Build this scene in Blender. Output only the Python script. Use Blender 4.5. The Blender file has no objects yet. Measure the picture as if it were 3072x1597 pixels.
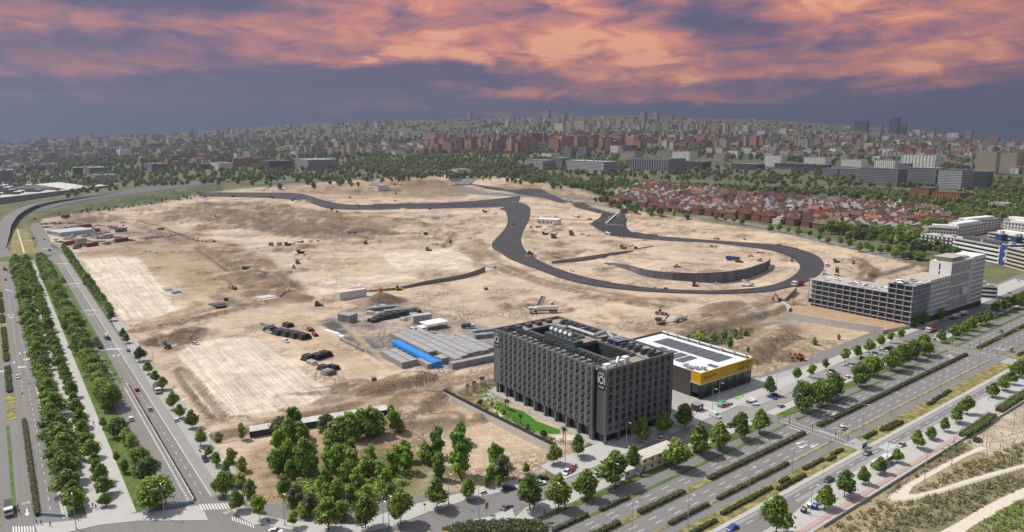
# Aerial view of a motor-racing circuit under construction beside a dark hotel and a wide boulevard.
import bpy, math, random
import numpy as np
from mathutils import Vector, Matrix
rnd = random.Random(7)
R = math.radians
scene = bpy.context.scene
COL = scene.collection

# ------------------------------------------------------------------ camera, sky, sun, exposure
F, CX, CY, CAMH = 2073.0,1536.0,798.5,120.0           # lens in pixels of the 3072 x 1597 photograph, flying height
PITCH = math.atan((798.5 - 417.0) / 2073.0)
cam_d = bpy.data.cameras.new('camera'); cam = bpy.data.objects.new('camera', cam_d); COL.objects.link(cam)
cam.location = (0,0, CAMH); cam.rotation_euler = (math.pi / 2 - PITCH, 0,0)
cam_d.sensor_width = 36.0; cam_d.lens = 36.0 * F / 3072.0; cam_d.clip_start = 1.0; cam_d.clip_end = 60000.0
scene.camera = cam
EXPO = 0.5; EX = 2 ** EXPO
vs = scene.view_settings; vs.view_transform = 'Standard'; vs.look = 'None'; vs.gamma = 1.0; vs.exposure = EXPO; vs.use_curve_mapping = False
SUN_EL = R(54.0); SUN_AZ = math.atan2(-0.923,0.385)      # compass angle of the sun measured from +Y towards +X
sun_d = bpy.data.lights.new('sun', 'SUN'); sun_d.energy = 3.6; sun_d.angle = R(0.6); sun_d.color = (1.0,0.95,0.87)
sun = bpy.data.objects.new('sun', sun_d); COL.objects.link(sun)
sdir = Vector((math.sin(SUN_AZ) * math.cos(SUN_EL), math.cos(SUN_AZ) * math.cos(SUN_EL), math.sin(SUN_EL)))
sun.rotation_euler = sdir.to_track_quat('Z', 'Y').to_euler(); sun.location = (0,0,900)
scene.cycles.use_denoising = True
scene.cycles.max_bounces = 6; scene.cycles.volume_bounces = 1; scene.cycles.diffuse_bounces = 3
scene.cycles.transparent_max_bounces = 8

def lin(c): return tuple((x / 255 / 12.92 if x / 255 < .04045 else ((x / 255 + .055) / 1.055) ** 2.4) for x in c)

class NT:
    """small helper to write node trees"""
    def __init__(s, nt): s.nt = nt; s.n = nt.nodes; s.l = nt.links
    def new(s, t, **k):
        n = s.n.new(t)
        for a, b in k.items(): setattr(n, a, b)
        return n
    def put(s, sock, v):
        if hasattr(v, 'is_output'): s.l.new(v, sock)
        elif v is not None: sock.default_value = v
    def math(s, op, a, b=None, c=None, clamp=False):
        n = s.new('ShaderNodeMath', operation=op, use_clamp=clamp)
        for i, v in enumerate((a, b, c)): s.put(n.inputs[i], v)
        return n.outputs[0]
    def mix(s, f, a, b, blend='MIX'):
        n = s.new('ShaderNodeMix', data_type='RGBA', blend_type=blend)
        s.put(n.inputs[0], f)
        for i, v in ((6, a),(7, b)):
            s.put(n.inputs[i], v if hasattr(v, 'is_output') or len(v) == 4 else (*v, 1))
        return n.outputs[2]
    def noise(s, vec, scale, detail=4, rough=.55, dist=0.0):
        n = s.new('ShaderNodeTexNoise'); s.put(n.inputs['Vector'], vec)
        n.inputs['Scale'].default_value = scale; n.inputs['Detail'].default_value = detail
        n.inputs['Roughness'].default_value = rough; n.inputs['Distortion'].default_value = dist
        return n.outputs['Fac']
    def ramp(s, f, stops):
        n = s.new('ShaderNodeValToRGB'); cr = n.color_ramp
        while len(cr.elements) < len(stops): cr.elements.new(.5)
        for e, (p, c) in zip(cr.elements, stops): e.position = p; e.color = (*c, 1)
        s.put(n.inputs[0], f); return n.outputs[0]
    def maprange(s, v, a, b, c=0.0, d=1.0, smooth=True):
        n = s.new('ShaderNodeMapRange', interpolation_type='SMOOTHSTEP' if smooth else 'LINEAR')
        s.put(n.inputs[0], v)
        for i, x in zip((1,2,3,4),(a, b, c, d)): n.inputs[i].default_value = x
        return n.outputs[0]
    def comb(s, x, y, z):
        n = s.new('ShaderNodeCombineXYZ')
        for i, v in enumerate((x, y, z)): s.put(n.inputs[i], v)
        return n.outputs[0]

world = bpy.data.worlds.new('World'); scene.world = world; world.use_nodes = True
def build_sky():
    t = NT(world.node_tree); t.n.clear()
    out = t.new('ShaderNodeOutputWorld'); bg = t.new('ShaderNodeBackground')
    t.l.new(bg.outputs[0], out.inputs[0])
    tc = t.new('ShaderNodeTexCoord').outputs['Generated']
    sp = t.new('ShaderNodeSeparateXYZ'); t.l.new(tc, sp.inputs[0])
    D = 180 / math.pi
    az = t.math('MULTIPLY', t.math('ARCTAN2', sp.outputs[0], sp.outputs[1]), D)
    el = t.math('MULTIPLY', t.math('ARCSINE', sp.outputs[2]), D)
    # cloud streaks, long along the horizon; azimuth and elevation are warped before the banks are placed
    w1 = t.noise(t.comb(t.math('MULTIPLY', az, .07), t.math('MULTIPLY', el, .28),3.1),1.0,5,.6)
    w2 = t.noise(t.comb(t.math('MULTIPLY', az, .10), t.math('MULTIPLY', el, .5),9.7),1.0,5,.62)
    fine = t.noise(t.comb(t.math('MULTIPLY', az, .24), t.math('MULTIPLY', el, .8),1.3),1.0,6,.52,.6)
    aw = t.math('ADD', az, t.math('MULTIPLY', t.math('SUBTRACT', w1,.5),14.0))
    ew = t.math('ADD', el, t.math('MULTIPLY', t.math('SUBTRACT', w2,.5),3.6))
    ew = t.math('ADD', ew, t.math('MULTIPLY', t.math('SUBTRACT', fine, .5),1.3))
    banks = [(-14,8.4,10,1.2,1.2),(-9,6.6,12,1.0,1.25),(2,7.4,9,1.7,1.25),(10,7.2,7,1.8,1.2),(28,8.6,8,1.9,1.25),(32,6.0,9,1.3,1.2),(25,4.9,7,.8,.8),(12,5.0,8,.7,.9),
             (2,4.0,8,.7,.85),(14,3.2,8,.6,.8),(30,3.6,6,.6,.7),(-33,8.0,8,1.4,.8),(-29,5.0,10,.9,.6),(-1,10.4,24,1.3,.9),(29,11,10,1.2,.8),(-35,2.8,6,.5,.4),
             (16,9.0,2.4,1.5,-.6),(-8,4.7,15,.4,-.6),(-27,10.2,8,.8,-.7),(-12,2.6,9,.5,.45),(3,2.2,6,.4,.4)]
    tot = None
    for (a0, e0, sa, se, w) in banks:
        da = t.math('DIVIDE', t.math('SUBTRACT', aw, a0), sa); de = t.math('DIVIDE', t.math('SUBTRACT', ew, e0), se)
        q = t.math('ADD', t.math('MULTIPLY', da, da), t.math('MULTIPLY', de, de))
        gss = t.math('MULTIPLY', t.math('EXPONENT', t.math('MULTIPLY', q, -1.0)), w)
        tot = gss if tot is None else t.math('ADD', tot, gss)
    tot = t.math('ADD', tot, t.math('MULTIPLY', t.maprange(el, 9,16),.35))
    val = t.math('MULTIPLY', tot, t.math('SUBTRACT', t.math('MULTIPLY', fine, 1.5),.2))
    val = t.math('ADD', val, t.math('MULTIPLY', t.math('SUBTRACT', fine, .5),.42))
    c = lambda *k: tuple(x / EX for x in lin(k))
    warm = t.ramp(val, [(0.0, c(90,92,124)),(.16, c(122,104,130)),(.36, c(164,118,132)),(.6, c(206,136,128)),(.84, c(236,156,130)),(1.0, c(252,180,142))])
    low = t.ramp(t.math('ADD', t.maprange(el, 0,5.5,0,1, False), t.math('MULTIPLY', t.math('SUBTRACT', w2,.5),.5)),
                 [(0, c(84,104,128)),(.3, c(82,98,130)),(.7, c(98,100,132)),(1, c(116,104,130))])
    cover = t.maprange(t.math('ADD', val, t.maprange(el, .8,5,-.25,.2)),-.25,.42)
    sky = t.mix(cover, low, warm)
    # unseen higher broken cloud, made paler and brighter for ambient fill, daylight blue between
    ns = t.new('ShaderNodeTexSky', sky_type='NISHITA', sun_disc=False)
    ns.sun_elevation = SUN_EL; ns.sun_rotation = SUN_AZ
    day = t.mix(1.0, ns.outputs[0],(.085,.085,.085), 'MULTIPLY')
    dome = t.noise(tc, 2.2,6,.6)
    pale = t.mix(t.maprange(dome, .38,.66), day, (.62,.60,.62))
    sky = t.mix(t.maprange(el, 12,34), sky, pale)
    sky = t.mix(t.maprange(el, -6,-.5),(.12,.11,.11), sky)
    t.l.new(sky, bg.inputs[0]); bg.inputs[1].default_value = 1.0
build_sky()

# ------------------------------------------------------------------ pixel <-> place, street axes
cP, sP = math.cos(PITCH), math.sin(PITCH)
TILES = {}
for _r, (_y, _s) in {'a': (300,3.3477), 'b': (600,3.3477), 'c': (900,3.3477), 'd': (1200,3.354)}.items():
    for _i in range(4): TILES[_r + str(_i)] = (768 * _i, _y, _s)
TILES.update(h=(1400,900,3.043), z3=(1900,980,4.7825), z4=(2440,740,5.15), z5=(2720,640,5.15), z6=(1100,900,6.087), z7=(130,640,7.36),
             z8=(0,520,4.782), z9=(1900,480,4.2933), zr=(2000,1160,5.15), D=(0,0,1 / 1.19255), S=(0,0,1.0))
def px(t, x, y):
    a, b, s = TILES[t]; return a + x / s, b + y / s
def ray(sx, sy):
    a, b = (sx - CX) / F, (sy - CY) / F
    return a, cP - b * sP, -sP - b * cP
def flat(t, x, y, z=0.0):
    dx, dy, dz = ray(*px(t, x, y)); k = (z - CAMH) / dz
    return dx * k, dy * k
def project(x, y, z):
    rz = z - CAMH; f = y * cP - rz * sP; up = y * sP + rz * cP
    return CX + F * x / f, CY - F * up / f
UA = R(36.2)                                              # the boulevard's direction; the avenue runs square to it
UX, UY = math.cos(UA), math.sin(UA)
def uv(u, v): return u * UX - v * UY, u * UY + v * UX
def touv(x, y): return x * UX + y * UY, -x * UY + y * UX
def AV(a, v): return uv(a - .012 * (v - 250), v)          # avenue: offset a, distance v
def BV(u, b): return uv(u, b + (.012 + (b - 104) * .0005) * (u - 200))   # boulevard: distance u, offset b

# ------------------------------------------------------------------ terrain
def vnoise(x, y, seed=0):
    x = np.asarray(x, float); y = np.asarray(y, float)
    xi = np.floor(x).astype(np.int64); yi = np.floor(y).astype(np.int64); fx = x - xi; fy = y - yi
    fx = fx * fx * (3 - 2 * fx); fy = fy * fy * (3 - 2 * fy)
    def h(a, b):
        n = (a * 374761393 + b * 668265263 + seed * 982451653) & 0xffffffff
        n = ((n ^ (n >> 13)) * 1274126177) & 0xffffffff
        return ((n ^ (n >> 16)) & 0xffff) / 65535.0
    return (h(xi, yi) * (1 - fx) + h(xi + 1, yi) * fx) * (1 - fy) + (h(xi, yi + 1) * (1 - fx) + h(xi + 1, yi + 1) * fx) * fy
def fbm(x, y, s, o=4, seed=0):
    r = 0; a = .5; n = 0
    for i in range(o):
        r = r + a * vnoise(np.asarray(x) / s, np.asarray(y) / s, seed + i); n += a; a *= .55; s *= .5
    return r / n
RIDGE_X = [-900,0,238,477,715,954,1192,1431,1670,1908,2147,2385,2624,2862,3072,3900]
RIDGE_Y = [436,431,414,402,388,374,362,356,352,352,360,371,388,408,426,440]
R0, R1 = 1250.0,6500.0
MOUNDS = []     # x, y, rx, ry, angle, height
def mound(t, x, y, rx, ry, h, ang=0.0):
    X, Y = flat(t, x, y); MOUNDS.append((X, Y, rx, ry, R(ang), h))
for a in [('z8', 1290,655,34,26,11),('z8', 1440,690,42,24,9),('z8', 680,680,26,16,4),
          ('D', 830,492,70,45,9,10),('D', 940,486,60,40,8),('D', 1060,478,95,60,13),('D', 700,488,60,30,6),('D', 1165,486,60,50,9),
          ('D', 960,758,14,10,6.0),('D', 925,764,8,6,3),('D', 640,664,12,8,3.5),('D', 520,628,26,9,4,60),('D', 600,705,10,10,3.2),
          ('D', 705,712,12,9,3.5),('D', 1215,640,24,20,3.6),('D', 1250,752,7,5,2.2),('D', 1485,748,9,5,2.6),('D', 1800,772,10,6,2.6),
          ('D', 1080,690,12,8,-2.5),('D', 430,855,15,11,-3.6),('D', 470,838,10,10,3.2),('D', 1300,622,8,4,-1), 
          ('D', 1940,895,10,5,-2.0),('D', 1050,1010,22,9,3.4,-12),('D', 1090,1060,17,10,3.0,20),('D', 900,975,40,5,1.5,17),
          ('D', 1500,520,130,22,8,-16),('D', 1350,492,90,26,7,-10),('D', 1620,548,110,16,7,-18),
          ('D', 820,575,60,22,3.6,-15),('D', 940,555,70,22,3.4,-10),('D', 560,555,70,40,5),('D', 700,560,80,36,4),('D', 440,540,60,30,4),
          ('D', 690,570,50,22,3.5),('D', 870,590,45,16,2.6),('D', 1950,830,22,12,3.2,30),('D', 1880,800,26,10,3,30)]: mound(*a)
_r = random.Random(12)
for _ in range(190):                                      # small spoil heaps over the worked ground
    _x, _y = _r.choice([(_r.uniform(330,1240), _r.uniform(508,612)),(_r.uniform(400,800), _r.uniform(610,770)),(_r.uniform(400,800), _r.uniform(610,770)),(_r.uniform(860,1230), _r.uniform(965,1070)),(_r.uniform(1250,1900), _r.uniform(750,830)),(_r.uniform(1330,1560), _r.uniform(540,650)),(_r.uniform(1720,2000), _r.uniform(780,930))])
    _k = max(1, flat('D', _x, _y)[1] / 450); mound('D', _x, _y, _r.uniform(2.5,7) * _k, _r.uniform(2.5,5) * _k, _r.uniform(-1.2,2.8) * _k, _r.uniform(0,180))
def inpoly(px_, py_, poly):
    ins = np.zeros(np.shape(px_), bool); n = len(poly)
    for i in range(n):
        x0, y0 = poly[i]; x1, y1 = poly[(i + 1) % n]
        if y0 == y1: continue
        ins ^= ((y0 > py_) != (y1 > py_)) & (px_ < (x1 - x0) * (py_ - y0) / (y1 - y0) + x0)
    return ins
ROUGH = [flat('D', *p) for p in [(340,530),(480,508),(640,508),(840,535),(1190,540),(1255,560),(1180,600),(900,612),(700,592),(560,560),(420,560)]]
BERMS = [([('D', *p) for p in pts], w, h) for pts, w, h in [   # banks (+) and trenches (-): line, half width, height
    ([(545,1085),(700,1052),(880,1008),(1000,965),(1060,955)],7,2.6),([(560,1098),(720,1066),(900,1022)],5,-1.6),([(1010,1060),(1060,1012),(1110,985)],9,2.2),([(1120,1000),(1240,950)],6,1.4),
    ([(330,822),(450,800),(560,772),(645,738)],3,-1.6),([(335,834),(450,812),(600,778)],3,1.4),([(470,935),(520,1000),(560,1050)],3,1.5),([(455,930),(505,995),(548,1048)],2.5,-.9),
    ([(480,590),(540,625),(600,660),(650,700)],6,2.2),([(470,600),(530,640),(590,680)],4,-1.8),([(330,560),(400,580),(470,610)],7,2.0),([(560,700),(610,690),(650,700)],5,2.0),([(630,740),(690,735),(760,752)],6,1.8),([(690,700),(720,722)],6,2.2),
    ([(640,628),(760,618),(900,608),(1060,600)],4,1.6),([(650,634),(780,624),(920,614)],3,-1.2),([(1105,618),(1135,590)],5,2.6),([(1118,622),(1146,594)],3,-1.5),([(860,560),(930,548),(1000,556),(1060,570)],7,2.2),([(400,532),(480,528),(560,534)],9,2.6),([(600,540),(680,546),(760,558)],10,3.0),([(700,585),(800,596),(900,600)],9,2.4),([(520,575),(600,570),(680,578)],9,2.6),
    ([(1245,668),(1300,690),(1400,722),(1560,752),(1760,766)],6,1.2),([(1560,756),(1700,768),(1790,775),(1860,770)],6,2.4),([(1590,762),(1720,778)],4,-1.4),([(1380,640),(1420,632),(1480,630)],5,1.2),([(1380,650),(1440,646)],5,-1.8),
    ([(2140,660),(2172,680),(2160,705),(2120,725)],5,-2.0),([(2150,655),(2190,680),(2175,712)],5,1.8),([(1690,850),(1800,820),(1920,790),(2000,775)],10,2.4),([(1660,835),(1800,800),(1940,760)],4,1.2),([(1880,900),(1900,870),(1960,845)],9,2.2),([(1590,555),(1700,575),(1850,592)],9,1.5),([(1500,680),(1560,668)],4,1.2)]]
def build_height():
    """mounds, banks and rough ground on a 3 m raster; rolling far hills on a 60 m one"""
    gx = np.arange(-1250,1250,3.0); gy = np.arange(150,2300,3.0); X, Y = np.meshgrid(gx, gy); Z = np.zeros_like(X)
    nz = fbm(X, Y, 14,4,11); n8 = fbm(X, Y, 6,3,13)
    for (mx, my, rx, ry, a, hh) in MOUNDS:
        e = 2.3 * max(rx, ry); i0, i1 = np.searchsorted(gx, (mx - e, mx + e)); j0, j1 = np.searchsorted(gy, (my - e, my + e)); s_ = np.s_[j0:j1, i0:i1]
        dx, dy = X[s_] - mx, Y[s_] - my; c, s = math.cos(a), math.sin(a); q = ((dx * c + dy * s) / rx) ** 2 + ((-dx * s + dy * c) / ry) ** 2
        Z[s_] += np.exp(-q * 1.3) * hh * (.6 + .8 * nz[s_])
    for pts, w, h in BERMS:
        P = [flat(*p) for p in pts]; w *= max(1, P[0][1] / 700)
        for (x0, y0),(x1, y1) in zip(P, P[1:]):
            i0, i1 = np.searchsorted(gx, (min(x0, x1) - 3 * w, max(x0, x1) + 3 * w)); j0, j1 = np.searchsorted(gy, (min(y0, y1) - 3 * w, max(y0, y1) + 3 * w)); s_ = np.s_[j0:j1, i0:i1]
            ex, ey = x1 - x0, y1 - y0; t = np.clip(((X[s_] - x0) * ex + (Y[s_] - y0) * ey) / (ex * ex + ey * ey),0,1); d = np.hypot(X[s_] - x0 - t * ex, Y[s_] - y0 - t * ey) + (nz[s_] - .5) * w
            b = np.exp(-(np.maximum(d, 0) / w) ** 4) * h * 1.5 * (.6 + .8 * n8[s_]); Z[s_] = np.where(b > 0, np.maximum(Z[s_], b), np.minimum(Z[s_], b))
    rg = inpoly(X, Y, ROUGH); Z += np.where(rg, (fbm(X, Y, 26,4,21) ** 2 - .12) * 7.0,0)
    fx = np.arange(-8600,8700,60.0); fy = np.arange(-8600,8700,60.0); A, B = np.meshgrid(fx, fy); r = np.hypot(A, B)
    return Z, (fbm(A, B, 900,3,5) - .5) * 30 * np.clip((r - 2600) / 1500,0,1)
HGT, FAR = build_height()
def bil(G, x, y, x0, y0, st):
    u = np.clip((x - x0) / st, 0, G.shape[1] - 1.001); v = np.clip((y - y0) / st, 0, G.shape[0] - 1.001); i = u.astype(int); j = v.astype(int); u = u - i; v = v - j
    return (G[j, i] * (1 - u) + G[j, i + 1] * u) * (1 - v) + (G[j + 1, i] * (1 - u) + G[j + 1, i + 1] * u) * v
def T(x, y):
    x = np.asarray(x, float); y = np.asarray(y, float)
    r = np.hypot(x, y); sx = CX + 2108 * x / np.maximum(y, 50)
    h = CAMH + (417 - np.interp(sx, RIDGE_X, RIDGE_Y)) / 2108.0 * R1
    t = np.clip((r - R0) / (R1 - R0),0,1)
    return np.where(y > 0, h * t ** 1.25,0) + bil(HGT, x, y, -1250,150,3.0) + bil(FAR, x, y, -8600,-8600,60.0)
def Tz(x, y): return float(T(np.array([x]), np.array([y]))[0])
def gp(t, x, y):
    """place on the terrain seen at a pixel"""
    dx, dy, dz = ray(*px(t, x, y))
    ks = np.concatenate([np.linspace(120,1400,300), np.geomspace(1405,9000,500)])
    zz = CAMH + dz * ks; d = zz - T(dx * ks, dy * ks)
    i = np.argmax(d < 0)
    if d[i] >= 0: i = len(ks) - 1
    k0, k1 = ks[max(i - 1,0)], ks[i]; d0, d1 = d[max(i - 1,0)], d[i]
    k = k0 + (k1 - k0) * (d0 / (d0 - d1) if d0 != d1 else 0)
    return dx * k, dy * k, Tz(dx * k, dy * k)

# ------------------------------------------------------------------ materials
MATS = {}
def mat(name, col, rough=.85, var=.18, scale=.5, metal=0.0, bump=0.0, space='Object', rand=0.0, spec=.3, col2=None, streak=None, axis=None):
    if name in MATS: return MATS[name]
    m = bpy.data.materials.new(name); m.use_nodes = True; MATS[name] = m
    t = NT(m.node_tree); b = t.n['Principled BSDF']
    b.inputs['Roughness'].default_value = rough; b.inputs['Metallic'].default_value = metal; b.inputs['Specular IOR Level'].default_value = spec
    if space == 'World': vec = t.new('ShaderNodeNewGeometry').outputs['Position']
    else: vec = t.new('ShaderNodeTexCoord').outputs['Object']
    if streak:
        mp = t.new('ShaderNodeMapping'); t.l.new(vec, mp.inputs[0]); mp.inputs['Scale'].default_value = streak; vec = mp.outputs[0]
    if axis is not None:                                  # wear drawn out along the direction of travel
        o = []
        for v in ((math.cos(axis) * .02, math.sin(axis) * .02,0),(-math.sin(axis) * .9, math.cos(axis) * .9,0)):
            d = t.new('ShaderNodeVectorMath', operation='DOT_PRODUCT'); t.l.new(vec, d.inputs[0]); d.inputs[1].default_value = v; o.append(d.outputs['Value'])
        vec = t.comb(*o, 0)
    n1 = t.noise(vec, scale, 5,.6); n2 = t.noise(vec, scale * 6.3,3,.6)
    f = t.math('ADD', t.math('MULTIPLY', t.math('SUBTRACT', n1,.5),2.2 * var), t.math('MULTIPLY', t.math('SUBTRACT', n2,.5),1.2 * var))
    if rand:
        oi = t.new('ShaderNodeObjectInfo').outputs['Random']
        f = t.math('ADD', f, t.math('MULTIPLY', t.math('SUBTRACT', oi, .5), rand))
    c = (*col, 1)
    if col2: c = t.mix(t.maprange(n1,.4,.6), col, col2)
    k = t.math('ADD', 1.0, f)
    t.l.new(t.mix(1.0, c, t.comb(k, k, k), 'MULTIPLY'), b.inputs['Base Color'])
    if bump:
        bp = t.new('ShaderNodeBump'); bp.inputs['Strength'].default_value = bump; bp.inputs['Distance'].default_value = .15
        t.l.new(n2, bp.inputs['Height']); t.l.new(bp.outputs[0], b.inputs['Normal'])
    return m
def leafmat(name, col, var=.5):
    if name in MATS: return MATS[name]
    m = bpy.data.materials.new(name); m.use_nodes = True; MATS[name] = m
    t = NT(m.node_tree); b = t.n['Principled BSDF']; b.inputs['Roughness'].default_value = .6; b.inputs['Specular IOR Level'].default_value = .25
    at = t.new('ShaderNodeAttribute', attribute_name='leaf').outputs['Fac']
    oi = t.new('ShaderNodeObjectInfo').outputs['Random']
    k = t.math('ADD', t.math('MULTIPLY', at, var * 2), t.math('ADD', 1 - var, t.math('MULTIPLY', t.math('SUBTRACT', oi, .5),.34)))
    yl = t.mix(t.math('MULTIPLY', at, oi),(*col, 1),(col[0] * 1.6, col[1] * 1.25, col[2] * .8,1))
    c = t.mix(1.0, yl, t.comb(k, k, k), 'MULTIPLY')
    t.l.new(c, b.inputs['Base Color'])
    tr = t.new('ShaderNodeBsdfTranslucent'); t.l.new(c, tr.inputs[0])
    ms = t.new('ShaderNodeMixShader'); ms.inputs[0].default_value = .42
    t.l.new(b.outputs[0], ms.inputs[1]); t.l.new(tr.outputs[0], ms.inputs[2])
    t.l.new(ms.outputs[0], t.n['Material Output'].inputs[0])
    return m
def glass(name, col=(.02,.025,.03), rough=.12):
    return mat(name, col, rough=rough, var=.3, scale=.3, spec=.6, rand=.5)

# ------------------------------------------------------------------ mesh building
class MB:
    def __init__(s): s.v = []; s.f = []; s.m = []
    def face(s, pts, mi=0):
        i = len(s.v); s.v += [tuple(p) for p in pts]; s.f.append(tuple(range(i, i + len(pts)))); s.m.append(mi)
    def box(s, x0, x1, y0, y1, z0, z1, mi=0, bottom=True):
        i = len(s.v)
        s.v += [(x0, y0, z0),(x1, y0, z0),(x1, y1, z0),(x0, y1, z0),(x0, y0, z1),(x1, y0, z1),(x1, y1, z1),(x0, y1, z1)]
        fs = [(4,5,6,7),(0,1,5,4),(1,2,6,5),(2,3,7,6),(3,0,4,7)] + ([(3,2,1,0)] if bottom else [])
        s.f += [tuple(i + k for k in q) for q in fs]; s.m += [mi] * len(fs)
    def cb(s, cx, cy, cz, sx, sy, sz, mi=0, rz=0.0, ry=0.0):
        i = len(s.v); s.box(-sx / 2, sx / 2,-sy / 2, sy / 2,-sz / 2, sz / 2, mi)
        c, n = math.cos(ry), math.sin(ry); cz_, sz_ = math.cos(rz), math.sin(rz)
        for k in range(i, len(s.v)):
            x, y, z = s.v[k]; x, z = x * c + z * n, -x * n + z * c
            s.v[k] = (cx + x * cz_ - y * sz_, cy + x * sz_ + y * cz_, cz + z)
    def hexa(s, lo, hi, mi=0):
        """two quads (lists of 4 points) joined"""
        i = len(s.v); s.v += [tuple(p) for p in lo] + [tuple(p) for p in hi]
        fs = [(4,5,6,7),(0,1,5,4),(1,2,6,5),(2,3,7,6),(3,0,4,7),(3,2,1,0)]
        s.f += [tuple(i + k for k in q) for q in fs]; s.m += [mi] * 6
    def prism(s, poly, z0, z1, mi=0, top=None):
        n = len(poly); i = len(s.v)
        ar = sum(poly[k][0] * poly[(k + 1) % n][1] - poly[(k + 1) % n][0] * poly[k][1] for k in range(n))
        if ar < 0: poly = poly[::-1]
        s.v += [(x, y, z0) for x, y in poly] + [(x, y, z1) for x, y in poly]
        for k in range(n):
            k2 = (k + 1) % n; s.f.append((i + k, i + k2, i + n + k2, i + n + k)); s.m.append(mi)
        s.f.append(tuple(range(i + n, i + 2 * n))); s.m.append(mi if top is None else top)
    def tube(s, p0, p1, r0, r1=None, n=8, mi=0, caps=True):
        r1 = r0 if r1 is None else r1; p0 = Vector(p0); p1 = Vector(p1); d = (p1 - p0).normalized()
        a = d.cross(Vector((0,0,1) if abs(d.z) < .9 else (1,0,0))).normalized(); b = d.cross(a); i = len(s.v)
        for p, r in ((p0, r0),(p1, r1)):
            for k in range(n):
                w = 2 * math.pi * k / n; s.v.append(tuple(p + a * math.cos(w) * r + b * math.sin(w) * r))
        for k in range(n): s.f.append((i + k, i + (k + 1) % n, i + n + (k + 1) % n, i + n + k)); s.m.append(mi)
        if caps:
            s.f.append(tuple(i + k for k in range(n))[::-1]); s.f.append(tuple(i + n + k for k in range(n))); s.m += [mi, mi]
    def profile(s, pts, y0, y1, mi=0, tp=None):
        """side outline (x,z) extruded across y; tp(z) = half width"""
        n = len(pts); i = len(s.v)
        for y in (y0, y1): s.v += [(x, y * (tp(z) if tp else 1), z) for x, z in pts]
        for k in range(n): s.f.append((i + k, i + (k + 1) % n, i + n + (k + 1) % n, i + n + k)); s.m.append(mi)
        s.f.append(tuple(i + k for k in range(n))[::-1]); s.f.append(tuple(i + n + k for k in range(n))); s.m += [mi, mi]
    def mesh(s, name, mats, smooth=False):
        me = bpy.data.meshes.new(name); me.from_pydata(s.v, [], s.f)
        for m in (mats if isinstance(mats, (list, tuple)) else [mats]): me.materials.append(m)
        if any(s.m): me.polygons.foreach_set('material_index', s.m)
        if smooth: me.polygons.foreach_set('use_smooth', [True] * len(s.f))
        me.update(); return me
    def obj(s, name, mats, parent=None, loc=(0,0,0), rz=0.0, smooth=False):
        return ob(name, s.mesh(name, mats, smooth), parent, loc, rz)
def ob(name, me, parent=None, loc=(0,0,0), rz=0.0):
    o = bpy.data.objects.new(name, me); COL.objects.link(o); o.location = loc; o.rotation_euler = (0,0, rz)
    if parent: o.parent = parent
    return o
def tag(o, label=None, cat=None, group=None, kind=None):
    for k, v in (('label', label),('category', cat),('group', group),('kind', kind)):
        if v: o[k] = v
    return o
def empty(name, loc, rz=0.0, label=None, cat=None, group=None):
    o = bpy.data.objects.new(name, None); COL.objects.link(o); o.location = loc; o.rotation_euler = (0,0, rz); o.empty_display_size = .3
    return tag(o, label, cat, group)
KIDS = {}
def copy_tree(src, parent=None, loc=None, rz=None, scale=None):
    c = src.copy(); COL.objects.link(c)
    if parent: c.parent = parent
    if loc is not None: c.location = loc
    if rz is not None: c.rotation_euler = (0,0, rz)
    if scale is not None: c.scale = scale
    if src.name not in KIDS: KIDS[src.name] = list(src.children)
    for k in KIDS[src.name]: copy_tree(k, c)
    return c
ORD = 'first second third fourth fifth sixth seventh eighth ninth tenth eleventh twelfth thirteenth fourteenth fifteenth sixteenth seventeenth eighteenth nineteenth'.split()
TENS = {2: 'twent', 3: 'thirt', 4: 'fort', 5: 'fift', 6: 'sixt', 7: 'sevent', 8: 'eight', 9: 'ninet'}
def ordn(i):
    if i <= 19: return ORD[i - 1]
    t, u = divmod(i, 10)
    return TENS[t] + 'ieth' if u == 0 else TENS[t] + 'y-' + ORD[u - 1]

def struct(o): o['kind'] = 'structure'; return o
def tri_poly(poly):
    from mathutils.geometry import tessellate_polygon
    return tessellate_polygon([[Vector((x, y, 0)) for x, y in poly]])
def sheet(name, poly, z, m, drape=False):
    """thin flat surface (paint, asphalt, gravel) at height z"""
    b = MB(); b.v = [(x, y, z + (Tz(x, y) if drape else 0)) for x, y in poly]
    ar = sum(poly[k][0] * poly[(k + 1) % len(poly)][1] - poly[(k + 1) % len(poly)][0] * poly[k][1] for k in range(len(poly)))
    for t in tri_poly(poly):
        a, c_, d = [Vector(b.v[k]) for k in t]
        t = tuple(t)
        if (c_ - a).cross(d - a).z < 0: t = t[::-1]
        b.f.append(t); b.m.append(0)
    return struct(b.obj(name, m))
NSLAB = [0]
def slab(name, poly, m, z1=.13, edge=None, z0=-.05):
    """raised pavement or planted strip with a kerb; each a hair higher than the last so none are flush"""
    NSLAB[0] += 1; z1 += .0012 * NSLAB[0]
    n = len(poly)
    if sum(poly[k][0] * poly[(k + 1) % n][1] - poly[(k + 1) % n][0] * poly[k][1] for k in range(n)) < 0: poly = poly[::-1]
    b = MB(); b.v = [(x, y, z1) for x, y in poly] + [(x, y, z0) for x, y in poly]
    for t in tri_poly(poly):
        a, c_, d = [Vector(b.v[k]) for k in t]; t = tuple(t)
        if (c_ - a).cross(d - a).z < 0: t = t[::-1]
        b.f.append(t); b.m.append(0)
    for k in range(n): b.f.append((n + k, n + (k + 1) % n, (k + 1) % n, k)); b.m.append(1)
    return struct(b.obj(name, [m, edge or MATS['kerb_stone']]))
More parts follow.
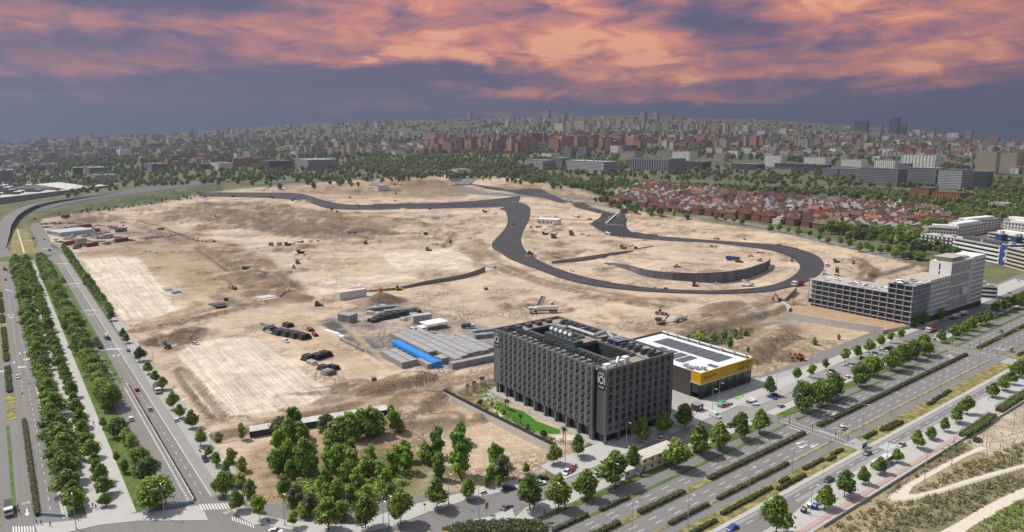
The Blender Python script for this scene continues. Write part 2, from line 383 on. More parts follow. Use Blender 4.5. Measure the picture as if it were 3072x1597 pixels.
def resample(p, n):
    p = [Vector(q) for q in p]; d = [0]
    for a, b in zip(p, p[1:]): d.append(d[-1] + (b - a).length)
    out = []
    for i in range(n):
        s = d[-1] * i / (n - 1); k = max(j for j in range(len(d)) if d[j] <= s + 1e-9); k = min(k, len(p) - 2)
        f = (s - d[k]) / max(d[k + 1] - d[k],1e-9)
        # Catmull-Rom through the points
        a = p[max(k - 1,0)]; b_, c_ = p[k], p[k + 1]; e = p[min(k + 2, len(p) - 1)]
        out.append(.5 * ((2 * b_) + (c_ - a) * f + (2 * a - 5 * b_ + 4 * c_ - e) * f * f + (3 * b_ - a - 3 * c_ + e) * f ** 3))
    return out
def ribbon(name, L, Rr, n, z, m, cross=4, drape=True):
    L = resample([(x, y, 0) for x, y in L], n); Rr = resample([(x, y, 0) for x, y in Rr], n); b = MB()
    P = np.array([[L[i].lerp(Rr[i], j / cross)[:2] for j in range(cross + 1)] for i in range(n)])
    Z = (T(P[..., 0], P[..., 1]) if drape else 0 * P[..., 0]) + z
    b.v = [(P[i, j, 0], P[i, j, 1], Z[i, j]) for i in range(n) for j in range(cross + 1)]
    w = cross + 1
    for i in range(n - 1):
        for j in range(cross):
            q = (i * w + j, i * w + j + 1,(i + 1) * w + j + 1,(i + 1) * w + j)
            a, c_, d = [Vector(b.v[k]) for k in q[:3]]
            b.f.append(q if (c_ - a).cross(d - a).z > 0 else q[::-1]); b.m.append(0)
    return struct(b.obj(name, m))
def along(pts, step, start=0.0):
    """points and headings every step metres along a polyline"""
    out = []; s = start; acc = 0
    for (x0, y0),(x1, y1) in zip(pts, pts[1:]):
        l = math.hypot(x1 - x0, y1 - y0)
        while s <= acc + l:
            f = (s - acc) / l; out.append((x0 + (x1 - x0) * f, y0 + (y1 - y0) * f, math.atan2(y1 - y0, x1 - x0))); s += step
        acc += l
    return out
def F_(t, pts): return [flat(t, x, y) for x, y in pts]

# ------------------------------------------------------------------ ground sheet, coloured by what lies on it
SAND = (.53,.415,.315); PALE = (.63,.54,.445); BROWN = (.22,.152,.1); DARK = (.135,.102,.08); CLAY = (.33,.155,.085)
GREY = (.24,.22,.205); GREYD = (.11,.105,.1); WHITE = (.6,.53,.44); SCRUB = (.135,.14,.075); DRY = (.30,.245,.125); GRASSC = (.075,.125,.03); CITY = (.13,.125,.105)
SITE = [(100,570),(110,552),(240,533),(400,515),(500,497),(600,487),(760,478),(900,468),(1050,461),(1180,458),(1300,466),(1450,486),(1620,534),(1800,563),(1950,584),
        (2100,612),(2240,650),(2330,676),(2290,700),(2060,765),(2000,795),(2240,835),(2230,850),(1960,962),(1900,945),(1690,1010),(1480,1115),(1400,1180),
        (1080,1270),(900,1345),(700,1345),(570,1215),(528,1100),(430,1005),(340,885),(265,765),(180,640),(130,610)]
# (outline in the 2576-wide picture, colour, feather, strength, furrow)
PATCHES = [
 ([(-200,480),(300,440),(900,420),(1400,430),(1800,480),(2300,560),(2700,640),(2800,600),(2800,330),(-200,340)], CITY, 10,.8,0),
 ([(1480,500),(1600,470),(2000,470),(2350,520),(2450,620),(2330,660),(2100,605),(1900,570),(1700,540)],(.12,.125,.075),8,.9,0),
 ([(2040,1345),(2270,1200),(2576,1060),(2900,950),(2900,1500),(2000,1500)],(.36,.295,.185),14,.95,0),
 ([(2200,1345),(2330,1270),(2600,1150),(2700,1345)], SCRUB, 14,.7,0),
 ([(2300,1070),(2576,1010),(2700,1060),(2500,1150),(2440,1120)],(.5,.43,.33),6,.9,0),
 ([(0,600),(60,560),(120,600),(110,640),(0,660)],(.21,.17,.09),6,.8,0),
 ([(60,560),(130,535),(330,500),(560,475),(560,492),(330,525),(150,550)],(.075,.095,.045),5,1,0),([(1300,425),(1700,440),(2300,480),(2700,470),(2700,350),(1500,350),(200,380),(0,440),(300,440)],(.085,.105,.06),8,.8,0),
 (SITE, SAND, 5,1,0),
 ([(380,640),(480,605),(620,610),(740,680),(780,740),(700,770),(560,770),(470,720)],(.27,.19,.125),9,.85,.1),
 ([(200,628),(420,608),(470,640),(380,690),(220,650)],(.38,.285,.19),8,.7,0),
 ([(210,652),(345,645),(455,784),(300,808),(250,735)], PALE, 3,1.4,1),
 ([(438,872),(560,850),(640,850),(838,988),(740,1030),(560,1048),(505,1010)], PALE, 3,1.4,1),
 ([(230,620),(500,605),(560,650),(640,720),(600,770),(470,770),(400,680),(330,640)],(.42,.32,.21),14,.6,.3),
 ([(760,650),(1000,625),(1200,628),(1225,680),(1000,712),(800,738)],(.50,.395,.285),12,.8,.2),
 ([(960,640),(1130,625),(1195,650),(1190,675),(1000,680)], PALE, 5,.9,.8),
 ([(790,705),(980,690),(1190,680),(1010,708),(810,740)],(.62,.52,.41),7,.9,.1),
 ([(390,545),(500,514),(660,512),(830,532),(930,556),(1010,590),(880,602),(700,592),(560,562)], BROWN, 7,1.15,.2),
 ([(640,562),(760,566),(890,576),(1010,588),(930,604),(810,603),(690,590)], DARK, 6,1.1,.2),
 ([(500,540),(640,528),(740,540),(690,556),(560,556)],(.2,.15,.11),8,.7,0),
 ([(690,482),(800,474),(950,468),(1100,466),(1190,475),(1160,503),(1000,503),(850,500)],(.33,.245,.16),9,.85,.3),
 ([(870,556),(960,548),(1060,556),(1000,575),(900,575)],(.3,.22,.14),6,.7,.2),
 ([(1010,480),(1090,470),(1160,480),(1180,500),(1040,502)],(.25,.19,.125),5,.8,.2),
 ([(1300,470),(1480,495),(1620,540),(1560,548),(1420,515),(1240,483)],(.27,.2,.135),5,.85,0),
 ([(1590,540),(1780,570),(2000,600),(2200,640),(2150,650),(1900,600),(1700,580),(1600,575)],(.56,.44,.29),6,.8,.3),
 ([(500,575),(620,590),(720,640),(760,700),(740,712),(690,665),(600,620)],(.5,.44,.37),6,.5,0),
 ([(340,545),(440,540),(470,600),(380,620),(320,590)],(.3,.23,.165),10,.6,0),
 ([(115,560),(200,548),(330,575),(480,600),(440,625),(230,628),(180,625)],(.36,.29,.22),8,.8,0),
 ([(640,735),(740,725),(770,760),(690,765)],(.27,.17,.11),5,.8,0),
 ([(530,620),(580,615),(650,660),(670,700),(620,690)], BROWN, 5,.7,0),
 ([(590,690),(640,680),(650,715),(600,730)], BROWN, 5,.7,0),([(600,655),(680,650),(690,672),(620,676)], BROWN, 4,.8,0),
 ([(375,850),(475,828),(480,865),(450,890),(405,890)], BROWN, 5,.8,0),([(393,848),(440,846),(450,868),(410,874)], WHITE, 2,1,0),
 ([(480,770),(640,735),(650,745),(380,830),(330,825)],(.27,.19,.125),4,.7,.2),
 ([(800,812),(880,775),(1000,765),(1160,800),(1245,830),(1240,915),(1110,928),(960,905)], GREY, 6,.95,0),
 ([(810,818),(838,806),(985,890),(960,912)], GREYD, 3,.85,.5),([(900,775),(940,745),(980,742),(1015,768),(960,780)],(.13,.12,.115),4,.9,0),
 ([(610,815),(760,790),(830,850),(960,920),(940,960),(800,900),(700,850)],(.42,.315,.2),10,.6,.2),
 ([(560,1080),(800,1020),(980,975),(1240,925),(1240,950),(1060,985),(1000,1020),(650,1075)],(.29,.205,.13),8,.85,.3),
 ([(880,985),(1000,955),(1030,975),(900,1010)], CLAY, 4,.55,0),([(560,1085),(720,1050),(900,1015),(900,1022),(640,1078)], CLAY, 3,.75,0),
 ([(630,1125),(900,1060),(1080,1100),(1060,1230),(900,1330),(720,1330),(600,1210)],(.36,.25,.155),12,.8,0),
 ([(700,1180),(900,1100),(1050,1130),(1000,1260),(800,1300)],(.21,.15,.095),14,.75,0),([(650,1200),(760,1140),(1000,1130),(1180,1190),(1060,1250),(860,1300),(720,1290)],(.15,.16,.07),10,.7,0),
 ([(1040,1060),(1130,1020),(1380,1140),(1300,1190),(1130,1150)],(.5,.39,.27),8,.7,.1),([(1040,1010),(1120,1000),(1170,1060),(1080,1080)],(.4,.3,.2),6,.6,.2),
 ([(1240,640),(1290,668),(1400,712),(1600,745),(1780,757),(1780,764),(1590,752),(1380,722),(1270,680),(1225,648)],(.26,.195,.125),4,.85,0),
 ([(1150,615),(1215,600),(1235,640),(1200,665),(1165,640)],(.29,.21,.135),4,.8,0),([(1370,640),(1480,630),(1440,648),(1380,652)],(.2,.145,.1),2,.85,0),
 ([(1560,830),(1760,800),(1950,740),(2060,700),(2065,715),(1960,765),(1800,810),(1650,850)],(.3,.2,.135),5,.7,.6),
 ([(1770,775),(1850,760),(1940,770),(1880,790)],(.24,.19,.13),4,.75,0),([(1700,835),(1850,800),(2000,775),(2010,800),(1880,850),(1760,860)],(.19,.16,.1),8,.7,0),
 ([(1860,905),(1990,800),(2230,850),(1965,962)],(.43,.32,.2),5,.7,0),([(1880,870),(1960,840),(1990,880),(1900,920)],(.28,.2,.125),8,.7,0),([(1925,888),(1985,878),(2010,900),(1960,910)], DARK, 4,.7,0),
 ([(2130,640),(2190,655),(2200,690),(2150,720),(2120,715),(2165,690),(2155,660)],(.3,.2,.125),3,.8,0),
]
for _x, _y, _w in [(820,758,26),(1245,752,10),(620,780,12),(1005,946,14),(925,905,12),(918,850,10),(830,905,12),(1060,870,12),(885,815,10),(1300,790,8),(560,700,12),(480,655,14),(545,640,18),
                   (1340,755,20),(1580,755,60),(1830,795,10),(1110,740,20),(440,615,20),(330,610,24),(300,560,18),(560,590,16),(1890,655,10),(1700,600,16),(1570,670,10),(640,1060,20),(500,1020,16),(415,930,10)]:
    PATCHES.append(([(_x - _w, _y + 1),(_x - _w * .3, _y - _w * .22),(_x + _w, _y - 2),(_x + _w * .5, _y + _w * .22)], CLAY, 3,.6,0))
_r = random.Random(21)
for _ in range(110):                                      # scattered dug-over soil, clay and gravel
    _x, _y, _c = _r.choice([(_r.uniform(360,1200), _r.uniform(515,605),0),(_r.uniform(420,780), _r.uniform(608,770),0),(_r.uniform(300,620), _r.uniform(560,640),1),(_r.uniform(560,1200), _r.uniform(985,1060),0),(_r.uniform(1250,2000), _r.uniform(750,850),1),(_r.uniform(900,1240), _r.uniform(465,500),0),(_r.uniform(1330,2000), _r.uniform(545,730),2)])
    _w = _r.uniform(10,46) * (.5 + (_y - 450) / 400); PATCHES.append(([(_x + _w * _r.uniform(.6,1) * math.cos(q), _y + _w * .26 * _r.uniform(.5,1) * math.sin(q)) for q in np.arange(0,6.2,.9)], _r.choice([[BROWN, DARK, (.26,.19,.13),(.3,.16,.1)],[BROWN, (.3,.16,.1),(.34,.31,.28)],[(.33,.25,.17),(.56,.45,.33)]][_c]),3.5, _r.uniform(.5,.95),0))
# wheel-worn haul roads: polyline, half width in pixels, colour, strength
HAUL = [([(560,582),(620,615),(690,648),(735,672),(770,705),(790,745),(810,775)],11,(.52,.44,.35),.8),
        ([(810,775),(740,790),(640,800),(520,800),(420,840)],9,(.5,.39,.27),.6),([(810,775),(850,800),(900,850),(960,900),(1020,960),(1080,990)],9,(.52,.41,.28),.7),
        ([(330,825),(430,805),(560,775),(640,742)],3, BROWN, .7),([(340,835),(440,815),(600,778)],2, DARK, .6),
        ([(420,920),(470,980),(540,1050),(600,1075)],7,(.40,.30,.195),.7),([(455,925),(520,1000),(560,1048)],3, BROWN, .5),
        ([(600,1075),(760,1050),(900,1000),(1050,960),(1240,935)],6,(.5,.39,.25),.6),([(1000,1060),(1060,1010),(1090,990),(1180,965)],8,(.42,.31,.2),.6),
        ([(1240,790),(1500,790),(1760,760),(1950,715),(2060,690)],9,(.52,.41,.28),.6),([(1040,760),(1150,730),(1250,700)],8,(.54,.43,.29),.6),
        ([(1150,610),(1000,600),(870,590),(760,600),(700,610)],4,(.5,.4,.28),.6),([(500,560),(580,545),(660,530),(720,505)],3,(.5,.4,.28),.6),
        ([(900,500),(930,485),(920,470)],3,(.52,.41,.28),.8),([(720,500),(760,482),(860,472),(930,478),(960,500)],3,(.52,.41,.28),.7),
        ([(400,560),(440,580),(480,600),(560,620)],3,(.5,.4,.28),.7),([(1130,505),(1000,506),(900,508),(840,520)],4,(.58,.46,.31),.8),([(1320,508),(1420,520),(1480,540)],6,(.58,.46,.31),.8),
        ([(1450,590),(1500,570),(1530,555)],8,(.54,.43,.3),.8),([(1340,655),(1520,640),(1650,622)],5,(.54,.43,.3),.8),
        ([(1500,700),(1650,730),(1850,735),(1960,700),(2000,660)],8,(.53,.42,.29),.7),([(830,740),(1000,722),(1200,695),(1320,690)],5,(.55,.44,.3),.7),
        ([(1950,870),(2050,850),(2200,855)],7,(.56,.46,.34),.8),([(2000,840),(2100,900),(1990,930)],6,(.5,.4,.28),.6),([(250,590),(340,600),(480,596)],3,(.46,.39,.31),.7)]
rr = np.random.RandomState(3)
for _ in range(150):                                      # random wheel tracks over the bare soil
    cx_, cy_ = rr.uniform(300,2150), rr.uniform(500,1080); dx_ = rr.uniform(30,140) * (.4 + (cy_ - 450) / 600); dy_ = rr.uniform(-.25,.3) * dx_
    HAUL.append(([(cx_, cy_),(cx_ + dx_ * .5, cy_ + dy_ * .5 + rr.uniform(-6,6)),(cx_ + dx_, cy_ + dy_)], rr.uniform(.8,1.8), BROWN if rr.rand() < .55 else PALE, rr.uniform(.2,.5)))
K = 1.19255
def build_ground():
    sx = np.concatenate([np.arange(-1500,-40,60.0), np.arange(-40,3120,6.5), np.arange(3140,4600,60.0)])
    az = np.arctan((sx - CX) / 2108.0)
    az = np.concatenate([np.linspace(-math.pi, az[0] - .02,24), az, np.linspace(az[-1] + .02, math.pi, 24)])
    sy = np.arange(1750,560,-4.0); dn = np.arctan((sy - CY) / F) + PITCH; r1 = CAMH / np.tan(dn)
    rad = np.concatenate([[1,40,80], r1[r1 > 95], np.geomspace(r1[-1] * 1.006,6600,150), np.linspace(6700,8100,8)])
    A, Q = np.meshgrid(az, rad); X = Q * np.sin(A); Y = Q * np.cos(A)
    Z = T(X, Y); Z = np.where(Q > 6700, Z - (Q - 6700) * .02, Z)
    n, m = X.shape
    f = Y * cP - (Z - CAMH) * sP; ok = f > 20
    f = np.where(ok, f, 1e9); PX = (CX + F * X / f) / K; PY = (CY - F * (Y * sP + (Z - CAMH) * cP) / f) / K
    flatf = Y * cP + CAMH * sP; FX = np.where(ok, (CX + F * X / np.where(ok, flatf, 1)) / K, 0); FY = np.where(ok, (CY - F * (Y * sP - CAMH * cP) / np.where(ok, flatf, 1)) / K, 0)
    wob = np.clip((FY - 380) / 500,.15,1.4)
    qx = FX + (fbm(X, Y, 22,4,1) - .5) * 20 * wob; qy = FY + (fbm(X, Y, 22,4,2) - .5) * 9 * wob
    n1 = fbm(X, Y, 60,5,31); n2 = fbm(X, Y, 9,4,41)
    C = np.empty((n, m, 3)); C[:] = SCRUB
    C = C * (.75 + .5 * n1)[..., None] + np.array([.06,.04,.01]) * np.clip((n2 - .5) * 3,0,1)[..., None]
    fur = np.zeros((n, m)); site = np.zeros((n, m))
    def blend(mask, col, k):
        w = np.clip(mask * k, 0,1)[..., None]; C[:] = C * (1 - w) + np.array(col) * w
    for i, (poly, col, fe, k, fu) in enumerate(PATCHES):
        xs = [p[0] for p in poly]; ys = [p[1] for p in poly]; e = fe * 3
        bb = (qx > min(xs) - e) & (qx < max(xs) + e) & (qy > min(ys) - e) & (qy < max(ys) + e)
        if not bb.any(): continue
        use = (FX, FY) if poly is SITE or fe <= 3 else (qx, qy)
        ax, ay = use[0][bb], use[1][bb]; ins = inpoly(ax, ay, poly); d = np.full(ax.shape, 1e9)
        for a, b_ in zip(poly, poly[1:] + poly[:1]):
            ex, ey = b_[0] - a[0],(b_[1] - a[1]) * 2; l2 = ex * ex + ey * ey + 1e-9; wx, wy = ax - a[0],(ay - a[1]) * 2
            t = np.clip((wx * ex + wy * ey) / l2,0,1); d = np.minimum(d, np.hypot(wx - t * ex, wy - t * ey))
        mk = np.clip(np.where(ins, .5 + d / (2 * fe),.5 - d / (2 * fe)),0,1); M = np.zeros((n, m)); M[bb] = mk
        blend(M * (1 if poly is SITE else (np.clip(.35 + 1.3 * n2,0,1.1) if max(col) > .32 else np.clip((n2 - .28) * 4,.15,1.15))), col, k)
        if fu: fur[:] = np.maximum(fur, M * fu)
        if poly is SITE: site[:] = M; C[:] = C * (1 + site[..., None] * ((n1 - .5) * .5)[..., None])
    for pts, w, col, k in HAUL:
        xs = [p[0] for p in pts]; ys = [p[1] for p in pts]; e = w * 3
        bb = (qx > min(xs) - e) & (qx < max(xs) + e) & (qy > min(ys) - e) & (qy < max(ys) + e) & (site > .5)
        if not bb.any(): continue
        ax, ay = FX[bb] * .6 + qx[bb] * .4, FY[bb] * .6 + qy[bb] * .4; d = np.full(ax.shape, 1e9)
        for a, b_ in zip(pts, pts[1:]):
            ex, ey = b_[0] - a[0],(b_[1] - a[1]) * 2; l2 = ex * ex + ey * ey + 1e-9; wx, wy = ax - a[0],(ay - a[1]) * 2
            t = np.clip((wx * ex + wy * ey) / l2,0,1); d = np.minimum(d, np.hypot(wx - t * ex, wy - t * ey))
        M = np.zeros((n, m)); M[bb] = np.clip(1.5 - d / w, 0,1); blend(M * (.5 + .8 * n2), col, k)
    # freshly turned soil on banks and in cuts is darker than the wheel-packed flats
    gy_, gx_ = np.gradient(Z); slope = np.hypot(gx_ / np.maximum(np.gradient(A, axis=1) * Q, .5), gy_ / np.maximum(np.gradient(Q, axis=0),.5)); turned = np.clip((slope - .06) * 7,0,1) * site * (Q < 2000)
    blend(turned * (.35 + 1.1 * n2),(.19,.138,.095),.85)
    C *= (1 + site * (n2 - .5) * .5)[..., None]
    me = bpy.data.meshes.new('ground'); idx = np.arange(n * m).reshape(n, m)
    fc = np.stack([idx[:-1, :-1], idx[:-1,1:], idx[1:, 1:], idx[1:, :-1]],-1).reshape(-1,4)
    me.vertices.add(n * m); me.vertices.foreach_set('co', np.stack([X, Y, Z],-1).astype(np.float32).ravel())
    me.loops.add(fc.size); me.loops.foreach_set('vertex_index', fc.ravel().astype(np.int32))
    me.polygons.add(len(fc)); me.polygons.foreach_set('loop_start', np.arange(0, fc.size, 4, dtype=np.int32)); me.polygons.foreach_set('loop_total', np.full(len(fc),4, np.int32))
    me.update(calc_edges=True); me.polygons.foreach_set('use_smooth', [True] * len(fc))
    ca = me.color_attributes.new('Col', 'FLOAT_COLOR', 'POINT')
    ca.data.foreach_set('color', np.concatenate([np.clip(C, .01,.9), np.ones((n, m, 1))],-1).astype(np.float32).ravel())
    fa = me.attributes.new('furrow', 'FLOAT', 'POINT'); fa.data.foreach_set('value', fur.astype(np.float32).ravel())
    sa = me.attributes.new('site', 'FLOAT', 'POINT'); sa.data.foreach_set('value', site.astype(np.float32).ravel())
    mt = bpy.data.materials.new('ground'); mt.use_nodes = True; t = NT(mt.node_tree); b = t.n['Principled BSDF']
    b.inputs['Roughness'].default_value = .95; b.inputs['Specular IOR Level'].default_value = .1
    col = t.new('ShaderNodeVertexColor', layer_name='Col').outputs[0]
    fu = t.new('ShaderNodeAttribute', attribute_name='furrow').outputs['Fac']; si = t.new('ShaderNodeAttribute', attribute_name='site').outputs['Fac']
    pos = t.new('ShaderNodeNewGeometry').outputs['Position']
    g1 = t.noise(pos, .9,5,.65); g2 = t.noise(pos, .16,4,.6)
    def axes(ang):                                        # distances along and across a direction on the ground
        o = []
        for v in ((math.cos(ang), math.sin(ang),0),(-math.sin(ang), math.cos(ang),0)):
            d = t.new('ShaderNodeVectorMath', operation='DOT_PRODUCT'); t.l.new(pos, d.inputs[0]); d.inputs[1].default_value = v; o.append(d.outputs['Value'])
        return o
    def lines(ang, across, along_, z, dist=.3):           # noise drawn out along one direction
        p, q = axes(ang); return t.noise(t.comb(t.math('MULTIPLY', p, along_), t.math('MULTIPLY', q, across), z),1.0,4,.6, dist)
    ridge = lambda n, w: t.maprange(t.math('ABSOLUTE', t.math('SUBTRACT', n, .5)), w, 0.0)
    g3 = lines(UA + math.pi / 2,.5,.012,1.0)           # long scraper passes along the avenue's direction
    g4 = lines(R(12),.45,.03,5.0,.8)                  # wheel ruts across the haul areas
    lanes = t.math('MULTIPLY', ridge(lines(UA + math.pi / 2,.085,.0035,9.0,.1),.03), t.maprange(g3,.35,.6))
    def ruts(ang, z): return t.math('MULTIPLY', ridge(lines(R(ang),.06,.012, z, 1.2),.022), t.maprange(t.noise(pos, .02,3,.6),.44,.58))
    rt = t.math('MULTIPLY', t.math('MAXIMUM', ruts(15,10.0), t.math('MAXIMUM', ruts(100,35.0), t.math('MAXIMUM', ruts(60,60.0), ruts(-30,80.0)))), t.math('SUBTRACT', 1.0, t.math('MULTIPLY', fu, .8)))
    blot = t.maprange(t.noise(pos, .035,6,.68,.8),.50,.60); blot2 = t.maprange(t.noise(pos, .11,6,.7,.4),.54,.62)
    k0 = t.math('SUBTRACT', 1.0, t.math('MULTIPLY', si, t.math('ADD', t.math('MULTIPLY', rt, .36), t.math('ADD', t.math('MULTIPLY', blot, .05), t.math('MULTIPLY', blot2,.12)))))
    k0 = t.math('SUBTRACT', k0, t.math('MULTIPLY', t.math('MULTIPLY', lanes, fu),.34)); k = t.math('ADD', k0, t.math('MULTIPLY', t.math('SUBTRACT', g1,.5),.6)); k = t.math('ADD', k, t.math('MULTIPLY', t.math('SUBTRACT', g2,.5),.35))
    k = t.math('ADD', k, t.math('MULTIPLY', t.math('MULTIPLY', t.math('SUBTRACT', g3,.5),1.0), fu))
    k = t.math('ADD', k, t.math('MULTIPLY', t.math('MULTIPLY', t.math('SUBTRACT', g4,.5),.55), t.math('MULTIPLY', si, t.math('SUBTRACT', 1.0, fu))))
    t.l.new(t.mix(1.0, col, t.comb(k, k, k), 'MULTIPLY'), b.inputs['Base Color'])
    hb = t.math('ADD', t.math('SUBTRACT', t.math('MULTIPLY', g1,.35), t.math('MULTIPLY', rt, .25)), t.math('MULTIPLY', t.math('ADD', g4, g3), t.math('MULTIPLY', si, .3)))
    bp = t.new('ShaderNodeBump'); bp.inputs['Strength'].default_value = 1.0; bp.inputs['Distance'].default_value = 2.2
    t.l.new(hb, bp.inputs['Height']); t.l.new(bp.outputs[0], b.inputs['Normal'])
    me.materials.append(mt); struct(ob('ground', me))
build_ground()

# ------------------------------------------------------------------ surface materials
ASPH = mat('asphalt', (.185,.176,.17),.9,.16,.25, space='World', spec=.2, streak=(1,1,1))
ASPH_U = mat('boulevard_asphalt', (.18,.172,.167),.9,.2,.8, space='World', axis=UA); ASPH_V = mat('avenue_asphalt', (.18,.172,.167),.9,.2,.8, space='World', axis=UA + math.pi / 2)
ASPH_D = mat('asphalt_dark', (.12,.116,.115),.9,.16,.25, space='World')
TRACK = mat('track_asphalt', (.047,.047,.05),.85,.5,.09, space='World', spec=.25)
TRACK2 = mat('fresh_track_asphalt', (.03,.03,.033),.8,.25,.12, space='World', spec=.25)
PAVE = mat('paving', (.40,.39,.375),.9,.12,.3, space='World', bump=.1)
PAVE2 = mat('concrete_paving', (.33,.32,.305),.9,.14,.3, space='World')
KERB = mat('kerb_stone', (.42,.41,.39),.9,.1,1.0, space='World')
GRASS = mat('grass', (.07,.125,.025),.95,.5,.25, space='World', bump=.5, col2=(.10,.135,.035))
GRASSD = mat('dry_grass', (.15,.145,.045),.95,.5,.3, space='World', bump=.5, col2=(.26,.21,.09))
PAINT = mat('road_paint', (.62,.61,.59),.8,.2,2.0, space='World')
CYCLE = mat('cycle_path', (.40,.29,.25),.9,.12,.4, space='World')
CONC = mat('concrete', (.42,.41,.39),.9,.16,.35, space='Object', bump=.15)
CONCD = mat('dark_concrete', (.2,.195,.19),.9,.2,.35, space='Object')
PATHM = mat('gravel_path', (.55,.49,.41),.95,.14,.4, space='World')

# ------------------------------------------------------------------ race track
def TK(name, left, right, n, z=.5, m=TRACK, cross=4): return ribbon(name, [flat(*p) for p in left],[flat(*p) for p in right], n, z, m, cross)
P_ = lambda t, *p: [(t, x, y) for x, y in p]
TK('race_track', P_('D', (500,501),(600,502),(700,505),(770,511),(815,523),(870,528),(950,528),(1060,526),(1200,523),(1300,520)),
   P_('D', (500,493),(600,493),(700,494),(770,498),(815,508),(870,516),(950,517),(1060,514),(1200,508),(1310,499)),90)
struct(TK('runoff_area', P_('b1', (1060,84),(1500,80),(2000,76),(2450,66)), P_('b1', (1190,47),(1500,46),(2000,44),(2450,42)),40,.55, TRACK2))
TK('race_track', P_('b1', (2440,95),(2500,115),(2528,200),(2500,290),(2410,390),(2368,450),(2400,510),(2571,606)) + P_('b2', (250,700),(500,792),(800,862),(1200,912),(1600,937),(2000,947),(2300,942),(2571,925)) + P_('b3', (150,895),(330,850),(470,780),(545,710),(560,645),(500,570),(350,510),(150,462),(-250,430),(-600,405),(-900,385),(-1150,360),(-1330,325)),
   P_('b2', (30,40),(170,70),(172,190),(115,310),(90,400),(120,490),(200,570),(350,650),(520,715),(800,800),(1100,860),(1400,892),(1800,914),(2100,914),(2400,893),(2571,868)) + P_('b3', (100,842),(190,805),(265,760),(318,695),(308,645),(245,590),(150,545),(0,505),(-250,470),(-600,430),(-950,415),(-1300,390),(-1550,362)),230,.6, TRACK, 6)
TK('race_track', P_('b2', (780,245),(870,300),(1000,362),(1250,380)), P_('b2', (1150,190),(1150,270),(1200,325),(1300,345)),30,.65, TRACK2)
TK('race_track', P_('a2', (-40,962),(150,985),(330,1005),(480,1040),(650,1085),(800,1120),(900,1165),(830,1215),(780,1250)), P_('a2', (-40,945),(200,958),(380,975),(540,1025),(720,1070),(900,1110),(1060,1165),(1150,1190),(1150,1220)),60,.58)
TK('race_track', P_('a1', (1930,860),(1980,895),(2100,918),(2300,940),(2540,962)), P_('a1', (2090,850),(2080,885),(2180,905),(2380,925),(2600,948)),40,.58)
for a, b_ in (((940,240),(1060,165)),((940,250),(1120,262))):     # pale concrete kerbs where the tracks meet
    (x0, y0),(x1, y1) = flat('b2', *a), flat('b2', *b_)
    d = Vector((x1 - x0, y1 - y0)).normalized() * 1.3
    sheet('track_kerb', [(x0 - d.y, y0 + d.x),(x0 + d.y, y0 - d.x),(x1 + d.y, y1 - d.x),(x1 - d.y, y1 + d.x)],.9, KERB, True)

# ------------------------------------------------------------------ streets
def arect(a0, a1, v0, v1, n=2): return [AV(a0, v) for v in np.linspace(v0, v1, n)] + [AV(a1, v) for v in np.linspace(v1, v0, n)]
def brect(u0, u1, b0, b1): return [BV(u0, b0), BV(u1, b0), BV(u1, b1), BV(u0, b1)]
sheet('road', arect(-40,50.5,222,905),.03, ASPH_V)                                   # avenue
sheet('road', [BV(95,110), BV(800,110), BV(800,193), BV(185,193), BV(150,178), BV(95,178)],.034, ASPH_U)   # boulevard
sheet('road', [uv(-40,120), uv(200,120), uv(140,176), uv(52,224), uv(49,300), uv(-40,300)],.026, ASPH)    # junction
sheet('road', [AV(24,868), AV(42,868), uv(38,1000), uv(37,1150), uv(40,1270), uv(30,1270), uv(23,1150), uv(26,1000)],.05, ASPH)
sheet('road', [uv(-14,880), uv(-4,882), uv(-4,1010), uv(-2,1150), uv(-16,1150), uv(-18,1010)],.046, ASPH)
# avenue strips
slab('verge', arect(-40,-12.1,256,812,2), GRASSD); slab('verge', arect(-9.0,-7.9,262,350), GRASS)
for v0, v1 in ((356,372),(376,395),(455,520),(525,580),(585,650),(655,730),(735,800)): slab('verge', arect(-8.7,-4.9, v0, v1), GRASSD)
slab('pavement', arect(3.7,5.3,249,400), PAVE); slab('verge', arect(5.3,10.2,249,826,3), GRASS)
slab('promenade', arect(10.2,23.4,240,826,3), PAVE); slab('verge', arect(23.4,31.1,240,560,3), GRASS); slab('verge', arect(23.4,31.1,566,826), GRASS)
slab('verge', [AV(37.2,380), AV(38.6,380), AV(39.6,446), AV(36.5,446)], GRASS)
for v0, v1 in ((452,478),(482,556),(568,672),(682,792)): slab('verge', arect(36.0,39.6, v0, v1), GRASSD if v0 == 452 else GRASS)
slab('pavement', [AV(49.4,232), AV(49.6,380), AV(51.6,520), AV(53.5,700), AV(54.5,905), AV(62,905), AV(58.5,700), AV(57.2,520), AV(57,380), AV(57.5,300), AV(57,226), AV(50,226)], PAVE2)
sheet('parking_lane', [AV(45.9,236), AV(45.9,860), AV(50.5,860), AV(49.4,236)],.036, mat('worn_concrete', (.25,.24,.23),.9,.14,.3, space='World'))
slab('pavement', F_('d0', [(350,1254),(690,1222),(880,1196),(1380,1142),(1650,1116),(1990,1066),(2060,1132),(2095,1215),(1400,1220),(1000,1262),(640,1345),(380,1345)]), PAVE)
slab('pavement', F_('d0', [(2300,1060),(2420,1050),(2600,1180),(2640,1250),(2560,1260),(2460,1210),(2350,1130)]), PAVE)
slab('pavement', F_('d1', [(-10,1150),(300,1212),(560,1238),(800,1262),(1000,1250),(1250,1155),(1560,1060),(1700,1030),(2100,930),(2640,795),(2640,890),(2120,1010),(1690,1150),(1400,1270),(1050,1345),(700,1380),(400,1320),(0,1245)]), PAVE)
slab('roundabout', [uv(8 + 25 * math.cos(w),861 + 20 * math.sin(w)) for w in np.linspace(0,2 * math.pi, 40)[:-1]], GRASS, .3)
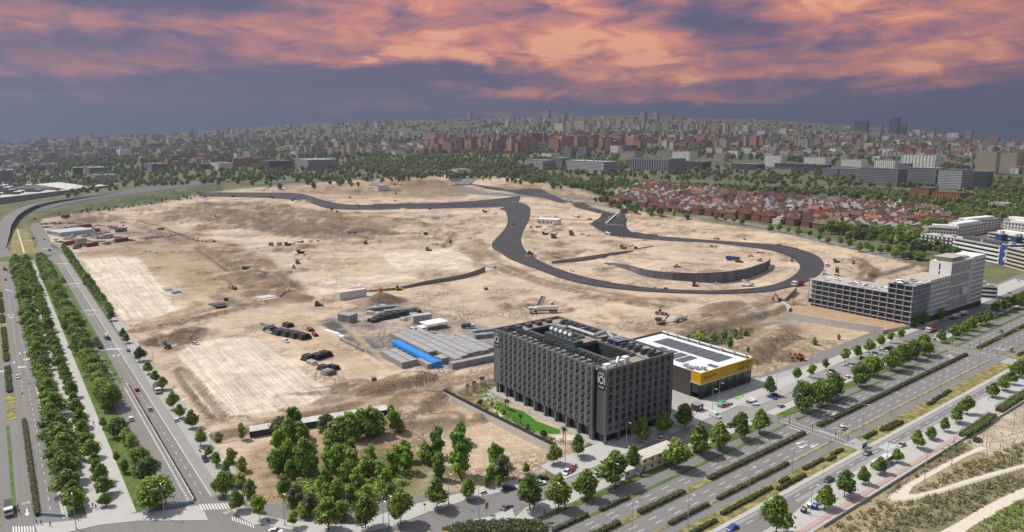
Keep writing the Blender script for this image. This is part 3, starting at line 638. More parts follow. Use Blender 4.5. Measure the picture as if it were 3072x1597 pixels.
slab('verge', [uv(-2,890), uv(21,890), uv(17,1130), uv(3,1150)], GRASSD)
for p in (((9,892),(10.5,892),(9,1140),(7.5,1140)),((0,1000),(20,1000),(20,1003),(0,1003)),((0,1080),(20,1078),(20,1081),(0,1083))):
    sheet('footpath', [uv(*q) for q in p],.3, PATHM)
# boulevard strips (offset b, distance u)
slab('pavement', brect(100,700,103.0,104.5), mat('parapet_foot', (.36,.35,.34),.9,.1,.5, space='World')); 
sheet('cycle_path', brect(100,700,104.4,106.1),.27, CYCLE); slab('pavement', [BV(100,104.4), BV(700,104.4), BV(700,115.4), BV(212,115.2), BV(196,112.6), BV(150,112.4), BV(100,112)], PAVE)
sheet('parking_lane', brect(204,700,115.5,117.2),.04, mat('sett_paving', (.27,.265,.26),.95,.3,1.2, space='World'))
sheet('parking_lane', brect(150,700,119.6,121.1),.04, MATS['sett_paving'])
slab('pavement', brect(150,700,121.1,122.8), PAVE)
for u0, u1 in ((150,259),(268,428),(441,700)):
    slab('verge', brect(u0, u1,122.8,128.8), GRASSD)
for u0, u1 in ((110,259),(266,429),(440,700)):
    slab('verge', brect(u0, u1,132.5,133.5), GRASSD); slab('verge', brect(u0, u1,142.2,144.9), GRASSD, .16)
    slab('verge', brect(max(u0,128), u1,152.1,153.4), GRASS)
slab('pavement', brect(259,268,121.2,128.8), PAVE2); slab('pavement', brect(428,441,121.2,128.8), PAVE2)
GRP = [(126,256),(264,300),(304,425),(446,520),(526,700)]
for u0, u1 in GRP: slab('verge', [BV(u0,157.4 if u0 > 130 else 160.5), BV(u1,157.0), BV(u1,161.2), BV(u0,161.2 if u0 > 130 else 162.2)], GRASS)
slab('pavement', [BV(118,163.2), BV(257,161.3), BV(257,165.5), BV(170,166.5), BV(128,170.2), BV(120,167)], PAVE)
slab('pavement', brect(263,425,161.3,165.5), PAVE); slab('pavement', brect(446,700,161.3,166.5), PAVE)
slab('pavement', [BV(150,176.5), BV(430,178), BV(430,184), BV(310,184), BV(305,190), BV(150,190)], PAVE); slab('pavement', brect(440,700,178,190), PAVE)
sheet('parking_area', [BV(150,166.6), BV(430,165.6), BV(430,178), BV(150,176.5)],.04, MATS['worn_concrete'])
slab('pavement', [uv(184,150 + 38), uv(228,186), uv(250,186), uv(300,192), uv(300,198), uv(252,195), uv(252,260), uv(224,260), uv(224,189), uv(184,187)], PAVE2,.11)
slab('pavement', [uv(248,181), uv(345,184), uv(345,193), uv(294,197), uv(253,195)], PAVE2,.09); slab('pavement', F_('S', [(2105,1205),(2255,1142),(2400,1110),(2440,1150),(2260,1225)]), PAVE2,.1)
# shrub bed in the junction island
BED = F_('d1', [(1880,1345),(1900,1290),(2120,1250),(2576,1225)]) + F_('d2', [(200,1232),(370,1275),(330,1345)])
slab('planting_bed', BED, GRASSD)
slab('pavement', F_('d1', [(2130,1215),(2300,1190),(2576,1085)]) + F_('d2', [(30,1180),(0,1215)]) + F_('d1', [(2300,1225)]), PAVE)
# park on the far side: bank, paths
BANK = []
sheet('footpath', F_('d3', [(1200,985),(1260,925),(1420,830),(1620,720),(1850,600),(2060,500),(2150,470),(2210,490),(2000,570),(1800,680),(1600,790),(1460,870),(1412,950),(1500,950),(1700,900),(1950,820),(2250,730),(2600,640),(2600,680),(2300,770),(2000,860),(1750,940),(1500,1005),(1330,1030),(1230,1022)]),.06, PATHM)
sheet('footpath', F_('d3', [(1700,1345),(1900,1240),(2150,1090),(2400,960),(2700,830),(2700,930),(2450,1050),(2250,1170),(2060,1270),(1960,1345)]),.06, PATHM)

# ---- painted markings
def paint(name, quads, z=.05):
    b = MB()
    for q in quads:
        q = list(q); ar = sum(q[k][0] * q[(k + 1) % len(q)][1] - q[(k + 1) % len(q)][0] * q[k][1] for k in range(len(q)))
        b.face([(x, y, z) for x, y in (q if ar > 0 else q[::-1])])
    return struct(b.obj(name, PAINT))
def adash(a, v0, v1, on=2.6, off=5.0, w=.16): return [[AV(a - w / 2, v), AV(a + w / 2, v), AV(a + w / 2, v + on), AV(a - w / 2, v + on)] for v in np.arange(v0, v1, on + off)]
def bdash(b_, u0, u1, on=3.6, off=5.6, w=.2): return [[BV(u, b_ - w / 2), BV(u + on, b_ - w / 2), BV(u + on, b_ + w / 2), BV(u, b_ + w / 2)] for u in np.arange(u0, u1, on + off)]
paint('lane_marking', adash(1.0,258,400) + adash(-1.6,380,800) + adash(1.6,400,800) + adash(43.2,240,840) + adash(40.6,460,840))
paint('lane_marking', [arect(45.5,45.75,236,792), arect(-3.0,-2.85,262,352), arect(28.4,28.5,890,1140)],.052)
for b_ in (136.4,139.1,147.3,149.7): paint('lane_marking', bdash(b_, 100,256) + bdash(b_, 268,424) + bdash(b_, 445,690))
paint('lane_marking', bdash(118.4,160,690) + [brect(170,256,133.6,133.75), brect(268,428,133.6,133.75)])
paint('lane_marking', [brect(264.4,264.9,134,142), brect(256.9,257.4,145,152), brect(428.6,429.1,145,158), brect(440.5,441,129,142)])
def crossing(u, w=3.4):                                     # pedestrian crossing marked by two rows of short dashes
    q = []
    for uu in (u, u + w):
        b_ = 128.8
        while b_ < 157: q.append(brect(uu, uu + .5, b_, b_ + .55)); b_ += 1.1
    paint('crossing_marking', q, .054)
crossing(259.6); crossing(433.5)
def zebra(A, B, n, ln):
    """A, B = two ends (uv); bars run along v"""
    (u0, v0),(u1, v1) = A, B; q = []
    for i in range(n):
        f0, f1 = (i + .1) / n, (i + .62) / n
        q.append([uv(u0 + (u1 - u0) * f0, v0 + (v1 - v0) * f0 - ln / 2), uv(u0 + (u1 - u0) * f1, v0 + (v1 - v0) * f1 - ln / 2), uv(u0 + (u1 - u0) * f1, v0 + (v1 - v0) * f1 + ln / 2), uv(u0 + (u1 - u0) * f0, v0 + (v1 - v0) * f0 + ln / 2)])
    paint('zebra_crossing', q, .056)
zebra((41,231),(49.2,226),10,4.6); zebra((37.6,450),(45,445.6),10,4); zebra((36.6,564.5),(44,560.5),10,4); zebra((35.2,679),(43,676.8),10,4); zebra((33.5,799),(43,795),11,4); zebra((26.5,921),(37.4,916),11,4)
zebra((-9.4,251.5),(-3.6,247.5),8,4); zebra((-4.4,441),(-.9,439),6,4); zebra((-1.6,455),(1.4,453.4),5,4); zebra((-6.9,572),(-3.9,570.5),6,4); zebra((-8.2,684),(-3.3,671),8,4); zebra((-12,438),(-9.6,437),4,4)
q = []
for i in range(7): q.append([BV(268 + i * 1.15,115.6), BV(268.6 + i * 1.15,115.6), BV(268.6 + i * 1.15,119.6), BV(268 + i * 1.15,119.6)])
paint('zebra_crossing', q, .056)
q = []
for i in range(9):
    x0, y0 = 2330 + i * 26,1175 + i * 9
    q.append(F_('d0', [(x0, y0),(x0 + 9, y0),(x0 - 8 + 30, y0 + 42),(x0 - 20 + 30, y0 + 42)]))
paint('hatched_marking', q)
def arrow(P, dv, s=1.0):
    d = Vector(dv).normalized(); n = Vector((-d.y, d.x)); P = Vector(P)
    f = lambda a, b_: tuple((P + d * a * s + n * b_ * s))
    return [[f(-1.6,-.12), f(.4,-.12), f(.4,.12), f(-1.6,.12)],[f(.4,-.45), f(1.7,0), f(.4,.45)]]
q = []; dV = (-UY, UX); dU = (UX, UY)
for a in (39.3,41.8,44.2):
    for v in (433,548,663,781): q += arrow(AV(a, v), dV, 1.5)
for a, v in ((-.3,470),(2.2,471),(-3,580),(-.2,580),(-3.4,452)): q += arrow(AV(a, v),(UY, -UX),1.5)
q += arrow(AV(-5.2,261),(UY, -UX),1.7)
for u, b_ in ((245,137.6),(247,140.2),(249,135.2),(283,148.5),(285,146.3),(416,146.2),(418,148.4),(457,137.6),(457,135.2)): q += arrow(BV(u, b_), dU if b_ > 144 else (-UX, -UY),1.8)
paint('direction_arrow', q, .054)
def text(body, loc, size, rz, m, name='lettering', rx=0.0, parent=None, ext=.0, align='CENTER', sx=1.0):
    c = bpy.data.curves.new(name, 'FONT'); c.body = body; c.size = size; c.align_x = align; c.align_y = 'CENTER'; c.extrude = ext
    o = bpy.data.objects.new(name, c); COL.objects.link(o); c.materials.append(m); o.location = loc; o.rotation_euler = (rx, 0, rz); o.scale = (sx, 1,1)
    dg = bpy.context.evaluated_depsgraph_get(); me = bpy.data.meshes.new_from_object(o.evaluated_get(dg)); bpy.data.objects.remove(o)
    o = ob(name, me, parent, loc); o.rotation_euler = (rx, 0, rz); o.scale = (sx, 1,1)
    return o
for a, v, r in ((-5.2,268.3, math.pi),(47.2,222.5,.25),(47.2,428,0),(47.2,542,0),(-6.8,470, math.pi)):
    x, y = AV(a, v); struct(text('BUS', (x, y, .06),2.3, UA + r, PAINT, 'road_lettering', sx=.6))

# ------------------------------------------------------------------ trees
LEAF = leafmat("plane_leaf", (.18,.275,.068)); LEAF2 = leafmat("poplar_leaf", (.20,.34,.07)); LEAF3 = leafmat("scrub_leaf", (.26,.36,.115)); LEAF4 = leafmat("dark_leaf", (.125,.205,.07))
LEAF5 = leafmat("lime_leaf", (.20,.31,.055)); LEAF6 = leafmat("grey_leaf", (.21,.235,.14)); LEAF7 = leafmat("far_leaf", (.125,.18,.075)); LEAF8 = leafmat("plum_leaf", (.13,.085,.07))
BARK = mat('bark', (.16,.13,.10),.95,.3,2.0)
def leaves(lobes, n, size, seed, m, name, up=.25, fill=.35):
    """crown of leaf sprays: many small bent quads near the surface of uneven lobes"""
    rs = np.random.RandomState(seed); w = np.array([l[3] ** 2 for l in lobes]); w = w / w.sum()
    k = rs.choice(len(lobes), n, p=w); L = np.array(lobes)[k]
    d = rs.normal(size=(n, 3)); d[:, 2] = d[:, 2] + up; d /= np.linalg.norm(d, axis=1)[:, None]
    rad = (1 - fill * rs.rand(n) ** 1.6)[:, None] * (1 + .2 * rs.normal(size=(n, 1)))
    c = L[:, :3] + d * rad * L[:, 3:4] * np.array([1,1,.92])
    nr = d + rs.normal(size=(n, 3)) * .55; nr /= np.linalg.norm(nr, axis=1)[:, None]
    a = np.cross(nr, rs.normal(size=(n, 3))); a /= np.linalg.norm(a, axis=1)[:, None]; b = np.cross(nr, a)
    s = size * (.6 + .8 * rs.rand(n))[:, None]
    P = np.stack([c - a * s - b * s * .55, c + a * s * .25 - b * s * .75 + nr * s * .2, c + a * s + b * s * .5, c - a * s * .3 + b * s * .8 + nr * s * .2],1)
    me = bpy.data.meshes.new(name); me.vertices.add(n * 4); me.vertices.foreach_set('co', P.astype(np.float32).ravel())
    me.loops.add(n * 4); me.loops.foreach_set('vertex_index', np.arange(n * 4, dtype=np.int32)); me.polygons.add(n)
    me.polygons.foreach_set('loop_start', np.arange(0, n * 4,4, dtype=np.int32)); me.polygons.foreach_set('loop_total', np.full(n, 4, np.int32))
    at = me.attributes.new('leaf', 'FLOAT', 'POINT'); at.data.foreach_set('value', np.repeat(np.clip(rs.rand(n) * .7 + .3 * rs.rand(len(lobes))[k],0,1),4).astype(np.float32))
    me.update(calc_edges=True); me.materials.append(m); return me
def trunk(h, r, seed, spread=2.2, limbs=5, top=None):
    rs = random.Random(seed); b = MB(); lean = rs.uniform(-.15,.15)
    b.tube((0,0,-.1),(lean, 0, h), r, r * .7,7)
    t = top or h * 2.2
    for i in range(limbs):
        w = 6.283 * i / limbs + rs.uniform(-.4,.4); z0 = h * rs.uniform(.75,1.0)
        b.tube((lean * z0 / h, 0, z0),(math.cos(w) * spread * rs.uniform(.5,.9), math.sin(w) * spread * rs.uniform(.5,.9), t * rs.uniform(.7,.95)), r * .45, r * .12,5, caps=False)
    b.tube((lean, 0, h),(0,0, t), r * .7, r * .15,6, caps=False)
    return b.mesh('trunk', BARK, True)
def lobes_oval(seed, r, z0, z1, n, shape):
    rs = random.Random(seed); out = []
    for i in range(n):
        f = (i + .5) / n; z = z0 + (z1 - z0) * f; w = 6.283 * rs.random(); q = r * shape(f) * rs.uniform(.2,.72)
        out.append((math.cos(w) * q, math.sin(w) * q, z, r * rs.uniform(.26,.56) * (.55 + .5 * shape(f))))
    return out
KINDS = {}
def kind(name, variants): KINDS[name] = variants
SH_PLANE = lambda f: max(.12, min(1,1.25 * (1 - f) ** .75 + .05) * min(1,.55 + 3 * f)); SH_ROUND = lambda f: max(.2, math.sin(math.pi * (.12 + .8 * f)))
SH_POP = lambda f: max(.2, math.sin(math.pi * (.1 + .82 * f)) ** .7); SH_CONE = lambda f: max(.08,1.02 - f)
kind('plane_tree', [(leaves(lobes_oval(10 + i, 3.4,2.9,9.3,22, SH_PLANE),2300,.36,20 + i, LEAF, 'crown'), trunk(2.6,.16, i, 1.8,5,7)) for i in range(5)])
kind('young_tree', [(leaves(lobes_oval(40 + i, 2.9,3.2,9.2,15, SH_ROUND),1100,.38,50 + i, LEAF5,'crown'), trunk(3.2,.12, i + 9,1.3,4,7.5)) for i in range(3)])
kind('broad_tree', [(leaves(lobes_oval(70 + i, 4.6,2.4,8.9,30, SH_ROUND),2800,.40,80 + i, LEAF4 if i == 2 else LEAF, 'crown'), trunk(2.2,.22, i + 19,2.6,6,7)) for i in range(4)])
kind('poplar', [(leaves(lobes_oval(100 + i, 2.6,1.6,9.4,24, SH_POP),2100,.36,110 + i, LEAF2,'crown'), trunk(1.8,.14, i + 29,1.4,5,8)) for i in range(4)])
kind('scrub_tree', [(leaves(lobes_oval(130 + i, 3.6,.9,9.0,28, SH_ROUND),1900,.42,140 + i, [LEAF3, LEAF6, LEAF3][i], 'crown', fill=.55), trunk(1.2,.13, i + 39,2.2,7,7)) for i in range(3)])
kind('cypress', [(leaves(lobes_oval(160 + i, 1.3,.6,9.6,16, SH_CONE),600,.32,170 + i, LEAF4,'crown'), trunk(1.0,.12, i + 49,.5,3,8)) for i in range(1)])
kind('bush', [(leaves(lobes_oval(190 + i, 4.8,1.6,7.2,20, SH_ROUND),800,.8,200 + i, [LEAF3, LEAF6, LEAF8][i], 'crown'), trunk(.8,.2, i + 59,3,6,5)) for i in range(3)])
kind('far_tree', [(leaves(lobes_oval(220 + i, 4.4,1.8,8.9,14, SH_ROUND),260,.95,230 + i, [LEAF7, LEAF4, LEAF3, LEAF7][i], 'crown'), trunk(2,.25, i + 69,2,3,6)) for i in range(4)])
kind('purple_tree', [(leaves(lobes_oval(250,4.4,1.8,8.9,14, SH_ROUND),700,.6,255, LEAF8,'crown'), trunk(2,.25,71,2,3,6))])
NTREE = [0]
def tree(kd, x, y, h, label, group=None, wide=1.0, z=None, cat='tree', name=None):
    NTREE[0] += 1; vs_ = KINDS[kd]; cr, tr = vs_[NTREE[0] * 7 % len(vs_)] if len(vs_) > 1 else vs_[0]
    e = empty(name or kd, (x, y, (Tz(x, y) if z is None else z)), rnd.uniform(0,6.28), label, cat, group)
    s = h / 10.0; k = rnd.uniform(.92,1.1) * wide; e.scale = (s * k, s * k * rnd.uniform(.86,1.14), s * rnd.uniform(.94,1.08))
    ob('crown', cr, e); ob('trunk', tr, e); return e
def tpx(kd, t, x, y, h, *a, **k):
    X, Y = flat(t, x, y); return tree(kd, X, Y, h, *a, **k)

# rows along the avenue
def row(kd, a, v0, v1, step, h, label, group, jit=.6, wide=1.0, hs=1.0):
    i = 0; v = v0
    while v < v1:
        i += 1; x, y = AV(a + rnd.uniform(-jit, jit), v); f = (v - v0) / (v1 - v0)
        tree(kd, x, y, h * (1 + (hs - 1) * f) * rnd.uniform(.76,1.2), label % ordn(i), group, wide, .12); v += step * rnd.uniform(.9,1.1)
row('plane_tree', 7.8,254,826,7.4,9.6,'leafy plane tree, %s from the near end of the verge row beside the carriageway', 'plane trees in the verge between carriageway and promenade', 1.0,1.5)
row('plane_tree', 16.4,250,826,8.6,6.4,'plane tree, %s from the near end of the single row down the promenade middle', 'plane trees down the middle of the promenade', .3,1.3,1.35)
row('broad_tree', 29.2,345,826,8.2,9.2,'dark broad tree, %s up from the lawn in the strip by the main road', 'broad trees on the grass strip beside the main road', 1.0,1.15)
row('broad_tree', 26.4,420,826,14,7.0,'broad tree, %s in the second line of the grass strip beside the promenade', 'broad trees on the grass strip beside the promenade', 1.0,1.0)
for i, (x, y, h, k) in enumerate([(1580,1085,11.5,'broad_tree'),(1480,835,9.5,'broad_tree'),(1420,690,8.0,'broad_tree'),(1330,525,7.8,'scrub_tree'),(1290,455,7.5,'scrub_tree'),(1200,375,8.2,'broad_tree'),(1255,740,5.0,'poplar'),(1180,640,4.5,'young_tree'),(1040,285,4.8,'plane_tree')]):
    tpx(k, 'd0', x, y, h, ['very large dark tree at the near end of the lawn', 'large dark tree just behind the biggest one on the lawn', 'rounded tree third back on the lawn beside the ramp', 'greyish loose tree fourth back on the lawn beside the ramp', 'greyish loose tree beside the white car on the ramp', 'leafy tree at the far end of the ramp lawn',
        'small slim tree standing in deep shade on the lawn', 'small light green tree on the lawn edge', 'small lone tree on open grass beside the promenade'][i], 'trees on the lawn beside the ramp', 1.05,.12)
RR = [('d0', 2385,1120,7.5),('d0', 2252,970,8.5),('d0', 2182,660,5.5),('d0', 2102,580,5),('d0', 2020,470,7.5),('c0', 1930,1290,8.2),('c0', 1805,1190,6),('c0', 1745,1100,8),('c0', 1636,905,7),('c0', 1565,830,6.5),('c0', 1492,745,7),('c0', 1405,620,8.5),('c0', 1275,435,6),('c0', 1240,390,7),('c0', 1118,212,7.5)]
for i, (t, x, y, h) in enumerate(RR): tpx('plane_tree', t, x, y, h, 'street tree, %s from the zebra crossing along the pavement beside the building site' % ordn(i + 1), 'street trees on the pavement beside the site', 1.05,.12)
for i, v in enumerate(np.arange(536,900,9.5)):
    x, y = AV(53.2 + rnd.uniform(-.4,.4), v); tree('plane_tree', x, y, rnd.uniform(7,9.2), 'street tree, %s in the close far part of the row beside the ploughed field' % ordn(i + 1), 'street trees on the pavement beside the site', 1.2,.12)
# boulevard trees
BT = [('d2', 178,1092,11.5,'large plane tree left of its twin on the paved corner'),('d2', 466,1102,11.5,'large plane tree right of its twin on the paved corner'),('d2', 760,1002,10.5,'plane tree on the grass just before the two-storey cabins'),
      ('d2', 1036,872,13.5,'very large plane tree right beside the two-storey site cabins'),('d2', 1205,700,9,'plane tree half hidden at the end of the site cabins'),('d2', 1640,695,11.5,'plane tree in front of the site cabin middle'),('d2', 1880,552,12,'tall plane tree at the far end of the site cabins'),
      ('d2', 2092,505,11.5,'plane tree past the far end of the site cabins'),('d2', 2305,395,11.5,'plane tree over the dark low hedge before the crossing'),('d2', 2490,342,10.5,'plane tree on the grass nearest the signal crossing'),
      ('d2', 420,652,7.5,'small plane tree at the low end of the white garden wall'),('d2', 140,745,4.5,'very small tree where sand meets the corner pavement'),('d2', 660,568,8.5,'plane tree beside the hotel gate and white wall end'),('d2', 1300,435,11,'large tree in the shade of the hotel front'),('d2', 1522,360,10.5,'dark tree against the hotel corner'),('d2', 1735,280,10.5,'tree between the hotel and the gatehouse'),
      ('d1', 730,1312,11.5,'large plane tree, left of the three at the scrubland corner'),('d1', 1105,1312,11.5,'large plane tree, middle of the three at the scrubland corner'),('d1', 1460,1252,12,'large plane tree, right of the three at the scrubland corner'),('d1', 1820,1092,10.5,'plane tree by two blue signs on the pavement'),('d1', 2140,1002,7.5,'small plane tree before the street bench'),('d1', 2447,905,5.6,'small thin tree near the parked dark car'),('d1', 40,1205,8,'light green tree at the left foot of the scrubland'),('d1', 378,1282,6,'slim light green tree beside a lamp post')]
for t, x, y, h, lb in BT: tpx('young_tree' if 'light green' in lb or 'thin' in lb else 'plane_tree', t, x, y, h, lb, 'street trees along the near corner and hotel front', 1.12,.12)
CT = [('c3', 15,960,9,'plane_tree'),('c3', 292,822,8,'young_tree'),('c3', 432,782,7.5,'young_tree'),('c3', 578,715,7,'young_tree'),('c3', 772,640,9,'young_tree'),('c3', 895,600,8,'young_tree'),('c3', 1010,535,8,'plane_tree'),('c3', 1120,492,8.5,'young_tree'),('c3', 1226,432,7.5,'young_tree'),('c3', 1330,412,7.5,'young_tree')]
for i, (t, x, y, h, k) in enumerate(CT): tpx(k, t, x, y, h, 'fresh green young tree, %s from the supermarket along the pavement by the dug plot' % ordn(i + 1), 'young trees along the dug plot', 1.1,.12)
CT = [(342,1122,13),(502,1062,12),(580,1010,10),(656,982,11.5),(920,872,12.5),(1056,772,11.5),(1236,712,11),(1346,672,12),(1456,602,11),(1556,562,11.5)]
for i, (x, y, h) in enumerate(CT): tpx('broad_tree', 'c3', x, y, h, 'dark round tree, %s from the near crossing on the grass beside the parked cars' % ordn(i + 1), 'round trees between parking and boulevard', .92,.12)
CT = [(1735,430,8),(1876,392,9),(1962,352,9),(2046,312,9),(2122,262,9),(2192,250,10),(2300,150,10),(2380,120,11),(2470,90,11),(2540,60,11),(2600,30,11)]
for i, (x, y, h) in enumerate(CT): tpx('plane_tree', 'c3', x, y, h, 'street tree, %s past the far crossing towards the white tower' % ordn(i + 1), 'street trees below the white tower', 1.1,.12)
CT = [('c3', 1480,90,9),('c3', 1560,70,9),('c3', 1730,20,9)]
for i, (t, x, y, h) in enumerate(CT): tpx('poplar', t, x, y + 190, h, 'tall narrow tree, %s along the foot of the concrete frame building' % ordn(i + 1), None, 1.0,.12)
CT = [('d3', 80,1345,12.5),('d3', 570,1102,8.2),('d3', 768,972,10),('d3', 955,852,7),('d3', 1125,742,6.2),('d3', 1290,640,6),('d3', 1500,492,8.2),('d3', 1640,402,5.6),('c3', 1770,1325,6),('c3', 1886,1232,7.2),('c3', 1996,1152,8.2),('c3', 2252,980,7.5),('c3', 2346,912,7.2),('c3', 2438,852,7.5),('c3', 2520,782,9),('c3', 2600,720,9)]
for i, (t, x, y, h) in enumerate(CT): tpx('plane_tree', t, x, y, h, 'street tree, %s from the bottom edge of the row beside the red cycle path' % ordn(i + 1), 'street trees beside the cycle path', 1.15,.12)
# scrub wood on the sand
SC = 'poplar scrub_tree'.split()
WOOD = [(390,380,9,0),(250,400,8,1),(330,430,7.5,0),(460,440,7,1),(250,640,9.5,0),(330,700,8.5,0),(480,760,9.5,0),(560,740,8.5,0),(230,740,7,1),(350,800,5.5,0),(720,380,7.5,1),(780,410,6.5,1),(880,400,7.5,1),(960,400,8,1),(1060,380,8.5,1),(1150,370,9,1),(1230,360,8,1),(1380,330,8.2,0),(1460,330,3.5,1),
        (740,700,8,0),(700,890,5,0),(830,800,9.5,0),(960,660,7.5,0),(950,720,6.5,1),(1110,780,6.5,1),(1160,690,6.5,1),(1010,900,6,0),(1240,800,5.5,1),(1380,760,6.5,1),(1300,960,7.5,0),(1350,1000,5,1),(1520,730,7.5,0),(1500,620,6.5,0),(1420,640,5.5,0),(1690,620,6,1),(1830,580,8.5,0),(2040,420,6,0),(2060,440,6.8,0),(2050,770,11.5,1),(1840,800,7.5,0),(2390,680,6.8,0),(2350,850,4.8,0),(2470,800,6.5,1),
        (280,960,5.5,1),(400,1080,5.8,1),(540,1140,5.2,1),(830,1040,6,1),(660,960,5.2,0),(960,1030,4.2,1),(880,1210,5,1),(1120,1010,4,1)]
_r = random.Random(3)
WOOD += [(x + _r.uniform(-70,70), y + _r.uniform(-45,45), h * _r.uniform(.5,.8), _r.choice([0,1,1])) for (x, y, h, k) in WOOD[:] if _r.random() < .75]
WOOD.sort()
for i, (x, y, h, k) in enumerate(WOOD): tpx(SC[k and i % 2], 'd1', x, y, h * 1.4,('upright bright green tree' if k == 0 else 'bushy grey green tree') + ', %s counted from the left in the scrub wood' % ordn(i + 1), 'trees of the scrub wood', 1.1 if k else .95)
tpx('cypress', 'd1', 1845,800,7.8,'dense bright green conical tree at the scrub wood edge', None, 2.4)
for i, (t, x, y, h) in enumerate([('d0', 2440,400,7.5),('d0', 2200,400,5),('d0', 2330,640,6.5),('d0', 2440,720,6.5),('d0', 2280,760,6),('d0', 2420,880,6),('d0', 2520,980,6.5),('d0', 2570,1120,6),('d0', 2300,880,6.5)]):
    tpx('poplar' if i in (0,4,7) else 'scrub_tree', t, x, y, h, 'bushy tree, %s going down the dirt between street trees and scrub' % ordn(i + 1), 'trees of the scrub wood')
for i, (t, x, y, h, k) in enumerate([('c3', 465,450,5,'scrub_tree'),('c3', 710,400,3.6,'scrub_tree'),('z3', 770,280,8,'scrub_tree'),('z3', 960,300,12,'scrub_tree'),('z3', 1380,350,7.5,'poplar'),('z3', 1640,450,3.5,'poplar'),('z3', 1150,240,7,'scrub_tree'),('z3', 1300,200,7,'scrub_tree'),('z3', 1450,160,6,'scrub_tree'),('z3', 1600,130,5,'scrub_tree')]):
    tpx(k, t, x, y, h, ['loose grey tree standing alone in the dug plot', 'little round bush tree standing alone in the dug plot', 'dark tree beside the white supermarket roof', 'largest dusty tree on the bank behind the supermarket', 'bright green tree at the foot of the bank behind the supermarket', 'low shrub at the supermarket corner facing the dug plot', 'dusty scrub tree on the bank, first past the largest', 'dusty scrub tree on the bank, second past the largest', 'dusty scrub tree on the bank, third past the largest', 'dusty scrub tree at the far end of the bank'][i])
def hedge(name, P, w, h, label, group=None, m=None, seed=1, cat='hedge', step=1.2, lz=.12):
    """clipped hedge along a polyline: woody core clothed in leaf sprays"""
    pts = []; L = 0
    for (x0, y0),(x1, y1) in zip(P, P[1:]): L += math.hypot(x1 - x0, y1 - y0)
    e = empty(name, (P[0][0], P[0][1], lz),0, label, cat, group); ox, oy = P[0]; b = MB(); lob = []
    for (x0, y0),(x1, y1) in zip(P, P[1:]):
        l = math.hypot(x1 - x0, y1 - y0); dx, dy = (x1 - x0) / l, (y1 - y0) / l; k = max(1, int(l / step))
        b.hexa([(x0 - ox - dy * w * .36, y0 - oy + dx * w * .36,0),(x0 - ox + dy * w * .36, y0 - oy - dx * w * .36,0),(x1 - ox + dy * w * .36, y1 - oy - dx * w * .36,0),(x1 - ox - dy * w * .36, y1 - oy + dx * w * .36,0)],
               [(x0 - ox - dy * w * .36, y0 - oy + dx * w * .36, h * .78),(x0 - ox + dy * w * .36, y0 - oy - dx * w * .36, h * .78),(x1 - ox + dy * w * .36, y1 - oy - dx * w * .36, h * .78),(x1 - ox - dy * w * .36, y1 - oy + dx * w * .36, h * .78)])
        for i in range(k):
            f = (i + .5) / k
            for s in ((-.26,.26) if w > 1.4 else (0,)):
                lob.append((x0 - ox + (x1 - x0) * f - dy * w * s, y0 - oy + (y1 - y0) * f + dx * w * s, h * .55, max(.35, w * (.33 if w > 1.4 else .5)) * rnd.uniform(.85,1.12)))
    b.obj('stems', mat('hedge_stems', (.05,.055,.025),.95,.4,1.0), e)
    me = leaves(lob, int(len(lob) * 16),.26, seed, m or LEAF3,'foliage', up=.5, fill=.2); ob('foliage', me, e); return e
HG = leafmat('hedge_leaf', (.13,.16,.085)); HD = leafmat('box_hedge_leaf', (.085,.125,.055))
for i, (u0, u1) in enumerate(((120,146),(155,178),(192,256),(267,428))):
    hedge('hedge', [BV(u, 143.5) for u in np.linspace(u0, u1,6)],2.0,1.35,'clipped grey green hedge in the middle of the boulevard, %s from the near end' % ordn(i + 1), 'clipped hedges between the carriageways', HG, 300 + i)
hedge('hedge', [BV(u, 143.8) for u in np.linspace(446,640,6)],2.0,1.35,'far stretch of clipped hedge in the boulevard middle past the second crossing', 'clipped hedges between the carriageways', HG, 310)
for i, (u0, u1, b_) in enumerate(((126,141,153.4),(146,160,152.8),(183,226,133.1),(158,178,133.1))):
    hedge('hedge', [BV(u, b_) for u in np.linspace(u0, u1,4)],1.5,1.2,['grey hedge beside the slip lane, nearest the junction', 'grey hedge beside the slip lane under the big tree', 'long clipped hedge between the lower carriageway and the bus lane', 'short clipped hedge between the carriageway and bus lane at the bottom edge'][i], 'clipped hedges beside the slip lanes', HG, 320 + i)
for i, (u0, u1, b_) in enumerate(((150,172,125.2),(176,205,126.4),(205,223,124.4),(210,216,126.6),(226,240,126.8),(240,246,125.4),(246,254,126.6),(271,281,126.4),(284,300,126.0),(286,301,124.6),(330,338,126.2),(338,352,126.9),(352,358,127.4),(450,470,127),(470,492,125.6))):
    hedge('hedge', [BV(u, b_) for u in (u0,(u0 + u1) / 2, u1)],1.5,1.1,'dark clipped box hedge on the dry grass strip, %s from the bottom edge' % ordn(i + 1), 'box hedges on the dry grass strip', HD, 340 + i)
hedge('hedge', [AV(-2.6, v) for v in np.linspace(256,352,6)],1.6,1.5,'long grey hedge between the bus lane and the sunken carriageway', None, HG, 360)
hedge('hedge', [AV(40.4, v) for v in np.linspace(237,372,6)],.9,.9,'thin dark hedge along the white ramp wall', None, HD, 361)
for i, (v0, v1) in enumerate(((397,412),(414,428),(430,444),(456,474),(478,540),(556,580),(590,640),(650,668))):
    hedge('hedge', [AV(-6.6, v) for v in (v0,(v0 + v1) / 2, v1)],2.6,1.2,'blocky clipped hedge in the left road median, %s up from the lamp mast' % ordn(i + 1), 'blocky hedges in the left median', HD, 370 + i)
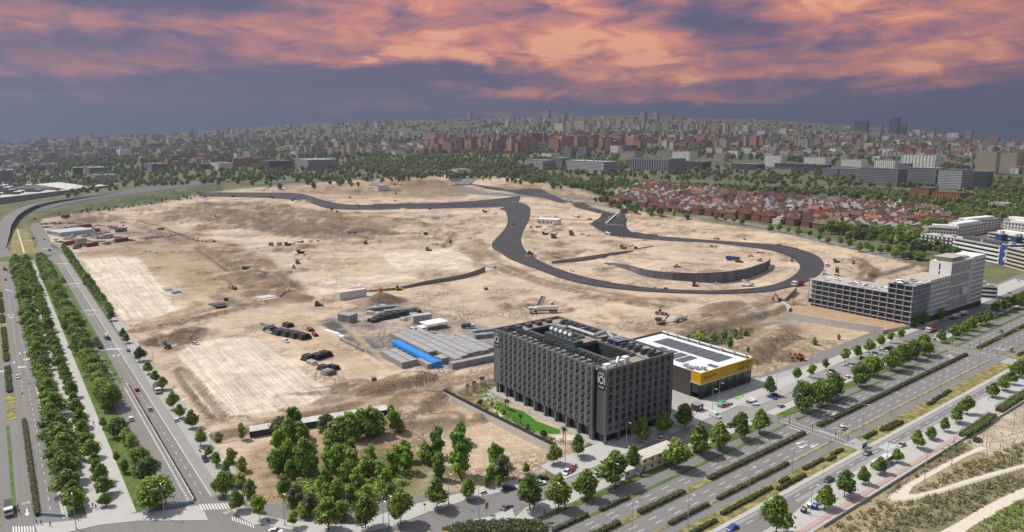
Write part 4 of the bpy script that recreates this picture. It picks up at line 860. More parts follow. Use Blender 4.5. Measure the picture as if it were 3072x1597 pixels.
for i, (v0, v1) in enumerate(((452,459),(461,468),(470,477),(686,694),(697,705))):
    hedge('hedge', [AV(37.6, v0), AV(37.6, v1)],3.0,1.3,'square clipped hedge block in the grass strip near a zebra crossing, %s going away' % ordn(i + 1), 'square hedge blocks beside the main road', HD, 380 + i)
hedge('hedge', [flat('d3', 1960,380), flat('d3', 2150,260), flat('d3', 2260,180)],4.2,2.4,'big dark green hedge mass beside the sandy playground', None, LEAF4,390)
hedge('hedge', [flat('c3', 2320,1130), flat('c3', 2480,1020), flat('c3', 2640,920)],4.0,2.4,'big dark hedge further along the cycle path', None, LEAF4,391)
def bed(name, poly, n, label, m, seed, size=.8, cat='shrubs', z=.2):
    rs = random.Random(seed); xs = [p[0] for p in poly]; ys = [p[1] for p in poly]; lob = []; c = (sum(xs) / len(xs), sum(ys) / len(ys))
    while len(lob) < n:
        x, y = rs.uniform(min(xs), max(xs)), rs.uniform(min(ys), max(ys))
        if inpoly(np.array([x]), np.array([y]), poly)[0]: lob.append((x - c[0], y - c[1], size * .4, size * rs.uniform(.6,1.2)))
    o = ob(name, leaves(lob, n * 14,.3 * max(1, size), seed, m, name, up=.8, fill=.2), None, (c[0], c[1], z)); o['kind'] = 'stuff'; tag(o, label, cat); return o
bed('ground_cover', BED, 420,'grey green ground cover filling the junction island', HG, 400)
bed('undergrowth', F_('d3', [(600,1300),(1100,1060),(1900,420),(2050,420),(1900,560),(1250,900),(1190,1020),(1280,1060),(2000,900),(2570,720),(2570,860),(1900,1200),(1500,1330),(700,1340)]),420,'dark scrubby undergrowth on the dry park bank', LEAF6,401,.85, z=0)
bed('undergrowth', F_('d3', [(1450,940),(1900,690),(2300,540),(2570,440),(2570,620),(2000,790)]),160,'dry tussocky undergrowth between the two park paths', LEAF6,402,.9, z=0)
bed('undergrowth', F_('d3', [(2000,1340),(2400,1100),(2570,1000),(2570,1340)]),110,'scrubby undergrowth in the bottom right corner below the wide path', LEAF3,403,1.0, z=0)
bed('undergrowth', F_('c1', [(1960,960),(2300,860),(2360,900),(2420,1060),(2571,1180),(2571,1330),(2300,1180)]),130,'mixed garden shrubs behind the hotel wall', LEAF3,404,.9, z=.1)
bed('undergrowth', F_('h', [(0,970),(250,900),(330,1000),(560,1180),(800,1250),(900,1330),(650,1330),(300,1130)]),110,'mixed shrubs between the hotel lawn and wall', LEAF3,405,.9, z=.1)
bed('undergrowth', F_('d1', [(230,900),(600,800),(1000,880),(1450,700),(1600,760),(1300,1020),(900,1150),(450,1180),(300,1080)]),520,'low brush under the scrub wood trees', LEAF3,406,1.3, z=.1)
bed('undergrowth', F_('z3', [(850,330),(1080,120),(1700,30),(1800,60),(1500,200),(1200,300)]),240,'dusty brush on the bank behind the supermarket', LEAF6,407,1.1, z=.5)

# ------------------------------------------------------------------ buildings near the camera
def bemp(name, u, v, label, cat, rz=UA, z=0.0, group=None):
    x, y = uv(u, v); return empty(name, (x, y, z), rz, label, cat, group)
def holes(b, P0, d, nrm, s_iv, z_iv, L, Z0, Z1, depth, mi=0):
    """wall face with real window openings: s_iv, z_iv are the openings' intervals along the wall and up it"""
    P0 = Vector(P0); d = Vector(d); nn = Vector(nrm)
    p = lambda s, z, q=0.0: tuple(P0 + d * s + Vector((0,0, z)) - nn * q)
    sb = sorted({0.0, L, *[q for i in s_iv for q in i]}); zb = sorted({Z0, Z1, *[q for i in z_iv for q in i]})
    S = {i[0] for i in s_iv}; Zs = {i[0] for i in z_iv}
    flip = d.cross(Vector((0,0,1))).dot(nn) < 0
    def f(q): b.face(q[::-1] if flip else q, mi)
    for s0, s1 in zip(sb, sb[1:]):
        for z0, z1 in zip(zb, zb[1:]):
            if s0 in S and z0 in Zs:
                f([p(s0, z0), p(s0, z0, depth), p(s0, z1, depth), p(s0, z1)][::-1]); f([p(s1, z0), p(s1, z0, depth), p(s1, z1, depth), p(s1, z1)])
                f([p(s0, z0), p(s1, z0), p(s1, z0, depth), p(s0, z0, depth)]); f([p(s0, z1), p(s1, z1), p(s1, z1, depth), p(s0, z1, depth)][::-1])
            else: f([p(s0, z0), p(s1, z0), p(s1, z1), p(s0, z1)])
HG1 = mat('hotel_render', (.15,.154,.163),.8,.08,.2, rand=0); HG2 = mat('hotel_dark', (.045,.046,.05),.7,.2,.5); HG3 = mat('hotel_panel', (.095,.098,.105),.6,.2,.5, rand=.5)
ROOFB = mat('roof_gravel', (.28,.24,.20),.95,.2,.6); METAL = mat('duct_metal', (.36,.37,.385),.55,.2,.6, metal=.2); WHITEP = mat('white_paint', (.72,.72,.70),.7,.08,.5); GLASS = glass('window_glass'); BLUE = mat('blue_paint', (.02,.035,.22),.5,.2,.5)
CURT = mat('curtain', (.45,.44,.42),.9,.2,1.0)
def hotel():
    e = bemp('hotel', 181,186,'dark grey hotel block with rows of small balconies beside the boulevard', 'hotel')
    H, G = 31.3,5.0; yc = [9.2 + i * 3.56 for i in range(18)]; xc = [2.6 + i * 3.72 for i in range(10)]; zr = [G + .5 + i * 3.2 for i in range(8)]
    b = MB(); siv = [(y - 6.5 - .75, y - 6.5 + .75) for y in yc]; ziv = [(z, z + 2.75) for z in zr[:-1]] + [(zr[-1], zr[-1] + 3.1)]
    holes(b, (0,6.5,0),(0,1,0),(-1,0,0), siv, ziv, 69.5, G, H, .5)
    holes(b, (.8,0,0),(1,0,0),(0,-1,0),[(x - .9, x + .9) for x in xc],[(z, z + 2.5) for z in zr],39.2, G - 1, H, .45)
    b.box(.8,1.6,.46,5, G - 1, H); b.box(.8 + .003,1.2,0.02,.46, G - 1, H)          # wall that carries the sign
    b.face([(.8,0, G - 1),(.8,0, H),(.8,5, H),(.8,5, G - 1)])
    b.box(0,1.4,6.5,7.2,0, H - .02); b.box(0,40,75.6,76, G, H - .01); b.box(39.6,40,.5,75.6,0, H - .03); b.box(1.3,39.6,.47,.9, G - 1, H - .04)
    b.box(.02,.5,7.2,75.6, H - 1.5, H - .05)
    b.obj('wall', HG1, e)
    b = MB()
    for x0, x1, y0, y1 in ((.52,13,6.0,75.5),(27,39.5,.92,75.5),(1.7,38,.95,10),(13,27,34,42),(13,27,66,75.5)):
        b.box(x0, x1, y0, y1, G, 29.6 + .013 * x0,0)
        b.face([(x0, y0,29.7 + .013 * x0),(x1, y0,29.7 + .013 * x0),(x1, y1,29.7 + .013 * x0),(x0, y1,29.7 + .013 * x0)],1)
    b.box(13,27,10,34, G, 9,0); b.box(13,27,42,66, G, 9,0)
    for x0, x1, y0, y1 in ((12.6,13,10,34),(27,27.4,10,34),(13,27,33.6,34),(13,27,10,10.4),(12.6,13,42,66),(27,27.4,42,66),(13,27,42,42.4),(13,27,66,66.4)): b.box(x0, x1, y0, y1,29.5,30.9,2)
    b.obj('roof', [HG2, ROOFB, HG1], e)
    b = MB(); b.box(1.9,38,2.2,74,0, G, 0)
    b.obj('ground_floor_glazing', glass('lobby_glass', (.015,.017,.02)), e)
    for i in range(10): bb = MB(); bb.box(.05,1.2,7.6 + i * 7.3,8.5 + i * 7.3,0, G + .01); bb.obj('column', HG1, e)
    for i in range(6): bb = MB(); bb.box(1 + i * 7.4,1.9 + i * 7.4,.05,.9,0, G - 1.01); bb.obj('column', HG1, e)
    # windows: balcony windows on the long side, plain ones on the short side
    wm = MB(); wm.box(-.75,.75,.42,.5,0,2.75); wf = wm.mesh('window', HG2)
    pm = MB(); pm.box(-.62,.05,.36,.41,.1,2.3); pn = pm.mesh('pane', GLASS); cu = pm.mesh('pane', [CURT])
    bm_ = MB(); bm_.box(-.15,.85,-.3,.3,.1,1.3,0); bal = bm_.mesh('balcony', HG3); bm_ = MB(); bm_.box(-.2,.9,-.22,.3,2.4,2.7); cnp = bm_.mesh('canopy', HG2)
    rs = random.Random(5)
    for y in yc:
        for z in zr:
            w = ob('window', wf, e, (0, y, z),-math.pi / 2); ob('pane', cu if rs.random() < .1 else pn, w); ob('balcony', bal, w); ob('canopy', cnp, w)
    wm = MB(); wm.box(-.9,.9,.34,.44,0,2.5); wf2 = wm.mesh('window', HG2)
    pm = MB(); pm.box(-.75,-.1,.28,.33,.15,2.3); pm.box(.1,.75,.28,.33,.15,2.3); pn2 = pm.mesh('pane', GLASS)
    cm = MB(); cm.box(-.7,-.45,.22,.27,1.2,2.3); cm.box(.3,.5,.22,.27,1.2,2.3); cn = cm.mesh('curtain', CURT)
    rm = MB(); rm.box(-.85,.85,-.06,.04,.15,1.15); rl = rm.mesh('railing', HG2)
    for x in xc:
        for z in zr:
            w = ob('window', wf2, e, (x + .8,0, z)); ob('pane', pn2, w); ob('railing', rl, w)
            if rs.random() < .4: ob('curtain', cn, w)
    # roof plant
    for k in range(17):
        y = 9.0 + k * 3.95; bb = MB(); bb.box(1.2,9.5, y, y + .5,30.2,31.0); bb.box(5.5,9.5, y - 1.2, y - .9,29.8,31.9); bb.box(5.5,9.5, y + .5, y + 1.0,30.4,32.1); bb.obj('roof_baffle', HG3, e)
        if k in (1,2,3,5,6,10,11,12,14): bb = MB(); bb.tube((3, y + 2,30.6),(8, y + 2.4,30.7),.28, n=8); bb.tube((5.5, y + 1,30.7),(5.5, y + 3,30.7),.25, n=8); bb.obj('roof_duct', METAL, e)
    for k in range(8): y = 4 + k * 4.0; bb = MB(); bb.box(29,38, y, y + .5,30.2,31.2); bb.box(29,33, y + .5, y + 1.1,30.2,32.0); bb.obj('roof_baffle', HG3, e)
    for k in range(6): y = 44 + k * 4.2; bb = MB(); bb.box(29,37.5, y, y + .6,30.1,31.3); bb.box(33,37.5, y + .6, y + 1.2,30.2,32.0); bb.obj('roof_baffle', HG3, e)
    for k in range(5): x = 4 + k * 6.2; bb = MB(); bb.box(x, x + 3.2,71,73.4,29.8,31.6); bb.obj('roof_baffle', HG3, e)
    bb = MB(); bb.box(11.5,16.5,31,52,29.7,33.0); bb.obj('plant_room', mat('plant_screen', (.06,.075,.075),.6,.2,.6), e)
    for k in range(5):
        bb = MB(); y = 36 + k * 3.2; bb.tube((14, y, 33.0),(14, y, 34.6),.9, n=12); bb.tube((14, y, 34.4),(12.6, y - .4,35.6),.9, n=12); bb.obj('fan_cowl', METAL, e, smooth=False)
    bb = MB(); bb.tube((30,38,31.5),(30,56,31.5),.8, n=10); bb.tube((30,38,31.5),(37,38,32.2),1.0, n=10); bb.tube((37,38,32.2),(37,33,30),1.0, n=10); bb.obj('roof_duct', METAL, e)
    bb = MB(); bb.box(28.5,30.5,58,66,30.3,31.2); bb.tube((31,52,30.9),(36,52,30.9),.5, n=8); bb.tube((29,60,30.6),(36,62,30.7),.5, n=8); bb.obj('roof_duct', METAL, e)
    for k in range(7): bb = MB(); bb.tube((30.5,52.5 + k * 1.1,30.1),(30.5,52.5 + k * 1.1,31.2),.4, n=10); bb.obj('condenser', METAL, e)
    for k in range(6): bb = MB(); bb.tube((30 + (k % 3) * 2.6,24 + k // 3 * 2.8,30),(30 + (k % 3) * 2.6,24 + k // 3 * 2.8,32.2),1.0, n=12); bb.obj('water_tank', BLUE, e)
    for k in range(4): bb = MB(); bb.box(29,37.5,22.6 + k * 1.9,22.85 + k * 1.9,32.3,32.6); bb.obj('pipe_rack', WHITEP, e)
    for k, (x, y) in enumerate(((36,29),(3.5,3),(8,3.5),(12,4.2),(33,9),(16,5))):
        bb = MB(); bb.box(x, x + 2.6, y, y + 2.2,29.9,31.8 + .2 * (k % 3)); bb.obj('air_handler', [METAL, WHITEP][k % 2], e)
    bb = MB(); bb.tube((4,2.4,31),(11,3,31.2),.3, n=8); bb.tube((8,1.8,32.2),(14,7,32.2),.5, n=8); bb.obj('roof_duct', WHITEP, e)
    sg = mat('sign_green', (.008,.04,.03),.5,.1,1.0)
    for y0, w in ((.7,3.7),(71.6,3.7)):
        x0 = .8 if y0 < 5 else 0
        bb = MB(); bb.box(x0 - .16, x0 - .02, y0, y0 + w, H - 8.6, H - 1.2); s = bb.obj('sign', sg, e)
        for body, z, sz, sx_ in (('HOTEL', H - 2.25,1.35,.78),('IOI', H - 4.9,4.6,.72),('MADRID', H - 7.7,1.0,.8)):
            t = text(body, (x0 - .2, y0 + w / 2, z), sz, -math.pi / 2, WHITEP, 'lettering', math.pi / 2, s, .03,'CENTER', sx_)
    return e
hotel()
slab('pavement', [uv(178.6,184), uv(223,184), uv(223,265), uv(178.6,265)], PAVE2,.1)
def supermarket():
    e = bemp('supermarket', 251.6,195.4,'low supermarket with yellow fascia and white roof behind the hotel', 'supermarket')
    br = mat('brown_cladding', (.075,.068,.062),.7,.12,.4, streak=(1,1,.1)); yw = mat('yellow_fascia', (.62,.36,.012),.55,.05,.4); pw = mat('white_membrane', (.66,.68,.71),.7,.06,.2)
    b = MB(); b.box(.02,.5,5.5,60,0,12.6); b.box(.5,39.5,59.5,60,0,12.6); b.box(39.5,40,.5,60,0,12.6); b.obj('wall', br, e)
    b = MB(); b.box(.5,39.5,.5,59.5,11.2,11.7); b.obj('roof', pw, e)
    b = MB(); b.box(-.05,.55,-.1,5.5,7.9,13.0); b.box(.55,40.05,-.1,.5,7.9,13.0); b.obj('fascia', yw, e)
    b = MB(); b.box(-.12,40.12,-.17,.5,7.1,7.88); b.box(-.12,.5,.5,5.6,7.1,7.88); b.obj('fascia_band', mat('cream_band', (.62,.5,.3),.7,.05,.5), e)
    b = MB(); b.box(39.62,40.25,.6,59,12.62,13.4); b.obj('parapet', WHITEP, e)
    for k in range(8): b = MB(); b.box(38.8,39.6,3 + k * 7.4,3.6 + k * 7.4,11.7,13.6); b.obj('parapet_post', CONC, e)
    gl = glass('green_glass', (.03,.06,.04)); dk = mat('shop_dark', (.035,.037,.04),.5,.2,.5)
    b = MB(); b.box(.4,39.6,.35,.5,0,7.1); b.obj('shopfront', dk, e)
    for k in range(6):
        b = MB(); b.box(1.0 + k * 6.5,6.6 + k * 6.5,.22,.34,3.2,6.9); w = b.obj('window', gl, e)
        for j in range(5): q = MB(); q.box(1.0 + k * 6.5 + j * 1.4,1.08 + k * 6.5 + j * 1.4,.12,.22,3.2,6.9); q.obj('mullion', dk, w)
        q = MB(); q.box(-.2 + k * 6.5 + .2,.7 + k * 6.5,-.02,.34,0,7.1); q.obj('pier', dk, e)
    b = MB(); b.box(-.04,.2,.8,4.8,2.8,6.6); b.obj('window', GLASS, e)
    pv = mat('solar_panel', (.10,.105,.115),.35,.2,.8, spec=.5)
    for x0, y0, nx, ny in [(23,8 + 5.4 * k, 1,1) for k in range(8)] + [(8,18 + 6.2 * k, 1,1) for k in range(4)] + [(14.5,3.4,2,1)]:
        for j in range(4):
            b = MB(); w_ = 12 if nx == 1 else 3.2
            b.hexa([(x0, y0 + j * 1.2,11.85),(x0 + w_, y0 + j * 1.2,11.85),(x0 + w_, y0 + 1.05 + j * 1.2,12.0),(x0, y0 + 1.05 + j * 1.2,12.0)],[(x0, y0 + j * 1.2,11.93),(x0 + w_, y0 + j * 1.2,11.93),(x0 + w_, y0 + 1.05 + j * 1.2,12.08),(x0, y0 + 1.05 + j * 1.2,12.08)]); b.obj('solar_panel', pv, e)
    for x, y in ((3,9),(5,6.5),(7.2,4),(4,12)): b = MB(); b.box(x, x + 2.2, y, y + 2,11.72,13.2); b.tube((x + 1.1, y - .9,12.4),(x + 1.1, y + .1,12.4),.5, n=8); b.obj('air_handler', METAL, e)
    rd = mat('logo_red', (.42,.015,.012),.6,.02,1); gn = mat('logo_green', (.03,.25,.04),.6,.02,1); bk = mat('ink', (.05,.04,.02),.7,.02,1)
    text('Ahorra', (5.4,-.16,10.3),2.1,0, rd, 'lettering', math.pi / 2, e, .02); text('Más', (9.9,-.16,10.5),2.0,0, gn, 'lettering', math.pi / 2, e, .02)
    b = MB(); b.box(25.5,39.9,-.22,-.12,8.2,12.9); s = b.obj('banner', mat('banner_yellow', (.55,.40,.02),.6,.05,.4), e)
    text('¡YA ESTAMOS', (32.7,-.26,11.5),2.1,0, bk, 'lettering', math.pi / 2, s, .02, sx=.9); text('ABIERTOS!', (32.7,-.26,9.4),2.1,0, bk, 'lettering', math.pi / 2, s, .02, sx=.9)
supermarket()
def gatehouse():
    e = bemp('gatehouse', 0,0,'small dark gatehouse kiosk beside the supermarket forecourt', 'kiosk'); x, y = flat('zr', 470,400); e.location = (x, y, .1)
    b = MB(); b.box(0,4.2,0,3.6,0,2.9); b.obj('wall', HG2, e); b = MB(); b.box(-.15,4.35,-.15,3.75,2.9,3.1); b.obj('roof', ROOFB, e); b = MB(); b.box(1.4,3.2,-.06,.02,1.1,2.2); b.obj('window', WHITEP, e); b = MB(); b.box(-.06,.02,1,2,0,2.2); b.obj('door', GLASS, e)
gatehouse()
def cabins():
    wh = mat('cabin_white', (.62,.61,.57),.6,.1,.6); ylw = mat('cabin_yellow', (.6,.42,.03),.6,.05,1)
    def cabin(u, v, z, L, W, label, grp='white site cabins along the boulevard'):
        e = bemp('site_cabin', u, v, label, 'cabin', z=z, group=grp)
        b = MB(); b.box(0, L, 0, W, .1,2.45); b.obj('wall', wh, e); b = MB(); b.box(-.05, L + .05,-.05, W + .05,2.45,2.62); b.obj('roof', mat('cabin_roof', (.5,.46,.40),.8,.2,.6), e)
        b = MB(); b.box(-.04, L + .04,-.06,0,.1,.3); b.box(-.04, L + .04,-.06,0,2.28,2.44); b.box(-.06,.08,-.06,.1,.3,2.28); b.box(L - .08, L + .06,-.06,.1,.3,2.28); b.obj('trim', ylw, e)
        for k in range(int(L // 3)):
            b = MB(); x = .8 + k * 3; b.box(x, x + 1.1,-.05,.02,1.1,2.0); b.obj('window', GLASS, e)
        b = MB(); b.box(-.05,.02,.7,1.6,.1,2.1); b.obj('door', wh, e)
    for i in range(5):
        cabin(176.5 + i * 2.46 * 1.6,160.9,.13,3.86,6.0,'ground-floor white cabin, %s from the stair end of the double cabin row' % ordn(i + 1)); cabin(176.5 + i * 2.46 * 1.6,160.9,2.76,3.86,6.0,'upper white cabin, %s from the stair end of the double cabin row' % ordn(i + 1))
    cabin(168.5,161.6,.13,5.2,2.5,'single low white cabin at the near end of the cabin row'); cabin(199.5,160.6,.13,3,2.5,'small white cabin standing end-on past the double row'); cabin(204.5,160.8,.13,9,2.6,'long single white cabin at the far end of the row')
    e = bemp('cabin_stair', 175.2,160.0,'dark steel outside stair at the end of the double cabins', 'stair', z=.13); b = MB()
    for k in range(10): b.box(1.4 - k * .02,2.4,-.2 + k * 0,.7, k * .26, k * .26 + .06)
    for k in range(10): bb = MB(); bb.box(-1.6 + k * .28,-1.3 + k * .28,-.9,0,2.6 - (9 - k) * .27 - .05,2.6 - (9 - k) * .27); bb.obj('step', HG2, e)
    bb = MB(); bb.cb(-.2,-.92,1.9,3.9,.06,.9, ry=-.76); bb.obj('handrail', HG2, e)
cabins()
# hotel garden
def panels_wall(name, P, h, t, m, label, cat='wall', step=4.0, top=None, toph=0.0, z=0.0, group=None, drape=False):
    e = empty(name, (P[0][0], P[0][1], z),0, label, cat, group); ox, oy = P[0]
    for (x0, y0),(x1, y1) in zip(P, P[1:]):
        l = math.hypot(x1 - x0, y1 - y0); k = max(1, int(round(l / step))); a = math.atan2(y1 - y0, x1 - x0); b = MB(); b.box(0.015, l / k - .015,-t / 2, t / 2,-.3, h); me = b.mesh('panel', m)
        if top: b = MB(); b.box(0, l / k, -.05,.05, h, h + toph); mt = b.mesh('fence_panel', top)
        for i in range(k):
            x, y = x0 + (x1 - x0) * i / k, y0 + (y1 - y0) * i / k
            o = ob('panel', me, e, (x - ox, y - oy, Tz(x, y) if drape else 0), a)
            if top: ob('fence_panel', mt, o)
    return e
WALLW = mat('white_concrete', (.50,.48,.45),.9,.14,.5, streak=(1,1,.25))
panels_wall('garden_wall', [uv(156.3,268), uv(157.8,235), uv(160.6,190)],3.2,.35, WALLW, 'long white concrete wall topped by black fence beside the hotel garden', top=HG2, toph=1.6, step=3.2)
panels_wall('garden_fence', [uv(156.3,268), uv(181,272)],1.8,.1, HG2,'black fence at the far end of the hotel garden', 'fence', 2.4)
LAWN = mat('lawn', (.045,.15,.012),.95,.2,.4, space='World', bump=.3)
slab('lawn', F_('h', [(275,920),(250,985),(330,1050),(470,1130),(600,1190),(760,1225),(855,1222),(850,1190),(640,1110),(520,1020),(400,985)]), LAWN, .1)
slab('footpath', F_('h', [(235,995),(420,1130),(560,1205),(760,1250),(880,1235),(1000,1240),(990,1290),(800,1290),(600,1225),(400,1150),(230,1020)]), PATHM, .11)
slab('pool_deck', F_('h', [(75,880),(180,840),(270,880),(250,915),(130,915)]), PAVE, .12); sheet('pool_water', F_('h', [(108,880),(165,862),(205,882),(150,900)]),.36, mat('pool_water', (.22,.45,.5),.1,.1,.5, space='World'))
sheet('play_area', F_('h', [(50,915),(120,905),(220,950),(220,978),(140,965)]),.3, mat('orange_rubber', (.45,.26,.11),.9,.1,.5, space='World'))
PALMLEAF = leafmat('palm_leaf', (.07,.11,.03))
def palm(x, y, h, label):
    e = empty('palm_tree', (x, y, .1), rnd.uniform(0,6), label, 'palm', 'palms in the hotel garden'); b = MB(); b.tube((0,0,0),(.15,0, h),.2,.15,8); b.obj('trunk', BARK, e)
    b = MB()
    for k in range(14):
        w = k * 2.4; el = .9 - .12 * k; L = 1.9; p = Vector((.15,0, h)); d = Vector((math.cos(w) * math.cos(el), math.sin(w) * math.cos(el), math.sin(el)))
        for j in range(4):
            q = p + d * (L / 4); s = d.cross(Vector((0,0,1))).normalized() * (.28 * (1 - j * .2)); b.face([p - s, p + s, q + s * .8, q - s * .8]); p = q; d = (d + Vector((0,0,-.35))).normalized()
    b.obj('crown', PALMLEAF, e)
for i, (x, y, h) in enumerate(((900,1300,5.5),(880,1310,6.2),(380,1010,4.5),(355,1000,4),(75,850,5.5),(60,850,5),(150,800,5.2),(128,805,5),(10,880,5.5),(490,1150,4.5))):
    X, Y = flat('h', x, y); palm(X, Y, h, ['taller palm of the pair by the hotel gate', 'shorter palm of the pair by the hotel gate', 'palm in the middle of the hotel lawn', 'leaning palm beside the lawn path', 'palm between pool and wall', 'slim palm behind the pool', 'palm at the far fence corner', 'thin palm at the far fence', 'palm at the wall end of the garden', 'low palm on the lawn bank'][i])
for i, (x, y, h) in enumerate(((230,985,4.5),(120,960,3),(330,1040,2.6),(550,1180,3),(700,1250,3),(760,1300,2.6))):
    tpx('cypress' if i == 0 else 'bush', 'h', x, y, h, ['slim dark cypress at the lawn corner', 'shrub beside the orange play area', 'shrub on the lawn bank, nearest the pool', 'shrub on the lawn bank by the path bend', 'large shrub near the hotel gate', 'low shrub close behind the white wall'][i], None, 1.0,.1,'shrub')

# ---- building under construction and the white tower
SLABW = mat('raw_concrete', (.37,.365,.36),.85,.14,.5, bump=.1); BLUEN = mat('blue_safety_net', (.17,.21,.33),.6,.35,.6, col2=(.27,.29,.34)); GREYB = mat('blockwork', (.30,.29,.28),.9,.25,.8); DEBR = mat('building_debris', (.40,.36,.31),.95,.5,1.2)
def frame_building():
    e = bemp('unfinished_building', 460,196,'unfinished concrete frame building with open floors and blue netting', 'building')
    fl = 3.4; bay = 5.0; cols = MB(); cols.box(-.18,.18,-.18,.18,0, fl - .28); cm = cols.mesh('column', SLABW)
    W = 24
    for k in range(1,9):
        z = k * fl + .6
        y0, y1 = (0,71) if k <= 6 else (0,16)
        b = MB(); b.box(-.5, W, y0 - .4, y1, z - .26, z); b.obj('floor_slab', SLABW, e)
    b = MB(); b.box(-1.2, W, -.5,71,-.2,.6); b.obj('floor_slab', SLABW, e)
    for k in range(8):
        z = .6 + k * fl + (.0 if k else 0); ymax = 71 if k < 6 else 16
        n = int(ymax // bay)
        for j in range(n + 1): ob('column', cm, e, (0, j * bay + .3, z))
        for i in range(1,5): ob('column', cm, e, (i * bay, .3, z))
        for j in range(1, n + 1):
            if k and not (10 < j and k > 1): b = MB(); b.box(.6, W - 6, j * bay + .2, j * bay + .38, z, z + fl - .28); b.obj('partition', GREYB, e)
        b = MB(); b.box(3.4,3.6,.6, ymax - .4, z, z + fl - .28); b.obj('back_wall', BLUEN if k else DEBR, e)
        if k:
            b = MB(); b.box(1.0, W - .5,.75,.85, z, z + fl - .4); b.obj('safety_net', BLUEN, e)
    rs = random.Random(8)
    for k in range(46):
        y = rs.uniform(18,68); x = rs.uniform(1,20); b = MB(); b.cb(x, y, 6 * fl + .6 + .25, rs.uniform(1,4), rs.uniform(.5,3), rs.uniform(.1,.6), rz=rs.uniform(0,3)); b.obj('debris', [DEBR, SLABW, WHITEP][k % 3], e)
    for k in range(16): b = MB(); b.cb(rs.uniform(1,18), rs.uniform(1,14),8 * fl + .6 + .9, rs.uniform(2,7), rs.uniform(1,4),.12, rz=rs.uniform(0,1)); b.obj('formwork_panel', [DEBR, SLABW, WHITEP][k % 3], e)
    for k in range(14): b = MB(); x, y = rs.uniform(2,20), rs.uniform(1,15); b.tube((x, y, 8 * fl + .6),(x, y, 8 * fl + 1.5),.08, n=6); b.obj('prop', METAL, e)
    b = MB(); b.box(6,14,30,46,6 * fl + .62,6 * fl + .75); b.obj('membrane', mat('rust_membrane', (.17,.13,.12),.9,.3,.5), e)
    # finished white wing on the boulevard side
    wt = mat('white_cladding', (.70,.70,.70),.7,.06,.4); dkw = mat('dark_window', (.018,.02,.026),.4,.3,.3, spec=.2, rand=.5); 
    b = MB(); xs = [(.7 + i * 2.45,2.2 + i * 2.45) for i in range(12)]; zs = [(2.0 + k * 3.25,4.4 + k * 3.25) for k in range(1,8)]
    holes(b, (24.2,-.2,0),(1,0,0),(0,-1,0), xs, zs, 30,4.2,28.4,.35); b.box(24.2,54,.16,18,0.1,28.2); b.box(24.2,54.2,-.2,.15,28.2,28.9); b.obj('wall', wt, e)
    wm = MB(); wm.box(0,1.5,.28,.36,0,2.4); me = wm.mesh('window', dkw)
    for (x0, x1) in xs:
        for (z0, z1) in zs: ob('window', me, e, (24.2 + x0,-.2, z0))
    b = MB(); b.box(24.5,54,-.6,.1,.1,4.1); b.obj('ground_floor_glazing', HG2, e)
    b = MB(); b.box(24.4,54,.2,17.8,28.22,28.3); b.obj('roof', DEBR, e)
frame_building()
def white_tower():
    e = bemp('white_tower', 514,196,'tall white office tower block rising behind the concrete frame', 'tower')
    wt = MATS['white_cladding']; dkw = MATS['dark_window']; L, H, Dp = 54,37,14
    b = MB(); sxs = [(.8 + i * 2.6,2.4 + i * 2.6) for i in range(12)]; szs = [(4.5 + k * 8.1,11.6 + k * 8.1) for k in range(4)]
    holes(b, (0,0,0),(1,0,0),(0,-1,0), sxs, szs, 33,4, H, .4); gx = [(.7 + i * 2.5,2.3 + i * 2.5) for i in range(8)]; gz = [(4.9 + k * 3.2,7.1 + k * 3.2) for k in range(10)]
    holes(b, (33.6,-.8,0),(1,0,0),(0,-1,0), gx, gz, 20.4,4, H + 1.2,.4)
    b.box(.02,33,.42, Dp, 0, H - .05); b.box(33.2,54,-.38, Dp, 0, H + 1.1); b.box(33.6,34,-.78,-.38,4, H + 1.1); b.box(-.3,0,.0, Dp, 0, H + .3); b.box(0,33,-.02,.4, H, H + .3)
    b.obj('wall', wt, e)
    m1 = MB(); m1.box(0,1.6,.32,.41,0,7.1); m1 = m1.mesh('window', dkw); m2 = MB(); m2.box(0,1.6,.32,.41,0,2.2); m2 = m2.mesh('window', dkw); m3 = MB(); m3.box(-.36,-.28,0,.9,0,4.2); m3 = m3.mesh('window', dkw)
    for x0, _ in sxs:
        for z0, _ in szs: ob('window', m1, e, (x0,0, z0))
    for x0, _ in gx:
        for z0, _ in gz: ob('window', m2, e, (33.6 + x0,-.8, z0))
    for k in range(6): ob('window', m3, e, (0,7,5 + k * 5.3))
    b = MB(); b.box(0,54,-1.2,-.9,.1,4); b.obj('ground_floor_glazing', HG2, e)
    b = MB(); b.box(4,20,2,12, H, H + 2.4); b.box(22,33,3,12, H, H + 1.6); b.obj('roof_plant', DEBR, e); b = MB(); b.box(2,24,1,13, H + 2.9, H + 3.1); b.obj('roof_canopy', DEBR, e)
    b = MB(); b.box(18,24,-2.2,-.6,14,18); b.obj('cradle', WHITEP, e)
white_tower()
panels_wall('retaining_wall', [uv(444,277), uv(437,266), uv(419,257), uv(424,228), uv(432,199)],4.8,.5, mat('pale_concrete_wall', (.5,.49,.47),.9,.12,.4, streak=(1,1,.3)), 'pale concrete retaining wall in front of the unfinished building', step=5)
panels_wall('retaining_wall', [uv(444,277), uv(463,285), uv(500,300)],4.0,.4, CONCD, 'grey concrete wall along the back of the unfinished building yard', step=5)
# terrain inside the wall
slab('fill_terrace', [uv(445,276), uv(438,265), uv(420,256), uv(425,228), uv(433,200), uv(459,196), uv(459,268), uv(470,285)], mat('yard_soil', (.36,.25,.15),.95,.3,.2, space='World', bump=.5),2.2)

